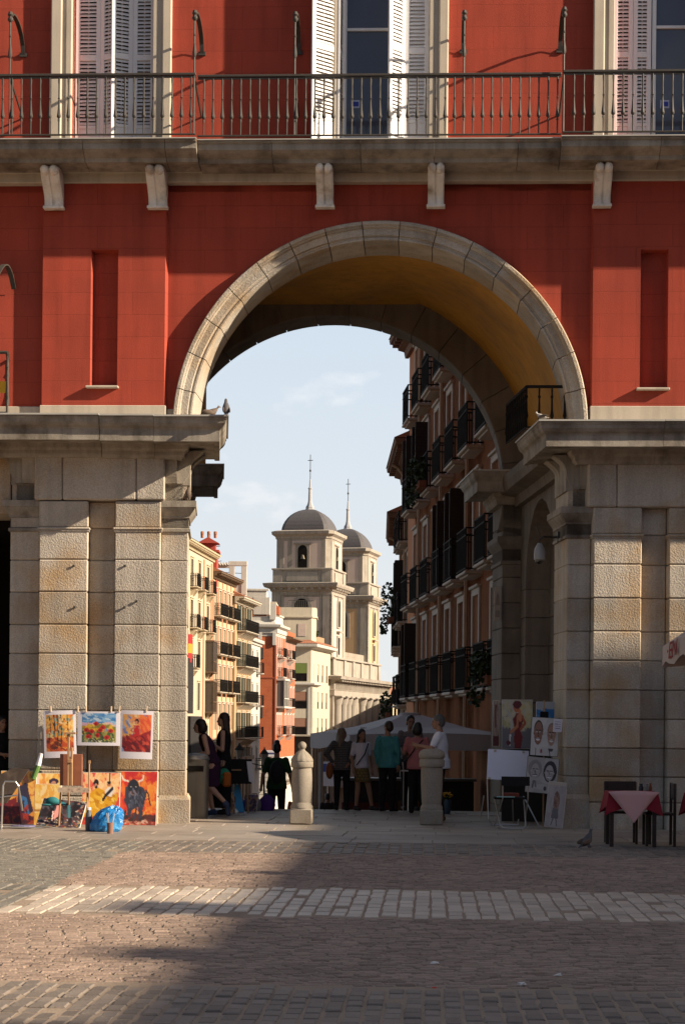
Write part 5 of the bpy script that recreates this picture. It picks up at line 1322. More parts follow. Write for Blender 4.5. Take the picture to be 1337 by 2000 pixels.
# blue bag
p = gp(206, 1625); o = thing('blue_bag', 'crumpled bright blue plastic bag on the paving under the bull painting', 'bag', (p.x, p.y, 0), -A)
m = MB(); prof = [(.20,0),(.245,.04),(.25,.12),(.235,.20),(.215,.27),(.17,.33),(.10,.37),(.05,.40)]; rings = []; n = 30
for i, (r, z) in enumerate(prof):
    rings.append([(r*math.cos(2*PI*q/n)*(1+rnd(-.10,.10)) + .35*z*z/.4, r*.75*math.sin(2*PI*q/n)*(1+rnd(-.09,.09)), z+rnd(-.025,.025)*(i > 0)) for q in range(n)])
m.loft(rings); m.build('sack', mat('blue_plastic', (.012,.16,.42), .32, .35, 7, 0, .9, 16, .02, .5, stain=(.10,.36,.60), stain_scale=5), o)
m = MB(); m.loft([[(.17,-.02,.38),(.22,-.05,.36),(.24,.05,.36),(.18,.04,.40)],[(.2,0,.28),(.27,-.03,.26),(.28,.05,.25),(.22,.05,.28)]]); m.build('handle', bpy.data.materials['blue_plastic'], o)
p = gp(215, 1629); o = thing('brush_pot', 'small brown pot full of paint brushes before the blue bag', 'pot', (p.x, p.y, 0), -A)
m = MB(); m.lathe([(.045,0),(.055,.17),(.05,.17),(.045,.01)], (0,0,0), 12); m.build('pot', mat('brown_clay', (.22,.12,.09), .8), o, smooth=True)
BR = mat('brush_handle', (.35,.33,.32), .5, .3, 4)
for q in range(7):
    a = rnd(0,2*PI); m = MB(); m.tube([(.02*math.cos(a),.02*math.sin(a),.05),(.07*math.cos(a),.05*math.sin(a),rnd(.27,.34))], .006, 5); m.build('brush', BR, o)
p = gp(173, 1624); o = thing('paint_tube_bottle', 'dark bottle smeared with paint beside the blue bag', 'bottle', (p.x, p.y, 0), -A); m = MB(); m.lathe([(.05,0),(.055,.2),(.045,.28),(.03,.31),(.03,.35)], (0,0,0), 12); m.build('body', mat('smeared_bottle', (.10,.10,.11), .5, .5, 14), o, smooth=True); m = MB(); m.lathe([(.034,.33),(.034,.37)], (0,0,0), 10); m.build('cap', PAPER, o)
# tube of paper, folding stool, portfolio, flat palette at the left
p = gp(64, 1612); o = thing('paper_roll', 'rolled paper with green end standing against the left strip of the pier', 'roll', (p.x, p.y+.3, .75), -A); m = MB(); m.tube([(-.05,0,0),(.03,0,.22)], .045, 10); m.build('green_end', mat('green_print', (.10,.20,.05), .7), o); m = MB(); m.tube([(.03,0,.221),(.08,0,.42)], [.045,.03], 10); m.build('roll', PAPER, o)
p = gp(18, 1622); o = thing('folding_stool', 'tubular aluminium folding stool at the far left of the paintings', 'stool', (p.x, p.y, 0), -A)
m = MB(); m.tube([(-.10,-.1,0),(-.08,-.1,.70),(-.05,-.1,.76),(.12,-.1,.76),(.16,-.1,.70),(.16,.2,.30)], .016, 7); m.build('side_tube', ALU, o); m = MB(); m.tube([(-.45,.1,.48),(-.1,-.1,.52),(.14,-.1,.55)], .014, 6); m.build('cross_tube', ALU, o); m = MB(); m.tube([(-.45,-.1,.22),(-.09,-.1,.12)], .012, 6); m.tube([(-.5,-.1,.06),(.5,.1,.04)], .012, 6); m.build('lower_tube', ALU, o)
m = MB(); m.prism([(-.5,.42),(-.05,.42),(.30,.95),(.05,.97),(-.5,.70)], 'y', .0, .05); m.build('seat_cloth', mat('stained_brown_cloth', (.07,.05,.04), .7, .4, 5, stain=(.16,.12,.09), stain_scale=4), o)
p = gp(45, 1618); m = MB(); m.loft([[(.2*math.cos(2*PI*q/14),.16*math.sin(2*PI*q/14),z) for q in range(14)] for z in (.03,.045)]); tag(m.build('palette', mat('violet_palette', (.16,.15,.28), .5), None, loc=(p.x,p.y,0)), 'flat violet palette lying on the paving at the left', 'palette')
# ---------------------------------------------------------------- bollards, bin
GRB = mat('bollard_granite', (.26,.225,.18), .8, .2, 4, 0, .5, 60, .006, .3, stain=(.22,.17,.12), stain_scale=2.5, speck=.45)
def bollard(px, yb, lab, ball):
    p = gp(px, yb); o = thing('bollard', lab, 'bollard', (p.x, p.y+.19, 0), -A, 'granite bollards of the archway'); k = (p.y+.19)/F
    m = MB(); m.box(-.195,.195,-.195,.195,0,.27,.025); m.lathe([(.19,.27),(.19,.30),(.165,.35),(.155,.37)], (0,0,0), 24); m.build('base', GRB, o, smooth=True)
    m = MB(); m.lathe([(.155,.37),(.165,.42),(.175,.60),(.175,.80),(.165,.93),(.158,.955)] if ball else [(.165,.36),(.172,.45),(.185,.70),(.185,.95),(.18,.985)], (0,0,0), 28); m.build('shaft', GRB, o, smooth=True)
    m = MB()
    if ball:
        m.lathe([(.16,.955),(.185,.965),(.19,.98),(.19,1.055),(.18,1.07)], (0,0,0), 28); m.build('collar', GRB, o, smooth=True)
        m = MB(); rings = []; n = 60
        for i in range(9):
            t = i/8; r = .185*math.cos(t*PI/2*.93)**.8; z = 1.07+.19*t**1.0*math.sin(.5*PI*(.45+.55*t))
            rings.append([(r*(1+.045*abs(math.sin(5.5*2*PI*q/n)))*math.cos(2*PI*q/n), r*(1+.045*abs(math.sin(5.5*2*PI*q/n)))*math.sin(2*PI*q/n), z) for q in range(n)])
        m.loft(rings); m.build('fluted_cap', GRB, o, smooth=True)
        m = MB(); m.lathe([(.06,1.24),(.045,1.265),(.05,1.28)], (0,0,0), 16); m.ell((0,0,1.33), (.072,.072,.072), 18, 12); m.build('ball', GRB, o, smooth=True)
    else:
        m.lathe([(.18,.985),(.21,.995),(.215,1.01),(.215,1.10),(.20,1.12),(.19,1.13)], (0,0,0), 28); m.build('collar', GRB, o, smooth=True)
        m = MB(); rings = []; n = 60
        for r, z in ((.20,1.13),(.222,1.16),(.222,1.20),(.205,1.25),(.15,1.285),(.10,1.295),(.09,1.30)):
            rings.append([(r*(1+.02*abs(math.sin(5.5*2*PI*q/n)))*math.cos(2*PI*q/n), r*(1+.02*abs(math.sin(5.5*2*PI*q/n)))*math.sin(2*PI*q/n), z) for q in range(n)])
        m.loft(rings); m.build('cap', GRB, o, smooth=True)
    return o
bollard(588, 1611, 'tall granite bollard with fluted cap and ball finial, left of the pair', True)
bollard(843, 1613, 'granite bollard with worn flat cap, beside the man in white', False)
p = gp(383, 1600); o = thing('litter_bin', 'grey metal litter bin with a slot, in shadow against the left pier', 'bin', (p.x-.02, p.y+.2, 0), -A)
m = MB(); rings = []
for z, s_ in ((0,.19),(.03,.205),(.98,.215),(1.05,.21)): rings.append([(s_*(abs(math.cos(t))**.45)*math.copysign(1,math.cos(t)), s_*.95*(abs(math.sin(t))**.45)*math.copysign(1,math.sin(t)), z) for t in [2*PI*q/28 for q in range(28)]])
m.loft(rings); m.build('body', mat('bin_metal', (.17,.155,.13), .5, .2, 4, 0, .15, 50, .003, .4, streak=.3), o, smooth=True)
m = MB(); m.lathe([(.225,1.04),(.235,1.06),(.21,1.12),(.10,1.16),(.02,1.165)], (0,0,0), 28); m.build('lid', mat('bin_lid', (.22,.21,.20), .45, metal=.3), o, smooth=True)
m = MB(); m.box(-.15,.15,-.225,-.19,.84,.94,.008); m.build('slot', DARK, o)
# ---------------------------------------------------------------- caricature stand at the right
def a_red():
    a = Art(48, 76, (160,156,156)); a.vgrad((176,170,166),(120,116,118),0,1); a.daubs(100,(0,0,1,.62),[(196,186,150),(206,196,160),(180,170,120),(190,184,176)],.07); a.daubs(40,(.6,.1,1,.6),[(200,186,130),(206,196,160)],.06); a.rect(0,.64,1,1,(112,108,112)); 
    for x in (.05,.15,.25,.85,.95): a.ell(x,.62,.05,.06,(112,108,112))
    r=(120,22,26); a.poly([(.36,.40),(.48,.27),(.62,.30),(.70,.42),(.60,.62),(.68,.76),(.62,1),(.42,1),(.40,.80),(.42,.60)],r); a.line([(.52,.34),(.50,.55),(.30,.66)],.07,(196,120,80)); a.line([(.66,.34),(.76,.48),(.62,.60)],.07,(176,90,60)); a.line([(.58,.25),(.60,.40)],.10,(206,130,90)); a.ell(.48,.16,.10,.10,(190,110,70)); a.ell(.50,.10,.14,.08,(96,22,30)); a.line([(.28,.72),(.26,.92)],.05,(236,226,220)); a.ell(.22,.88,.07,.05,(100,24,30)); return a
def a_side():
    a = Art(16, 72, (150,130,116)); a.daubs(60,(0,0,1,1),[(160,140,126),(130,100,86),(170,156,146)],.12,1.5); a.poly([(.3,.1),(.6,.1),(.55,.6),(.3,.6)],(110,60,44)); a.rect(0,.78,1,1,(90,24,26)); return a
def a_blue():
    a = Art(32, 50, (176,180,184)); a.daubs(40,(0,.3,1,.7),[(40,110,170),(60,130,190)],.10,.2); a.rect(0,0,1,.22,(170,174,180)); a.daubs(14,(.1,.55,.9,1),[(190,190,190),(210,210,206)],.09); return a
def face(a, x, y, rx, ry, skin, hair, dark):
    a.ell(x,y-ry*.30,rx*1.12,ry*.85,hair); a.ell(x,y,rx,ry,skin); a.ell(x-rx*.98,y,rx*.2,ry*.16,skin); a.ell(x+rx*.98,y,rx*.2,ry*.16,skin)
    for q in (-.4,.4): a.ell(x+rx*q,y-ry*.12,rx*.2,ry*.07,(236,232,226)); a.ell(x+rx*q,y-ry*.12,rx*.09,ry*.05,dark); a.line([(x+rx*(q-.25),y-ry*.27),(x+rx*(q+.25),y-ry*.27)],.022,dark)
    a.line([(x,y-ry*.1),(x+rx*.12,y+ry*.22),(x-rx*.12,y+ry*.24)],.02,dark,.7); a.ell(x,y+ry*.52,rx*.5,ry*.13,(238,232,228)); a.line([(x-rx*.5,y+ry*.46),(x+rx*.5,y+ry*.46)],.018,dark); a.daubs(10,(x-rx*.7,y-ry*.2,x+rx*.7,y+ry*.8),[dark,skin],.018,1.3,.35)
def a_car1():
    a = Art(60, 80, (206,200,194)); a.daubs(40,(0,0,1,1),[(212,206,200),(198,192,186)],.10); face(a,.26,.42,.15,.30,(150,104,84),(60,50,46),(50,38,34)); face(a,.74,.45,.14,.28,(178,140,118),(150,120,104),(60,46,40)); a.line([(.2,.82),(.2,.98)],.04,(120,116,112)); a.poly([(.64,.80),(.84,.80),(.80,.88),(.68,.88)],(80,70,70)); a.line([(.7,.88),(.72,1)],.03,(90,84,80)); a.ell(.4,.88,.04,.05,(150,60,60)); return a
def a_car2():
    a = Art(66, 80, (176,168,160)); a.daubs(40,(0,0,1,1),[(186,178,170),(166,158,150)],.10)
    a.ell(.26,.34,.22,.26,(140,132,126)); face(a,.27,.40,.13,.22,(170,160,152),(132,122,116),(70,62,60)); a.ell(.74,.38,.21,.30,(52,44,42)); face(a,.72,.42,.13,.22,(180,170,162),(50,42,40),(44,38,36)); a.line([(.25,.68),(.22,.85)],.06,(110,102,98)); a.line([(.3,.68),(.32,.82)],.05,(120,112,108)); a.ell(.62,.86,.05,.06,(70,60,58)); a.ell(.84,.84,.05,.06,(70,60,58)); return a
def a_old():
    a = Art(36, 80, (172,162,158)); a.daubs(30,(0,0,1,1),[(180,170,166),(164,154,150)],.12); a.rect(0,0,1,.08,(190,176,160)); a.ell(.52,.42,.17,.20,(140,104,90)); a.ell(.50,.27,.10,.07,(120,90,80)); a.poly([(.36,.58),(.66,.58),(.70,.80),(.30,.80)],(110,104,106)); a.line([(.42,.80),(.34,.94)],.05,(104,90,86)); a.line([(.58,.80),(.64,.94)],.05,(104,90,86)); a.line([(.40,.46),(.62,.48)],.03,(90,64,58)); a.daubs(16,(.38,.3,.66,.6),[(110,80,70),(160,124,108)],.03); return a
vR = 1.1
def canvas_px(label, art, x0, x1, yt, yb, v, lean, yaw=0, roll=0, name='painting', cat='painting', edge=EDGE, th=.025, group=None):
    z = Z(yb, v, (x0+x1)/2); return canvas(label, art, sz(x1-x0, v), sz(yb-yt, v)/math.cos(R(lean)), Lp((x0+x1)/2, yb, v)[0], v, lean, yaw, max(0, z), roll, th, name, edge, group, cat)
canvas_px('painting of a woman in a tight red dress, at the right stand', a_red(), 979, 1039, 1367, 1463, 1.3, 3)
canvas_px('narrow brown painting edge-on left of the red dress painting', a_side(), 961, 974, 1368, 1458, 1.5, 2)
canvas_px('blue and white sky painting half hidden behind the caricatures', a_blue(), 1046, 1082, 1371, 1430, 1.0, 3)
dk = mat('dark_board_edge', (.05,.045,.04), .7)
canvas_px('board with two coloured caricature heads, clipped to the easel post', a_car1(), 1034, 1088, 1402, 1477, .3, 5, 0, 3, 'caricature_board', 'drawing', dk)
canvas_px('board with two grey caricature heads under the coloured one', a_car2(), 1024, 1086, 1480, 1550, .15, 12, 0, 5, 'caricature_board', 'drawing', dk)
canvas_px('framed portrait drawing of a long figure leaning at the pier foot', a_old(), 1062, 1098, 1528, 1617, -.3, 8, 0, 6, 'portrait_drawing', 'drawing')
pn = Art(20, 26, (214,208,216)); pn.daubs(8,(.1,.1,.9,.9),[(150,140,160)],.04,0); 
for q in (.2,.38,.55,.72): pn.line([(.15,q),(.85,q+.02)],.05,(130,120,140))
canvas_px('small white note clipped on the corner of the caricature board', pn, 1079, 1096, 1405, 1430, .1, 2, 0, 4, 'paper_note', 'note', PAPER, .004)
p = Lp(1062, 1400, .5); o = thing('display_post', 'slim wooden post holding the caricature boards', 'post', toW(p[0], .5, 0), -A); m = MB(); m.box(-.012,.012,-.015,.015,0,Z(1368,.5,1062),.003); m.build('post', WOOD, o); m = MB(); m.box(-.07,.07,-.05,-.012,Z(1403,.45,1062),Z(1390,.45,1062),.01); m.build('clamp', IRON_B, o)
p = Lp(1008, 1465, 1.35); o = thing('shadow_panel', 'dark panel standing in for the shadow under the red dress painting', 'stand', toW(p[0], 2.0, 0), -A); m = MB(); m.box(-.22,.65,.06,.12,.0,Z(1462,1.34,1008)-.02,.01); m.build('panel', mat('dark_panel', (.03,.025,.02), .8), o)  # near-black sheet in place of the deep shadow below the painting
# white drawing board on an aluminium easel
p = gp(985, 1612); k = p.y/F; o = thing('drawing_easel', 'aluminium easel with a blank white drawing board', 'easel', (p.x, p.y, 0), -A); zo = lambda y: 1.7-(y-3-CY)*k; xo = lambda x: (x-985)*k
M_ = Matrix.Translation((0,0,zo(1524))) @ Matrix.Rotation(-R(14), 4, 'X') @ Matrix.Rotation(R(2.5), 4, 'Y')
m = MB(); m.X = M_; m.box(xo(949), xo(1029), 0, .03, 0, zo(1463)-zo(1524), .004); bd = m.build('board', mat('white_board', (.74,.72,.80), .7, .03, 3), o)
for x_, z_ in ((963,.49),(1018,.49),(954,.0)):
    m = MB(); m.X = M_; m.box(xo(x_)-.02, xo(x_)+.02, -.015, .035, z_-.0, z_+.035, .003); m.build('clip', PEGM, bd)
m = MB(); m.tube([(xo(950), .0, zo(1522)), (xo(953), -.1, .1), (xo(960),-.1,.01), (xo(1010),-.1,.01), (xo(1012),.0,.1)], .012, 7); m.build('front_frame', ALU, o)
for a, b, ya, yb2, zb in ((1021,1050,0,-.25,0),(945,938,.5,.2,.1),(1000,1005,.1,.6,0)):
    m = MB(); m.tube([(xo(a), ya*.3, zo(1555)), (xo(b), yb2, zb)], .012, 6); m.build('leg', ALU, o)
# black folding chair before it
p = gp(1000, 1620); k = p.y/F; o = thing('folding_chair', 'black folding chair with metal tube frame and a red box on its seat', 'chair', (p.x, p.y, 0), -A); zo = lambda y: 1.7-(y-3-CY)*k; xo = lambda x: (x-1000)*k
m = MB(); n = 10; m.loft([[(xo(978)+(xo(1033)-xo(978))*i/n, .02-.04*math.sin(PI*i/n), z) for i in range(n+1)] + [(xo(1033)-(xo(1033)-xo(978))*i/n, .05-.04*math.sin(PI*i/n), z) for i in range(n+1)] for z in (zo(1535), zo(1517))]); m.build('backrest', BLACK, o)
m = MB(); m.box(xo(964), xo(1026), .05, .42, zo(1562), zo(1558), .008); m.build('seat', BLACK, o)
for sx, x1, x2, x3 in ((0,981,972,980),(1,1030,1020,1026)):
    m = MB(); m.tube([(xo(x1), .03, zo(1520)), (xo(x1), .05, zo(1560)), (xo(x2)-.05+.1*sx, .42, .02)], .011, 6); m.build('back_tube', ALU, o)
    m = MB(); m.tube([(xo(966 if sx == 0 else 1024), .40, zo(1560)), (xo(976 if sx == 0 else 1026), -.02, .06)], .011, 6); m.build('front_tube', ALU, o)
m = MB(); m.tube([(xo(976),-.02,.06),(xo(984),-.02,.015),(xo(1020),-.02,.015),(xo(1026),-.02,.06)], .011, 6); m.build('foot_tube', ALU, o)
p2_ = (p.x + .0, p.y+.22, zo(1558)); m = MB(); m.box(-.15,.12,-.06,.06,0,.07,.01); tag(m.build('pencil_box', mat('red_brown_box', (.20,.05,.03), .6), None, loc=p2_, rotz=.1), 'flat red brown pencil box on the folding chair seat', 'box')
m = MB(); m.box(-.16,.14,-.05,.05,0,.015,.003); tag(m.build('sketch_pad', mat('aqua_pad', (.25,.42,.40), .7), None, loc=(p2_[0]-.10, p2_[1]-.16, p2_[2]), rotz=-.1), 'thin aqua pad at the front of the folding chair seat', 'pad')
# ---------------------------------------------------------------- restaurant table, chairs, awning, pigeon
RCL = mat('red_tablecloth', (.24,.018,.028), .85, .12, 6, 0, .25, 60, .003, .2); PCL = mat('pink_napkin', (.58,.33,.31), .85, .06, 6, 0, .2, 60, .003, .2); DW = mat('dark_wood', (.035,.022,.016), .5, .25, 6, 0, .15, 60, .002, .35)
def dining_table(px, yb, lab, grp):
    p = gp(px, yb); o = thing('dining_table', lab, 'table', (p.x, p.y+.35, 0), -A, grp)
    m = MB(); m.box(-.33,.33,-.33,.33,.74,.77,.006); m.build('tabletop', DW, o)
    for sx in (-1,1):
        for sy in (-1,1): m = MB(); m.box(sx*.30-.028, sx*.30+.028, sy*.30-.028, sy*.30+.028, 0, .74, .004); m.build('leg', DW, o)
    return o, p
def cloth(o, lab, grp):
    q = tag(MBcloth(.345,.775,.23,.0).build('tablecloth', RCL, None, loc=o.location, rotz=-A, smooth=True, fixn=False), lab, 'tablecloth', grp); return q
def MBcloth(h, z, drop, rot):
    m = MB(); n = 40; rings = []
    for i in range(7):
        t = i/6; ring = []
        for q in range(n):
            s = q/n*4; sd = int(s); f = s-sd
            P = [(-h+2*h*f,-h),(h,-h+2*h*f),(h-2*h*f,h),(-h,h-2*h*f)][sd]
            cdist = 1-abs(f-.5)*2; corner = (1-cdist)**3
            fl = .05 + .05*math.sin(q*1.9+.5) + .20*corner
            ring.append((P[0]*(1+fl*t*.7), P[1]*(1+fl*t*.7), z - drop*t*(1+.45*corner)))
        rings.append(ring)
    m.loft(rings, closed=True, caps=False); m.loft([rings[0], [(x*.05, y*.05, z+.001) for x, y, z_ in rings[0]]], closed=True, caps=False); return m
t1, pt = dining_table(1238, 1655, 'dark wooden dining table with red cloth beside the right pier', None); cloth(t1, 'red cloth hanging from the dining table with a pink napkin over it', None)
m = MB(); w = .36; hh = .44; n = 8; rows = []
for i in range(n+1):
    t = i/n; rows.append([((-w+2*w*j/n)*(1-t), -.372-.012*math.sin(j*1.3)*(1-t)-.05*t, .783-hh*t) for j in range(n+1)])
m.loft(rows, closed=False, caps=False); m.loft([[(-w+2*w*j/n, -.372-.012*math.sin(j*1.3), .783) for j in range(n+1)], [((-w+2*w*j/n)*.25, .1, .783) for j in range(n+1)]], closed=False, caps=False)
q = m.build('napkin', PCL, None, loc=t1.location, rotz=-A, smooth=True, fixn=False); sol = q.modifiers.new('s', 'SOLIDIFY'); sol.thickness = .004; tag(q, 'pale pink cloth laid cornerwise over the red tablecloth', 'napkin')
t2, _ = dining_table(1399, 1662, 'second dining table at the right margin, only its cloth corner in view', None); cloth(t2, 'red cloth corner of the table cut off by the right margin', None)
def dining_chair(u_off, v_off, yaw, lab):
    o = thing('dining_chair', lab, 'chair', (t1.location.x+u_off, t1.location.y+v_off, 0), -A+yaw, 'dark chairs at the red table')
    m = MB(); m.box(-.22,.22,-.20,.22,.44,.475,.01); m.build('seat', DW, o); m = MB(); m.box(-.24,.24,.20,.23,.66,.90,.012); m.build('backrest', mat('brown_leather', (.04,.026,.02), .55), o)
    for sx in (-1,1):
        m = MB(); m.box(sx*.21-.02, sx*.21+.02, .19, .23, 0, .9, .004); m.build('leg', DW, o); m = MB(); m.box(sx*.20-.018, sx*.20+.018, -.20, -.16, 0, .44, .004); m.build('leg', DW, o)
    return o
dining_chair(-.06, .48, 0, 'dark chair facing us behind the red table'); dining_chair(.40, .05, -PI/2, 'dark chair seen edge-on at the right of the red table')
for nm, cat, lab, dx, dy, r, h, c in (('pepper_mill','mill','dark pepper mill with a silver dot on the red table',.16,.1,.035,.10,(.02,.02,.022)),('oil_bottle','bottle','clear oil bottle on the red table',.24,.05,.025,.10,(.14,.13,.12)),('sauce_jar','jar','small amber sauce jar at the table edge',.30,.12,.022,.11,(.20,.06,.02))):
    m = MB(); m.lathe([(r,0),(r*1.05,h*.5),(r*.7,h*.75),(r*.75,h)], (0,0,0), 12); tag(m.build(nm, mat(nm+'_skin', c, .35, .1, 9), None, loc=(t1.location.x+dx, t1.location.y+dy, .784), smooth=True), lab, cat)
# corner of a café parasol with red lettering
CV = mat('sand_canvas', (.52,.43,.37), .85, .08, 3, 0, .2, 40, .004, .2)
Pa = wp(1293, 1263, 27.6); o = thing('cafe_parasol', 'sand coloured café parasol corner with red lettering at the right margin', 'parasol', Pa, 0)
Pb_ = wp(1345, 1233, 26.3); d = Vector((Pb_.x-Pa.x, Pb_.y-Pa.y, 0)); slope = (Pb_.z-Pa.z)/d.length; d.normalize(); nrm = Vector((-d.y, d.x, 0))
if nrm.y < 0: nrm = -nrm
def PP(a, b, z): return tuple(d*a + nrm*b + Vector((0,0,z)))
L_ = 2.4; n = 12
m = MB(); m.loft([[PP(L_*i/n, 0, slope*min(L_*i/n, L_-L_*i/n)*.9 + .0) for i in range(n+1)], [PP(L_*i/n, -.015*math.sin(i), slope*min(L_*i/n, L_-L_*i/n)*.9 - .30+.05*math.sin(i*1.7)) for i in range(n+1)]], closed=False, caps=False); vl = m.build('valance', CV, o, fixn=False)
m = MB(); m.loft([[PP(0, L_*i/n, slope*min(L_*i/n, L_-L_*i/n)*.9) for i in range(n+1)], [PP(-.05, L_*i/n, slope*min(L_*i/n, L_-L_*i/n)*.9-.32) for i in range(n+1)]], closed=False, caps=False); m.build('side_valance', CV, o, fixn=False)
m = MB(); c_ = PP(L_/2, L_/2, 1.0); e_ = lambda a, b: PP(a, b, slope*min(max(a,b) if min(a,b) < .01 else L_-min(a,b) if max(a,b) > L_-.01 else 0, L_/2)*.9)
for q in range(4):
    for i in range(n):
        a0, a1 = L_*i/n, L_*(i+1)/n; s0 = slope*min(a0, L_-a0)*.9; s1 = slope*min(a1, L_-a1)*.9
        A0, A1 = [((a0,0,s0),(a1,0,s1)), ((L_,a0,s0),(L_,a1,s1)), ((a0,L_,s0),(a1,L_,s1)), ((0,a0,s0),(0,a1,s1))][q]
        m.add([PP(*A0), PP(*A1), c_], [(0,1,2)])
m.build('canopy', CV, o, fixn=False); m = MB(); m.tube([PP(L_/2,L_/2,-Pa.z), PP(L_/2,L_/2,1.0)], .03, 8); m.build('pole', DW, o)
cu = bpy.data.curves.new('letters', 'FONT'); cu.body = '\u00b7EN'; cu.size = .34; cu.extrude = .003; cu.shear = .25
to = bpy.data.objects.new('letters_tmp', cu); COL.objects.link(to); bpy.context.view_layer.update()
me = bpy.data.meshes.new_from_object(to.evaluated_get(bpy.context.evaluated_depsgraph_get())); bpy.data.objects.remove(to)
lt = bpy.data.objects.new('lettering', me); COL.objects.link(lt); lt.parent = vl; me.materials.append(mat('red_lettering', (.30,.02,.02), .7, .1, 5))
XL = Matrix((( d.x, 0, -nrm.x, d.x*.30-nrm.x*.03), (d.y, 0, -nrm.y, d.y*.30-nrm.y*.03), (slope*.9, 1, 0, -.25+slope*.3), (0,0,0,1))); me.transform(XL)
# pigeons
PG = mat('pigeon_grey', (.085,.08,.085), .7, .3, 20); PGB = mat('pigeon_brown', (.13,.095,.07), .7, .3, 20)
def pigeon(loc, yaw, lab, s=1.0, m_=PG, crouch=False, tilt=0):
    o = thing('pigeon', lab, 'pigeon', loc, yaw); o.scale = (s, s, s); o.rotation_euler = (0, -R(tilt), yaw); dz = -.035 if crouch else 0
    rings = []
    for x, z, ry, rz in ((-.19,.085,.015,.006),(-.13,.09,.028,.014),(-.09,.10,.045,.04),(-.03,.115,.062,.062),(.03,.13,.062,.066),(.075,.155,.045,.05),(.10,.19,.028,.03),(.11,.215,.027,.028),(.125,.23,.022,.022),(.142,.228,.010,.010),(.165,.220,.003,.003)):
        rings.append([(x, ry*math.cos(2*PI*k/12), z+dz+rz*math.sin(2*PI*k/12)) for k in range(12)])
    m = MB(); m.loft(rings)
    for sy in (-.02,.02): m.tube([(.0,sy,.08+dz),(.01,sy,.0)], .007, 5); m.tube([(.0,sy,.004),(.035,sy,.004)], .006, 4)
    m.build('body', m_, o, smooth=True)
    for sy in (-1,1):
        w_ = MB(); w_.X = Matrix.Translation((-.05,sy*.052,.125+dz)) @ Matrix.Rotation(.15, 4, 'Y'); w_.ell((0,0,0), (.11,.015,.04), 10, 6); w_.build('wing', PGB, o, smooth=True)
    return o
p = gp(1150, 1657); pigeon((p.x, p.y, .005), R(35), 'dark pigeon walking on the paving near the red table', .95, PG, False, 22)
p = Lp(443, 815, -.93); pigeon(toW(p[0]-.03, -.86, zL+.02), R(100), 'pigeon standing upright on the outer tip of the left cornice', .95, PG, False, 35)
p = Lp(412, 812, -.6); pigeon(toW(p[0], -.55, zL+.03), R(10), 'brown pigeon crouching on the left cornice behind the tip', .95, PGB, True)
p = Lp(369, 975, .05); pigeon(toW(p[0], .02, Z(979,.05,369)+.0), R(-70), 'pigeon perched on the capital below the left cornice', .95, PGB, False, 30)
p = Lp(1053, 820, -.85); pigeon(toW(p[0]+.03, -.80, zR+.03), R(150), 'pale pigeon sitting at the corner of the right cornice', .7, mat('pigeon_pale', (.45,.42,.38), .7, .2, 20), True)
# dome camera, plaque
p = Lp(1053, 1100, .75); o = thing('dome_camera', 'grey dome security camera hanging beside the right pier', 'camera', toW(p[0], .75, Z(1102,.75,1053)), -A)
m = MB(); m.lathe([(.07,.06),(.095,.08),(.095,.18),(.085,.26),(.05,.33),(.03,.36)], (0,0,0), 20); m.build('housing', mat('camera_grey', (.30,.29,.28), .4), o, smooth=True)
m = MB(); m.ell((0,0,.06), (.07,.07,.06), 16, 8); m.build('dome', mat('smoked_dome', (.01,.01,.01), .08, 0, 1, bump=0, spec=.8), o, smooth=True)
m = MB(); m.tube([(0,0,.36),(0,.0,.42),(.06,0,.47),(.22,.1,.47),(.34,.1,.47)], .02, 8); m.box(.30,.36,.0,.2,.38,.56); m.tube([(.02,0,.44),(-.03,.05,.6),(-.05,.1,.66)], .008, 5); m.build('bracket', IRON, o)
zq = Z(1212,5.5,971); p = Lp(971,1180,5.5); o = thing('wall_plaque', 'pale carved plaque on the shaded rear pier', 'plaque', toW(p[0], 5.5, zq), -A)
w_, h_ = sz(14,5.5), sz(66,5.5); m = MB(); m.box(-w_/2, w_/2, 0, .05, 0, h_, .01); m.build('slab', mat('plaque_stone', (.40,.35,.30), .8, .3, 6, speck=.2), o); m = MB(); m.prism([(-w_*.3,h_*.45),(w_*.3,h_*.45),(w_*.18,h_*.7),(0,h_*.85),(-w_*.18,h_*.7)], 'y', -.012, .0); m.box(-w_*.3,w_*.3,-.01,0,h_*.1,h_*.3); m.build('relief', mat('plaque_relief', (.25,.21,.18), .8), o)
# parasol on the lower terrace
Pt = wp(800, 1397, 41.5); zg = -1.1; o = thing('terrace_parasol', 'huge pale grey parasol open behind the standing group', 'parasol', (Pt.x, Pt.y, zg), R(14))
GC = mat('grey_canvas', (.46,.42,.415), .85, .06, 2, 0, .15, 40, .004, .2); hw = 1.98; zt, ze = Pt.z-zg, wp(645,1434,41.5).z-zg
m = MB(); N = 8; cs = [(hw*math.cos(PI/4+PI/2*q)*1.33, hw*math.sin(PI/4+PI/2*q)*1.33) for q in range(4)]
ring = []
for q in range(4):
    a, b = cs[q], cs[(q+1) % 4]
    for i in range(N): t = i/N; ring.append((a[0]+(b[0]-a[0])*t, a[1]+(b[1]-a[1])*t, ze+.05*math.sin(PI*t)))
m.loft([ring, [(x*.55,y*.55,ze+(zt-ze)*.45-.03) for x,y,z in ring], [(x*.12,y*.12,zt) for x,y,z in ring]], closed=True, caps=False); m.build('canopy', GC, o, fixn=False)
m = MB(); m.loft([ring, [(x*1.0,y*1.0,z-.34+.03*math.sin(i*1.1)) for i,(x,y,z) in enumerate(ring)]], closed=True, caps=False); m.build('valance', GC, o, fixn=False)
m = MB(); m.lathe([(.26,zt-.02),(.24,zt+.05),(.05,zt+.06)], (0,0,0), 12); m.build('top_vent', GC, o)
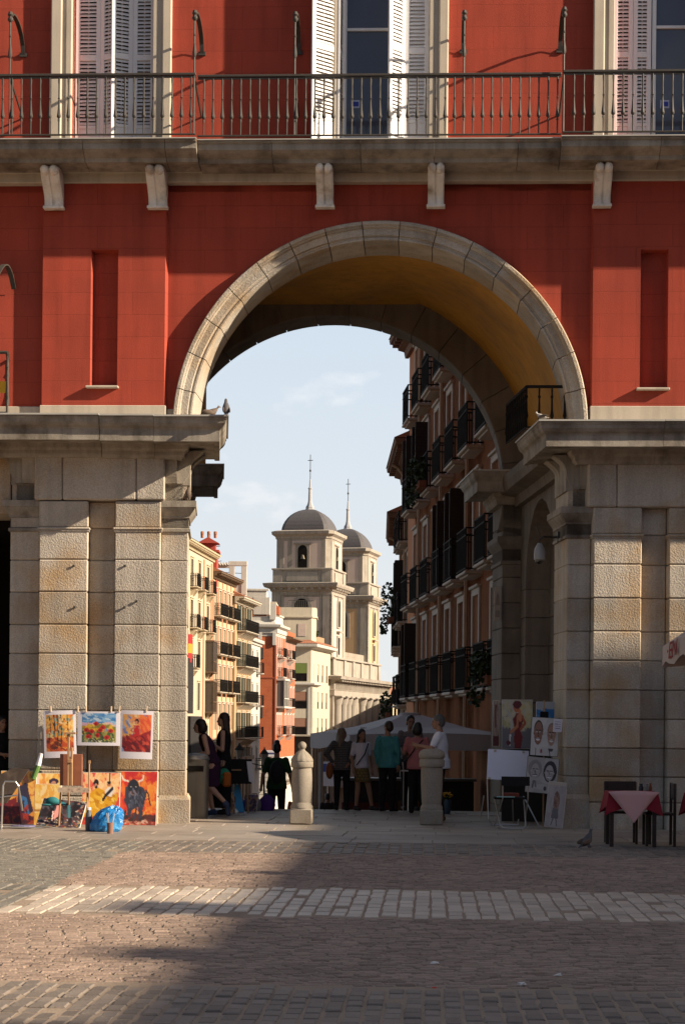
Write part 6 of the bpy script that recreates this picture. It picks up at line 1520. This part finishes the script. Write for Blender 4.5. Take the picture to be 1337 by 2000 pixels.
m = MB(); m.tube([(0,0,0),(0,0,zt)], .035, 8); m.build('pole', ALU, o); m = MB(); m.box(-.4,.4,-.4,.4,0,.09,.02); m.build('base', mat('concrete', (.3,.29,.27), .9), o)
for q in range(4): m = MB(); m.tube([(0,0,zt-.75),(cs[q][0]*.55,cs[q][1]*.55,ze+(zt-ze)*.42-.05)], .018, 5); m.build('strut', ALU, o)
# counter and dark café fittings under the parasol
p = wp(790, 1520, 42.6); o = thing('cafe_counter', 'dark café counter with red and orange panels under the grey parasol', 'counter', (p.x, p.y, -1.1), 0)
m = MB(); m.box(-1.4,1.6,0,.7,0,1.5,.02); m.build('body', mat('counter_dark', (.03,.02,.016), .6, .3, 3), o); m = MB(); m.box(-1.45,-.2,-.04,-.005,.25,1.0,.01); m.build('red_panel', mat('panel_red', (.10,.015,.012), .6), o); m = MB(); m.box(-.15,.5,-.04,-.005,.25,1.05,.01); m.build('orange_panel', mat('panel_amber', (.14,.06,.015), .6), o); m = MB(); m.box(-1.5,1.65,-.08,.75,1.5,1.56,.01); m.build('top', mat('counter_top', (.16,.15,.14), .5), o)
# flower pot, music stand
p = gp(872, 1590); o = thing('flower_pot', 'yellow flowers in a tall blue pot behind the right bollard', 'plant', (p.x, p.y, 0), 0)
m = MB(); m.lathe([(.06,0),(.07,.03),(.085,.25),(.08,.27)], (0,0,0), 14); m.build('pot', mat('blue_pot', (.03,.06,.09), .4), o, smooth=True); m = MB(); leaves(m, (0,0,.30), (.09,.09,.08), 60, .06); m.build('leaves', LEAF, o, fixn=False)
m = MB()
for q in range(26): m.ell((rnd(-.1,.1), rnd(-.09,.09), .36+rnd(-.04,.05)), (.025,.025,.018), 7, 4)
m.build('flower_heads', mat('yellow_petals', (.42,.22,.01), .7, .2, 9), o)
p = gp(800, 1588); k = p.y/F; o = thing('music_stand', 'black sketching stand with a slim white leg beside the right bollard', 'stand', (p.x, p.y, 0), 0)
m = MB(); m.box(-.20,.30,-.02,.02,.80,1.0,.01); m.build('desk', BLACK, o); m = MB(); m.box(-.18,.28,-.05,-.02,.80,.83,.004); m.build('ledge', ALU, o); m = MB(); m.tube([(-.15,-.03,.98),(-.13,-.03,.80),(-.13,0,.0)], .012, 6); m.build('leg', ALU, o); m = MB(); m.tube([(.1,0,.8),(.05,.1,0)], .014, 6); m.build('rear_leg', BLACK, o)
# artist's pitch inside the arch, left
p = gp(468, 1588); o = thing('street_easel', 'wooden easel with a black board and white sheet inside the arch, left', 'easel', (p.x, p.y, 0), R(8)); k = p.y/F
m = MB(); m.box(-.28,.22,0,.03,.55,1.02,.006); m.build('board', BLACK, o); m = MB(); m.prism([(.12,.98),(.22,.98),(.27,.55),(.17,.60)], 'y', -.02, -.004); m.build('sheet', PAPER, o)
for a, b, yy in ((-.1,-.14,.0),(.12,.16,.0),(0,.05,.5)): m = MB(); m.tube([(a,.05,1.05),(b,yy,0)], .018, 6); m.build('leg', WOOD, o)
m = MB(); m.box(-.3,.02,-.05,.0,.80,.83,.004); m.build('ledge', WOOD, o)
p = gp(456, 1587); m = MB(); m.X = Matrix.Rotation(-R(12), 4, 'X'); m.prism([(-.14,.62),(-.02,.62),(.01,.54),(.10,.54),(.21,.0),(.10,.0),(.02,.12),(.04,.28),(-.14,.50)], 'y', 0, .012); tag(m.build('blue_cardboard', mat('sky_blue_card', (.07,.34,.62), .7, .1, 4), None, loc=(p.x,p.y,.0), rotz=0), 'jagged sky blue card standing by the easel inside the arch', 'card')
for px, lab, c, s_ in ((483,'blue violet ball shaped bag on the ground by the easel',(.07,.06,.22),.13),(497,'grey shopping bag at the foot of the easel',(.20,.18,.17),.15),(521,'deep purple bag beyond the easel',(.06,.015,.14),.17)):
    p = gp(px, 1583); o = thing('ground_bag', lab, 'bag', (p.x, p.y-.05, 0), 0); m = MB(); m.lathe([(s_*.8,0),(s_,s_*.6),(s_*.9,s_*1.2),(s_*.4,s_*1.7),(s_*.3,s_*1.8)], (0,0,0), 12, 1, .8); m.build('sack', mat('bag_cloth', c, .7, .2, 6), o, smooth=True); m = MB(); m.tube([(-.05,0,s_*1.7),(-.04,0,s_*2.2),(.04,0,s_*2.2),(.05,0,s_*1.7)], .008, 5); m.build('handle', BLACK, o)
def a_mis(c):
    a = Art(26, 34, c); a.daubs(60,(0,0,1,1),[tuple(min(255,x+30) for x in c),tuple(max(0,x-40) for x in c),(190,150,110),(90,60,50)],.09); return a
canvas('small ochre canvas leaning against the easel foot inside the arch', a_mis((170,120,60)), .26, .40, *toL(gp(447,1589)), 14, 25)
canvas('small grey violet canvas standing right of the easel inside the arch', a_mis((120,110,140)), .24, .34, *toL(gp(489,1586)), 14, -20)
# street lamps and signs down the street
def lamp(px, py, Y, zg, lab):
    p = wp(px, py, Y); o = thing('street_lamp', lab, 'street lamp', (p.x, p.y, zg), 0, 'iron lanterns down the street'); z = p.z-zg
    m = MB(); m.lathe([(.16,0),(.14,.4),(.07,.8),(.055,z-.6),(.08,z-.5),(.04,z-.4)], (0,0,0), 8); m.tube([(0,0,z-.5),(-.9,0,z-.3),(-1.0,0,z-.1)], .03, 5); m.build('post', IRON_B, o)
    m = MB(); m.lathe([(.14,z-.4),(.26,z+.25),(.24,z+.3)], (0,0,0), 6); m.build('lantern', mat('lantern_glass', (.12,.10,.08), .3), o); m = MB(); m.lathe([(.3,z+.3),(.12,z+.55),(.05,z+.62),(.03,z+.75)], (0,0,0), 6); m.build('cap', IRON_B, o)
lamp(516, 1482, 120, -6.4, 'iron street lantern before the white rusticated base of the brick house'); lamp(467, 1475, 112, -6.0, 'iron street lantern before the sunny left row')
p = wp(627, 1470, 75); o = thing('sign_post', 'tall grey post with a switch box right of the ball bollard', 'post', (p.x, p.y, -4.2), 0); z = p.z+4.2; m = MB(); m.tube([(0,0,0),(0,0,z)], .09, 8); m.build('post', mat('post_grey', (.25,.22,.19), .7), o); m = MB(); m.box(-.2,.2,-.16,-.08,1.2,1.8,.02); m.build('box', mat('box_beige', (.34,.28,.22), .7), o)
p = wp(640, 1512, 90); o = thing('street_sign', 'small blue and white sign on a thin pole', 'sign', (p.x, p.y, -4.9), 0); z = p.z+4.9; m = MB(); m.tube([(0,.03,0),(0,.03,z+.5)], .04, 6); m.build('pole', ALU, o); m = MB(); m.box(-.32,.32,-.03,0,z-.6,z+.6,.01); m.build('plate', mat('sign_white', (.5,.5,.52), .5), o); m = MB(); m.box(-.25,.25,-.04,-.031,z+.1,z+.5); m.build('blue_field', mat('sign_blue', (.04,.07,.25), .5), o)
p = wp(505, 1475, 196); o = thing('street_name_plate', 'tiny white street name plate on the rusticated base', 'sign', (((527-CX)*199.7/F), 199.7, wp(527,1472,199.7).z), 0); m = MB(); m.box(-.75,.75,0,.05,-.35,.35,.02); m.build('plate', mat('tile_white', (.5,.48,.5), .4), o); m = MB(); m.box(-.6,.6,-.02,-.001,-.08,.1); m.build('dark_line', mat('tile_blue', (.05,.05,.12), .5), o)
# ---------------------------------------------------------------- people
def fuse(mb, name, m, par, vox=.012, it=2):
    """overlapping closed shapes fused into one continuous skin"""
    o = mb.build(name, m, par, fixn=True)
    r = o.modifiers.new('r', 'REMESH'); r.mode = 'VOXEL'; r.voxel_size = vox
    q = o.modifiers.new('q', 'SMOOTH'); q.iterations = it; q.factor = .5
    bpy.context.view_layer.update()
    me = bpy.data.meshes.new_from_object(o.evaluated_get(bpy.context.evaluated_depsgraph_get()))
    o.modifiers.clear(); old = o.data; o.data = me; bpy.data.meshes.remove(old); me.name = name
    me.materials.clear(); me.materials.append(m); me.polygons.foreach_set('use_smooth', [True]*len(me.polygons)); return o
def cap(mb, a, b, ra, rb, n=10):
    a, b = Vector(a), Vector(b); d = (b-a); L = d.length or 1e-4; d.normalize(); pts, rs = [], []
    for t in (-1,-.8,-.45): pts.append(a + d*ra*t); rs.append(ra*math.sqrt(max(.02,1-t*t)))
    pts.append(a); rs.append(ra); pts.append(b); rs.append(rb)
    for t in (.45,.8,1): pts.append(b + d*rb*t); rs.append(rb*math.sqrt(max(.02,1-t*t)))
    mb.tube(pts, rs, n)
def ringloft(mb, rings, n=18):
    mb.loft([[(c[0]+rx*math.cos(2*PI*k/n), c[1]+ry*math.sin(2*PI*k/n), c[2]) for k in range(n)] for c, rx, ry in rings])
SKIN_L = mat('skin_light', (.42,.25,.18), .55, .06, 6, 0, .05, 80, .002, .35); SKIN_M = mat('skin_tan', (.27,.14,.085), .55, .06, 6, 0, .05, 80, .002, .35)
EYE = mat('eye_dark', (.02,.015,.012), .3, 0, 1, bump=0)
def fab(name, c, var=.12, bump=.35): return mat('cloth_'+name, c, .85, var, 5, 0, .9, 9, .035, .15)
def person(label, px, Y, yaw, h, skin, J=None, top=None, sleeve='short', low=None, lowkind='trousers', hair=None, hairkind='short', shoe=None, z=0.0, slim=1.0, grp=None, hem=.5, face=True, gaze=0.0, detail=True, wide=1.0):
    s = h/1.75; X = (px-CX)*Y/F
    o = thing('person', label, 'person', (X, Y, z), R(yaw), grp)
    j = dict(pel=(0,0,.95), ch=(0,.0,1.28), nk=(0,.01,1.47), hd=(0,-.015,1.635))
    for k, sx in (('L',1),('R',-1)):
        j['sh'+k] = (sx*.175,.01,1.42); j['el'+k] = (sx*.225,.03,1.14); j['wr'+k] = (sx*.22,-.05,.90); j['hp'+k] = (sx*.09,0,.93); j['kn'+k] = (sx*.10,-.02,.50); j['an'+k] = (sx*.105,.03,.08)
    if J: j.update(J)
    P = lambda k: Vector(j[k])*s
    W_ = slim*wide
    def torso(mb, g, z0=None, neck=True):
        pe, ch, nk = P('pel'), P('ch'), P('nk'); mid = pe.lerp(ch, .5)
        rings = [((pe.x,pe.y,pe.z-.10*s), .13*W_*s+g, .10*s*wide+g), ((pe.x,pe.y,pe.z-.02*s), .165*W_*s+g, .118*s*wide+g), (tuple(mid), .138*W_*s+g, .10*s*wide+g), (tuple(ch), .165*W_*s+g, .115*s*wide+g), (tuple(ch.lerp(nk,.55)), .172*W_*s+g, .10*s+g), (tuple(ch.lerp(nk,.85)), .135*s*W_+g, .075*s+g), (tuple(nk), .065*s+g*.6, .06*s+g*.6)]
        ringloft(mb, rings)
    m = MB(); torso(m, 0); nk, hd = P('nk'), P('hd'); cap(m, nk+Vector((0,0,-.04*s)), hd+Vector((0,.02*s,-.06*s)), .058*s, .054*s)
    HM = Matrix.Translation(hd) @ Matrix.Rotation(R(gaze), 4, 'Z'); m.X = HM
    m.ell((0,.012*s,.03*s), (.074*s,.094*s,.098*s), 18, 12); m.ell((0,-.028*s,-.035*s), (.058*s,.062*s,.078*s), 16, 10); m.ell((0,-.052*s,-.088*s), (.030*s,.030*s,.024*s), 10, 7)
    if face:
        m.prism([(-.086*s,.012*s),(-.118*s,-.035*s),(-.084*s,-.045*s)], 'x', -.014*s, .014*s); m.ell((0,-.083*s,-.067*s), (.026*s,.014*s,.011*s), 10, 6); m.ell((0,-.078*s,.028*s), (.055*s,.016*s,.012*s), 12, 6)
    for sx in (-1,1): m.ell((sx*.075*s,.015*s,-.01*s), (.012*s,.024*s,.034*s), 8, 6)
    m.X = None
    for k, sx in (('L',1),('R',-1)):
        sh, el, wr = P('sh'+k), P('el'+k), P('wr'+k)
        cap(m, sh, el, .052*s*slim, .042*s*slim); cap(m, el, wr, .041*s*slim, .028*s)
        d = (wr-el).normalized(); side = d.cross(Vector((1,0,.2))).normalized() if abs(d.x) < .8 else d.cross(Vector((0,1,.2))).normalized()
        pal = wr + d*.045*s; cap(m, wr + d*.02*s, wr + d*.075*s, .028*s, .034*s)
        nrm = side.cross(d).normalized()
        for f, (off, ln) in enumerate(((-.030,.062),(-.010,.074),(.010,.070),(.028,.055))):
            b = wr + d*.085*s + side*off*s; c_ = b + d*ln*.55*s + nrm*.008*s; e_ = c_ + (d*.7+nrm*.7)*ln*.5*s
            cap(m, b, c_, .0095*s, .009*s, 6); cap(m, c_, e_, .009*s, .008*s, 6)
        tb = wr + d*.035*s - side*.03*s; cap(m, tb, tb + (d*.7-side*.7)*.055*s, .012*s, .010*s, 6)
        hp, kn, an = P('hp'+k), P('kn'+k), P('an'+k)
        cap(m, hp, kn, .088*s*slim, .060*s*slim); cap(m, kn, kn.lerp(an,.35), .056*s, .058*s*slim); cap(m, kn.lerp(an,.35), an, .055*s*slim, .036*s)
        ft = Vector(j.get('to'+k, (j['an'+k][0]+sx*.02, j['an'+k][1]-.17, max(.03, j['an'+k][2]-.05))))*s
        cap(m, an+Vector((0,.02*s,-.03*s)), ft, .038*s, .03*s)
    body = fuse(m, 'body', skin, o, .0105 if detail else .018, 2)
    if face and detail:
        for sx in (-1,1): m = MB(); m.X = HM; m.ell((sx*.031*s,-.079*s,.008*s), (.013*s,.012*s,.008*s), 8, 6); m.build('eye', EYE, o, smooth=True)
    if top:
        m = MB(); torso(m, .016*s)
        for k in 'LR':
            sh, el, wr = P('sh'+k), P('el'+k), P('wr'+k)
            if sleeve == 'none': cap(m, sh.lerp(P('nk'),.25), sh.lerp(P('nk'),.5), .05*s, .05*s)
            else:
                q = el if sleeve == 'long' else sh.lerp(el, .72)
                cap(m, sh, q, .066*s*slim, .060*s*slim)
                if sleeve == 'long': cap(m, el, el.lerp(wr,.85), .056*s, .042*s)
        pe = P('pel'); ringloft(m, [((pe.x,pe.y,pe.z-hem_(lowkind)*s), .178*W_*s+.012, .132*s*wide+.012), ((pe.x,pe.y,pe.z+.05*s), .172*W_*s+.01, .125*s*wide+.01)])
        fuse(m, 'top', top, o, .014, 3)
    if low:
        m = MB(); pe = P('pel')
        if lowkind == 'trousers':
            ringloft(m, [((pe.x,pe.y,pe.z-.12*s), .165*W_*s, .13*s), ((pe.x,pe.y,pe.z-.02*s), .178*W_*s, .132*s*wide), ((pe.x,pe.y,pe.z+.08*s), .155*W_*s, .115*s*wide)])
            for k in 'LR': cap(m, P('hp'+k), P('kn'+k), .102*s*slim, .075*s*slim); cap(m, P('kn'+k), P('an'+k)+Vector((0,0,.02)), .073*s*slim, .058*s)
        else:
            zb = hem*s; kx = (P('knL')+P('knR'))/2
            flare = .20 if lowkind == 'skirt' else .23
            f = min(1, (pe.z-zb)/max(.05, pe.z-kx.z))
            cx_, cy_ = pe.x+(kx.x-pe.x)*f, pe.y+(kx.y-pe.y)*f
            sp = abs(P('knL').y-P('knR').y)*.5*f
            ringloft(m, [((cx_,cy_,zb), flare*W_*s, .16*s+sp), ((pe.x,pe.y,pe.z-.08*s), .18*W_*s, .14*s), ((pe.x,pe.y,pe.z+.10*s), .15*W_*s, .112*s)])
        fuse(m, 'skirt' if lowkind != 'trousers' else 'trousers', low, o, .014, 2)
    if hair:
        m = MB(); m.X = HM; m.ell((0,.022*s,.048*s), (.084*s,.098*s,.092*s), 18, 12); m.ell((0,.055*s,.0), (.078*s,.07*s,.085*s), 16, 10)
        if hairkind == 'long': 
            for q in range(5): x_ = (q-2)*.028*s; cap(m, (x_,.07*s,.0), (x_*1.3,.10*s,-.26*s-.02*s*(q % 2)), .042*s, .03*s)
            for sx in (-1,1): cap(m, (sx*.07*s,.02*s,.03*s), (sx*.085*s,.05*s,-.18*s), .026*s, .025*s)
        if hairkind == 'bob': m.ell((0,.05*s,-.02*s), (.105*s,.09*s,.12*s), 16, 10)
        if hairkind == 'tail': 
            m.ell((0,.10*s,.06*s), (.04*s,.05*s,.05*s), 10, 8); cap(m, (0,.12*s,.05*s), (0,.13*s,-.16*s), .03*s, .022*s)
        if hairkind == 'quiff': m.ell((0,-.01*s,.14*s), (.06*s,.08*s,.05*s), 12, 8)
        m.X = None; fuse(m, 'hair', hair, o, .012, 2)
    if shoe:
        for k, sx in (('L',1),('R',-1)):
            an = P('an'+k); ft = Vector(j.get('to'+k, (j['an'+k][0]+sx*.02, j['an'+k][1]-.17, max(.03, j['an'+k][2]-.05))))*s
            m = MB(); cap(m, an+Vector((0,.03*s,-.035*s)), ft+(ft-an).normalized()*.02, .048*s, .040*s); cap(m, an, an+Vector((0,.0,-.03*s)), .045*s, .048*s); fuse(m, 'shoe', shoe, o, .012, 1)
    return o
def hem_(k): return .10 if k == 'trousers' else -.0
HB = mat('hair_black', (.012,.009,.008), .5, .2, 20, 0, .3, 40, .004, .4); HBR = mat('hair_brown', (.035,.018,.01), .5, .2, 20, 0, .3, 40, .004, .4); HBL = mat('hair_ash_blonde', (.14,.085,.045), .5, .2, 20, 0, .3, 40, .004, .4); HG = mat('hair_grey', (.09,.08,.075), .6, .2, 20, 0, .3, 40, .004, .3)
NAVY = fab('near_black', (.012,.011,.013)); 
def pose(**k): return k
def strap(o, pts, m, nm='bag_strap', w=.012):
    q = MB(); q.tube(pts, w, 5); return q.build(nm, m, o)
# two women by the bin
w1 = person('woman in a dark purple dress bending over the litter bin with one leg back', 412, 33.5, -92, 1.84, SKIN_L, pose(pel=(0,.04,.93), ch=(0,-.06,1.24), nk=(0,-.13,1.42), hd=(0,-.20,1.555), shL=(.165,-.10,1.38), shR=(-.165,-.10,1.38), elL=(.20,-.03,1.10), wrL=(.15,-.30,1.06), elR=(-.20,-.03,1.10), wrR=(-.13,-.30,1.05),
    hpL=(.09,.04,.92), hpR=(-.09,.04,.92), knR=(-.10,-.06,.52), anR=(-.10,.04,.10), knL=(.10,.0,.52), anL=(.11,.27,.25), toL=(.11,.32,.07)), fab('purple', (.030,.012,.030)), 'none', fab('purple_skirt', (.034,.012,.034)), 'skirt', HB, 'bob', fab('blue_shoe', (.045,.065,.12)), slim=.92, hem=.52)
w2 = person('woman in a long black tank dress with long straight brown hair, reaching forward', 437, 34.3, -92, 1.88, SKIN_L, pose(shL=(.16,.0,1.42), elL=(.20,.0,1.12), wrL=(.10,-.24,1.24), elR=(-.2,.02,1.12), wrR=(-.1,-.26,1.22)), NAVY, 'none', NAVY, 'dress', HBR, 'long', BLACK, slim=.90, hem=.12)
m = MB(); m.ell((0,0,0), (.13,.11,.15), 12, 8, .08); bg_ = thing('green_orange_bag', 'bright green and orange bag hanging at the side of the woman in black', 'bag', (wp(437,1515,33.9).x, 33.95, .72), 0); m.build('green_side', mat('bag_green', (.02,.22,.12), .7, .2, 5), bg_, smooth=True); m = MB(); m.box(-.02,.13,-.13,.05,-.19,.08,.03); m.build('orange_side', mat('bag_orange', (.34,.09,.01), .7), bg_); m = MB(); m.tube([(-.05,0,.1),(-.02,.1,.35),(.06,.0,.1)], .01, 5); m.build('strap', BLACK, bg_)
# walker in green with a backpack, on the step below the platform
w3 = person('man in dark green T-shirt with black backpack walking away near the ball bollard', 541, 37.4, 182, 1.80, SKIN_M, pose(elL=(.27,.05,1.12), wrL=(.30,.0,.90), elR=(-.27,.05,1.12), wrR=(-.31,.02,.88)), fab('dark_green', (.012,.042,.014)), 'short', NAVY, 'trousers', HB, 'quiff', BLACK, z=-.5, face=False, wide=1.1)
m = MB(); m.ell((0,.17,1.22), (.15,.09,.24), 16, 10); m.build('backpack', mat('backpack_black', (.010,.010,.011), .7, .2, 6), w3, smooth=True)
# the group at the edge of the passage
w4 = person('woman in a dark striped blouse seen from behind with one hand on her hip', 668, 36.5, 170, 1.63, SKIN_M, pose(elR=(-.30,.10,1.18), wrR=(-.17,.10,1.0), elL=(.33,.10,1.2), wrL=(.17,.06,1.0), hd=(0,-.015,1.62)), mat('striped_blouse', (.045,.038,.036), .85, .15, 4, brick=(9,.035,.008,2.2,.002)), 'long', NAVY, 'trousers', HBL, 'long', BLACK, gaze=-50, wide=1.02)
m = MB(); m.ell((.24,.02,.78), (.08,.09,.17), 12, 8, .05); m.build('orange_bag', mat('bag_rust', (.20,.06,.015), .7, .2, 5), w4, smooth=True)
w5 = person('young woman in a white top and mustard plaid skirt with sunglasses on her head', 706, 36.4, 28, 1.60, SKIN_M, pose(wrL=(.24,-.02,.90), knL=(.16,-.06,.48), anL=(.26,-.02,.08), knR=(-.08,.0,.5), anR=(-.09,.05,.08)), fab('white_top', (.52,.47,.49)), 'short', mat('mustard_plaid', (.17,.115,.04), .85, .1, 5, brick=(.06,.06,.008,.5,.002)), 'skirt', HB, 'long', BLACK, slim=.92, hem=.62)
m = MB(); m.X = Matrix.Translation((0,-.015*.91,1.635*.914)); m.box(-.07,.07,-.06,-.035,.125,.15,.006); m.build('sunglasses', mat('lens_pale', (.5,.5,.5), .2, spec=.8), w5)
strap(w5, [(.12,-.06,1.33),(.0,-.14,1.12),(-.16,-.10,.90)], BLACK)
w6 = person('man in a teal long sleeved shirt and black trousers seen from behind', 757, 36.2, 155, 1.76, SKIN_M, pose(elL=(.22,.04,1.14), wrL=(.21,-.02,.9), elR=(-.24,.03,1.14), wrR=(-.22,-.02,.9)), fab('teal', (.05,.20,.205)), 'long', NAVY, 'trousers', HBR, 'short', BLACK, gaze=62, wide=1.04)
w7 = person('tall man in a pale striped shirt, mostly hidden behind the woman in pink', 801, 36.9, 12, 1.88, SKIN_M, pose(wrL=(.12,-.26,1.05), elL=(.22,-.02,1.14), wrR=(-.12,-.26,1.05)), mat('pale_stripes', (.22,.17,.16), .85, .1, 4, brick=(9,.03,.008,.6,.002)), 'short', NAVY, 'trousers', HB, 'short', BLACK)
w8 = person('woman in a pink shirt with a black shoulder strap and dark bobbed hair, from behind', 815, 35.6, 168, 1.74, SKIN_M, pose(elR=(-.24,.0,1.14), wrR=(-.30,-.24,1.15), elL=(.26,-.02,1.16), wrL=(.24,-.26,1.14)), fab('pink', (.36,.13,.13)), 'short', NAVY, 'trousers', HB, 'bob', BLACK, face=False, wide=1.12)
strap(w8, [(-.13,.10,1.42),(.02,.16,1.25),(.2,.12,1.0)], BLACK)
w9 = person('grey haired man in a white T-shirt leaning his forearm on the right bollard', 858, 32.6, -100, 1.88, SKIN_M, pose(pel=(0,.03,.97), ch=(0,.0,1.28), elL=(.25,-.10,1.20), wrL=(.16,-.30,1.24), elR=(-.22,-.12,1.18), wrR=(-.12,-.32,1.22), hd=(0,-.03,1.63)), fab('white_tee', (.66,.64,.68)), 'short', fab('dark_jeans', (.02,.018,.02)), 'trousers', HG, 'short', fab('brown_shoe', (.10,.055,.03)), wide=1.12)
w10 = person('person in dark clothes standing inside the dim left arcade', 4, 32.6, 35, 1.78, SKIN_M, pose(wrL=(.10,-.22,1.10), elL=(.22,-.0,1.14), wrR=(-.10,-.22,1.10)), NAVY, 'short', NAVY, 'trousers', HB, 'short', BLACK)
# passers-by farther down the slope, seen from the chest up
for px, Y, z, hh, tc, hc, lab, yw in ((590,58,-2.15,1.72,(.30,.24,.30),HB,'passer-by in a pale lilac top lower down the slope beside the ball bollard',170), (640,55,-2.0,1.62,(.03,.025,.025),HB,'dark haired passer-by in black crouching low behind the ball bollard, right side',200), (520,62,-2.4,1.75,(.10,.03,.16),HBR,'passer-by in a purple top far down the slope behind the walking man',180), (577,66,-2.6,1.8,(.25,.07,.04),HB,'passer-by in a rust top far down the slope between the walking man and the bollard',10), (498,70,-2.8,1.8,(.25,.22,.18),HBL,'passer-by in a beige top far down the slope left of the walking man',20)):
    person(lab, px, Y, yw, hh, SKIN_M, None, fab('pass_%d' % px, tc), 'short', NAVY, 'trousers', hc, 'short', None, z=z, detail=False, grp='passers-by down the slope')
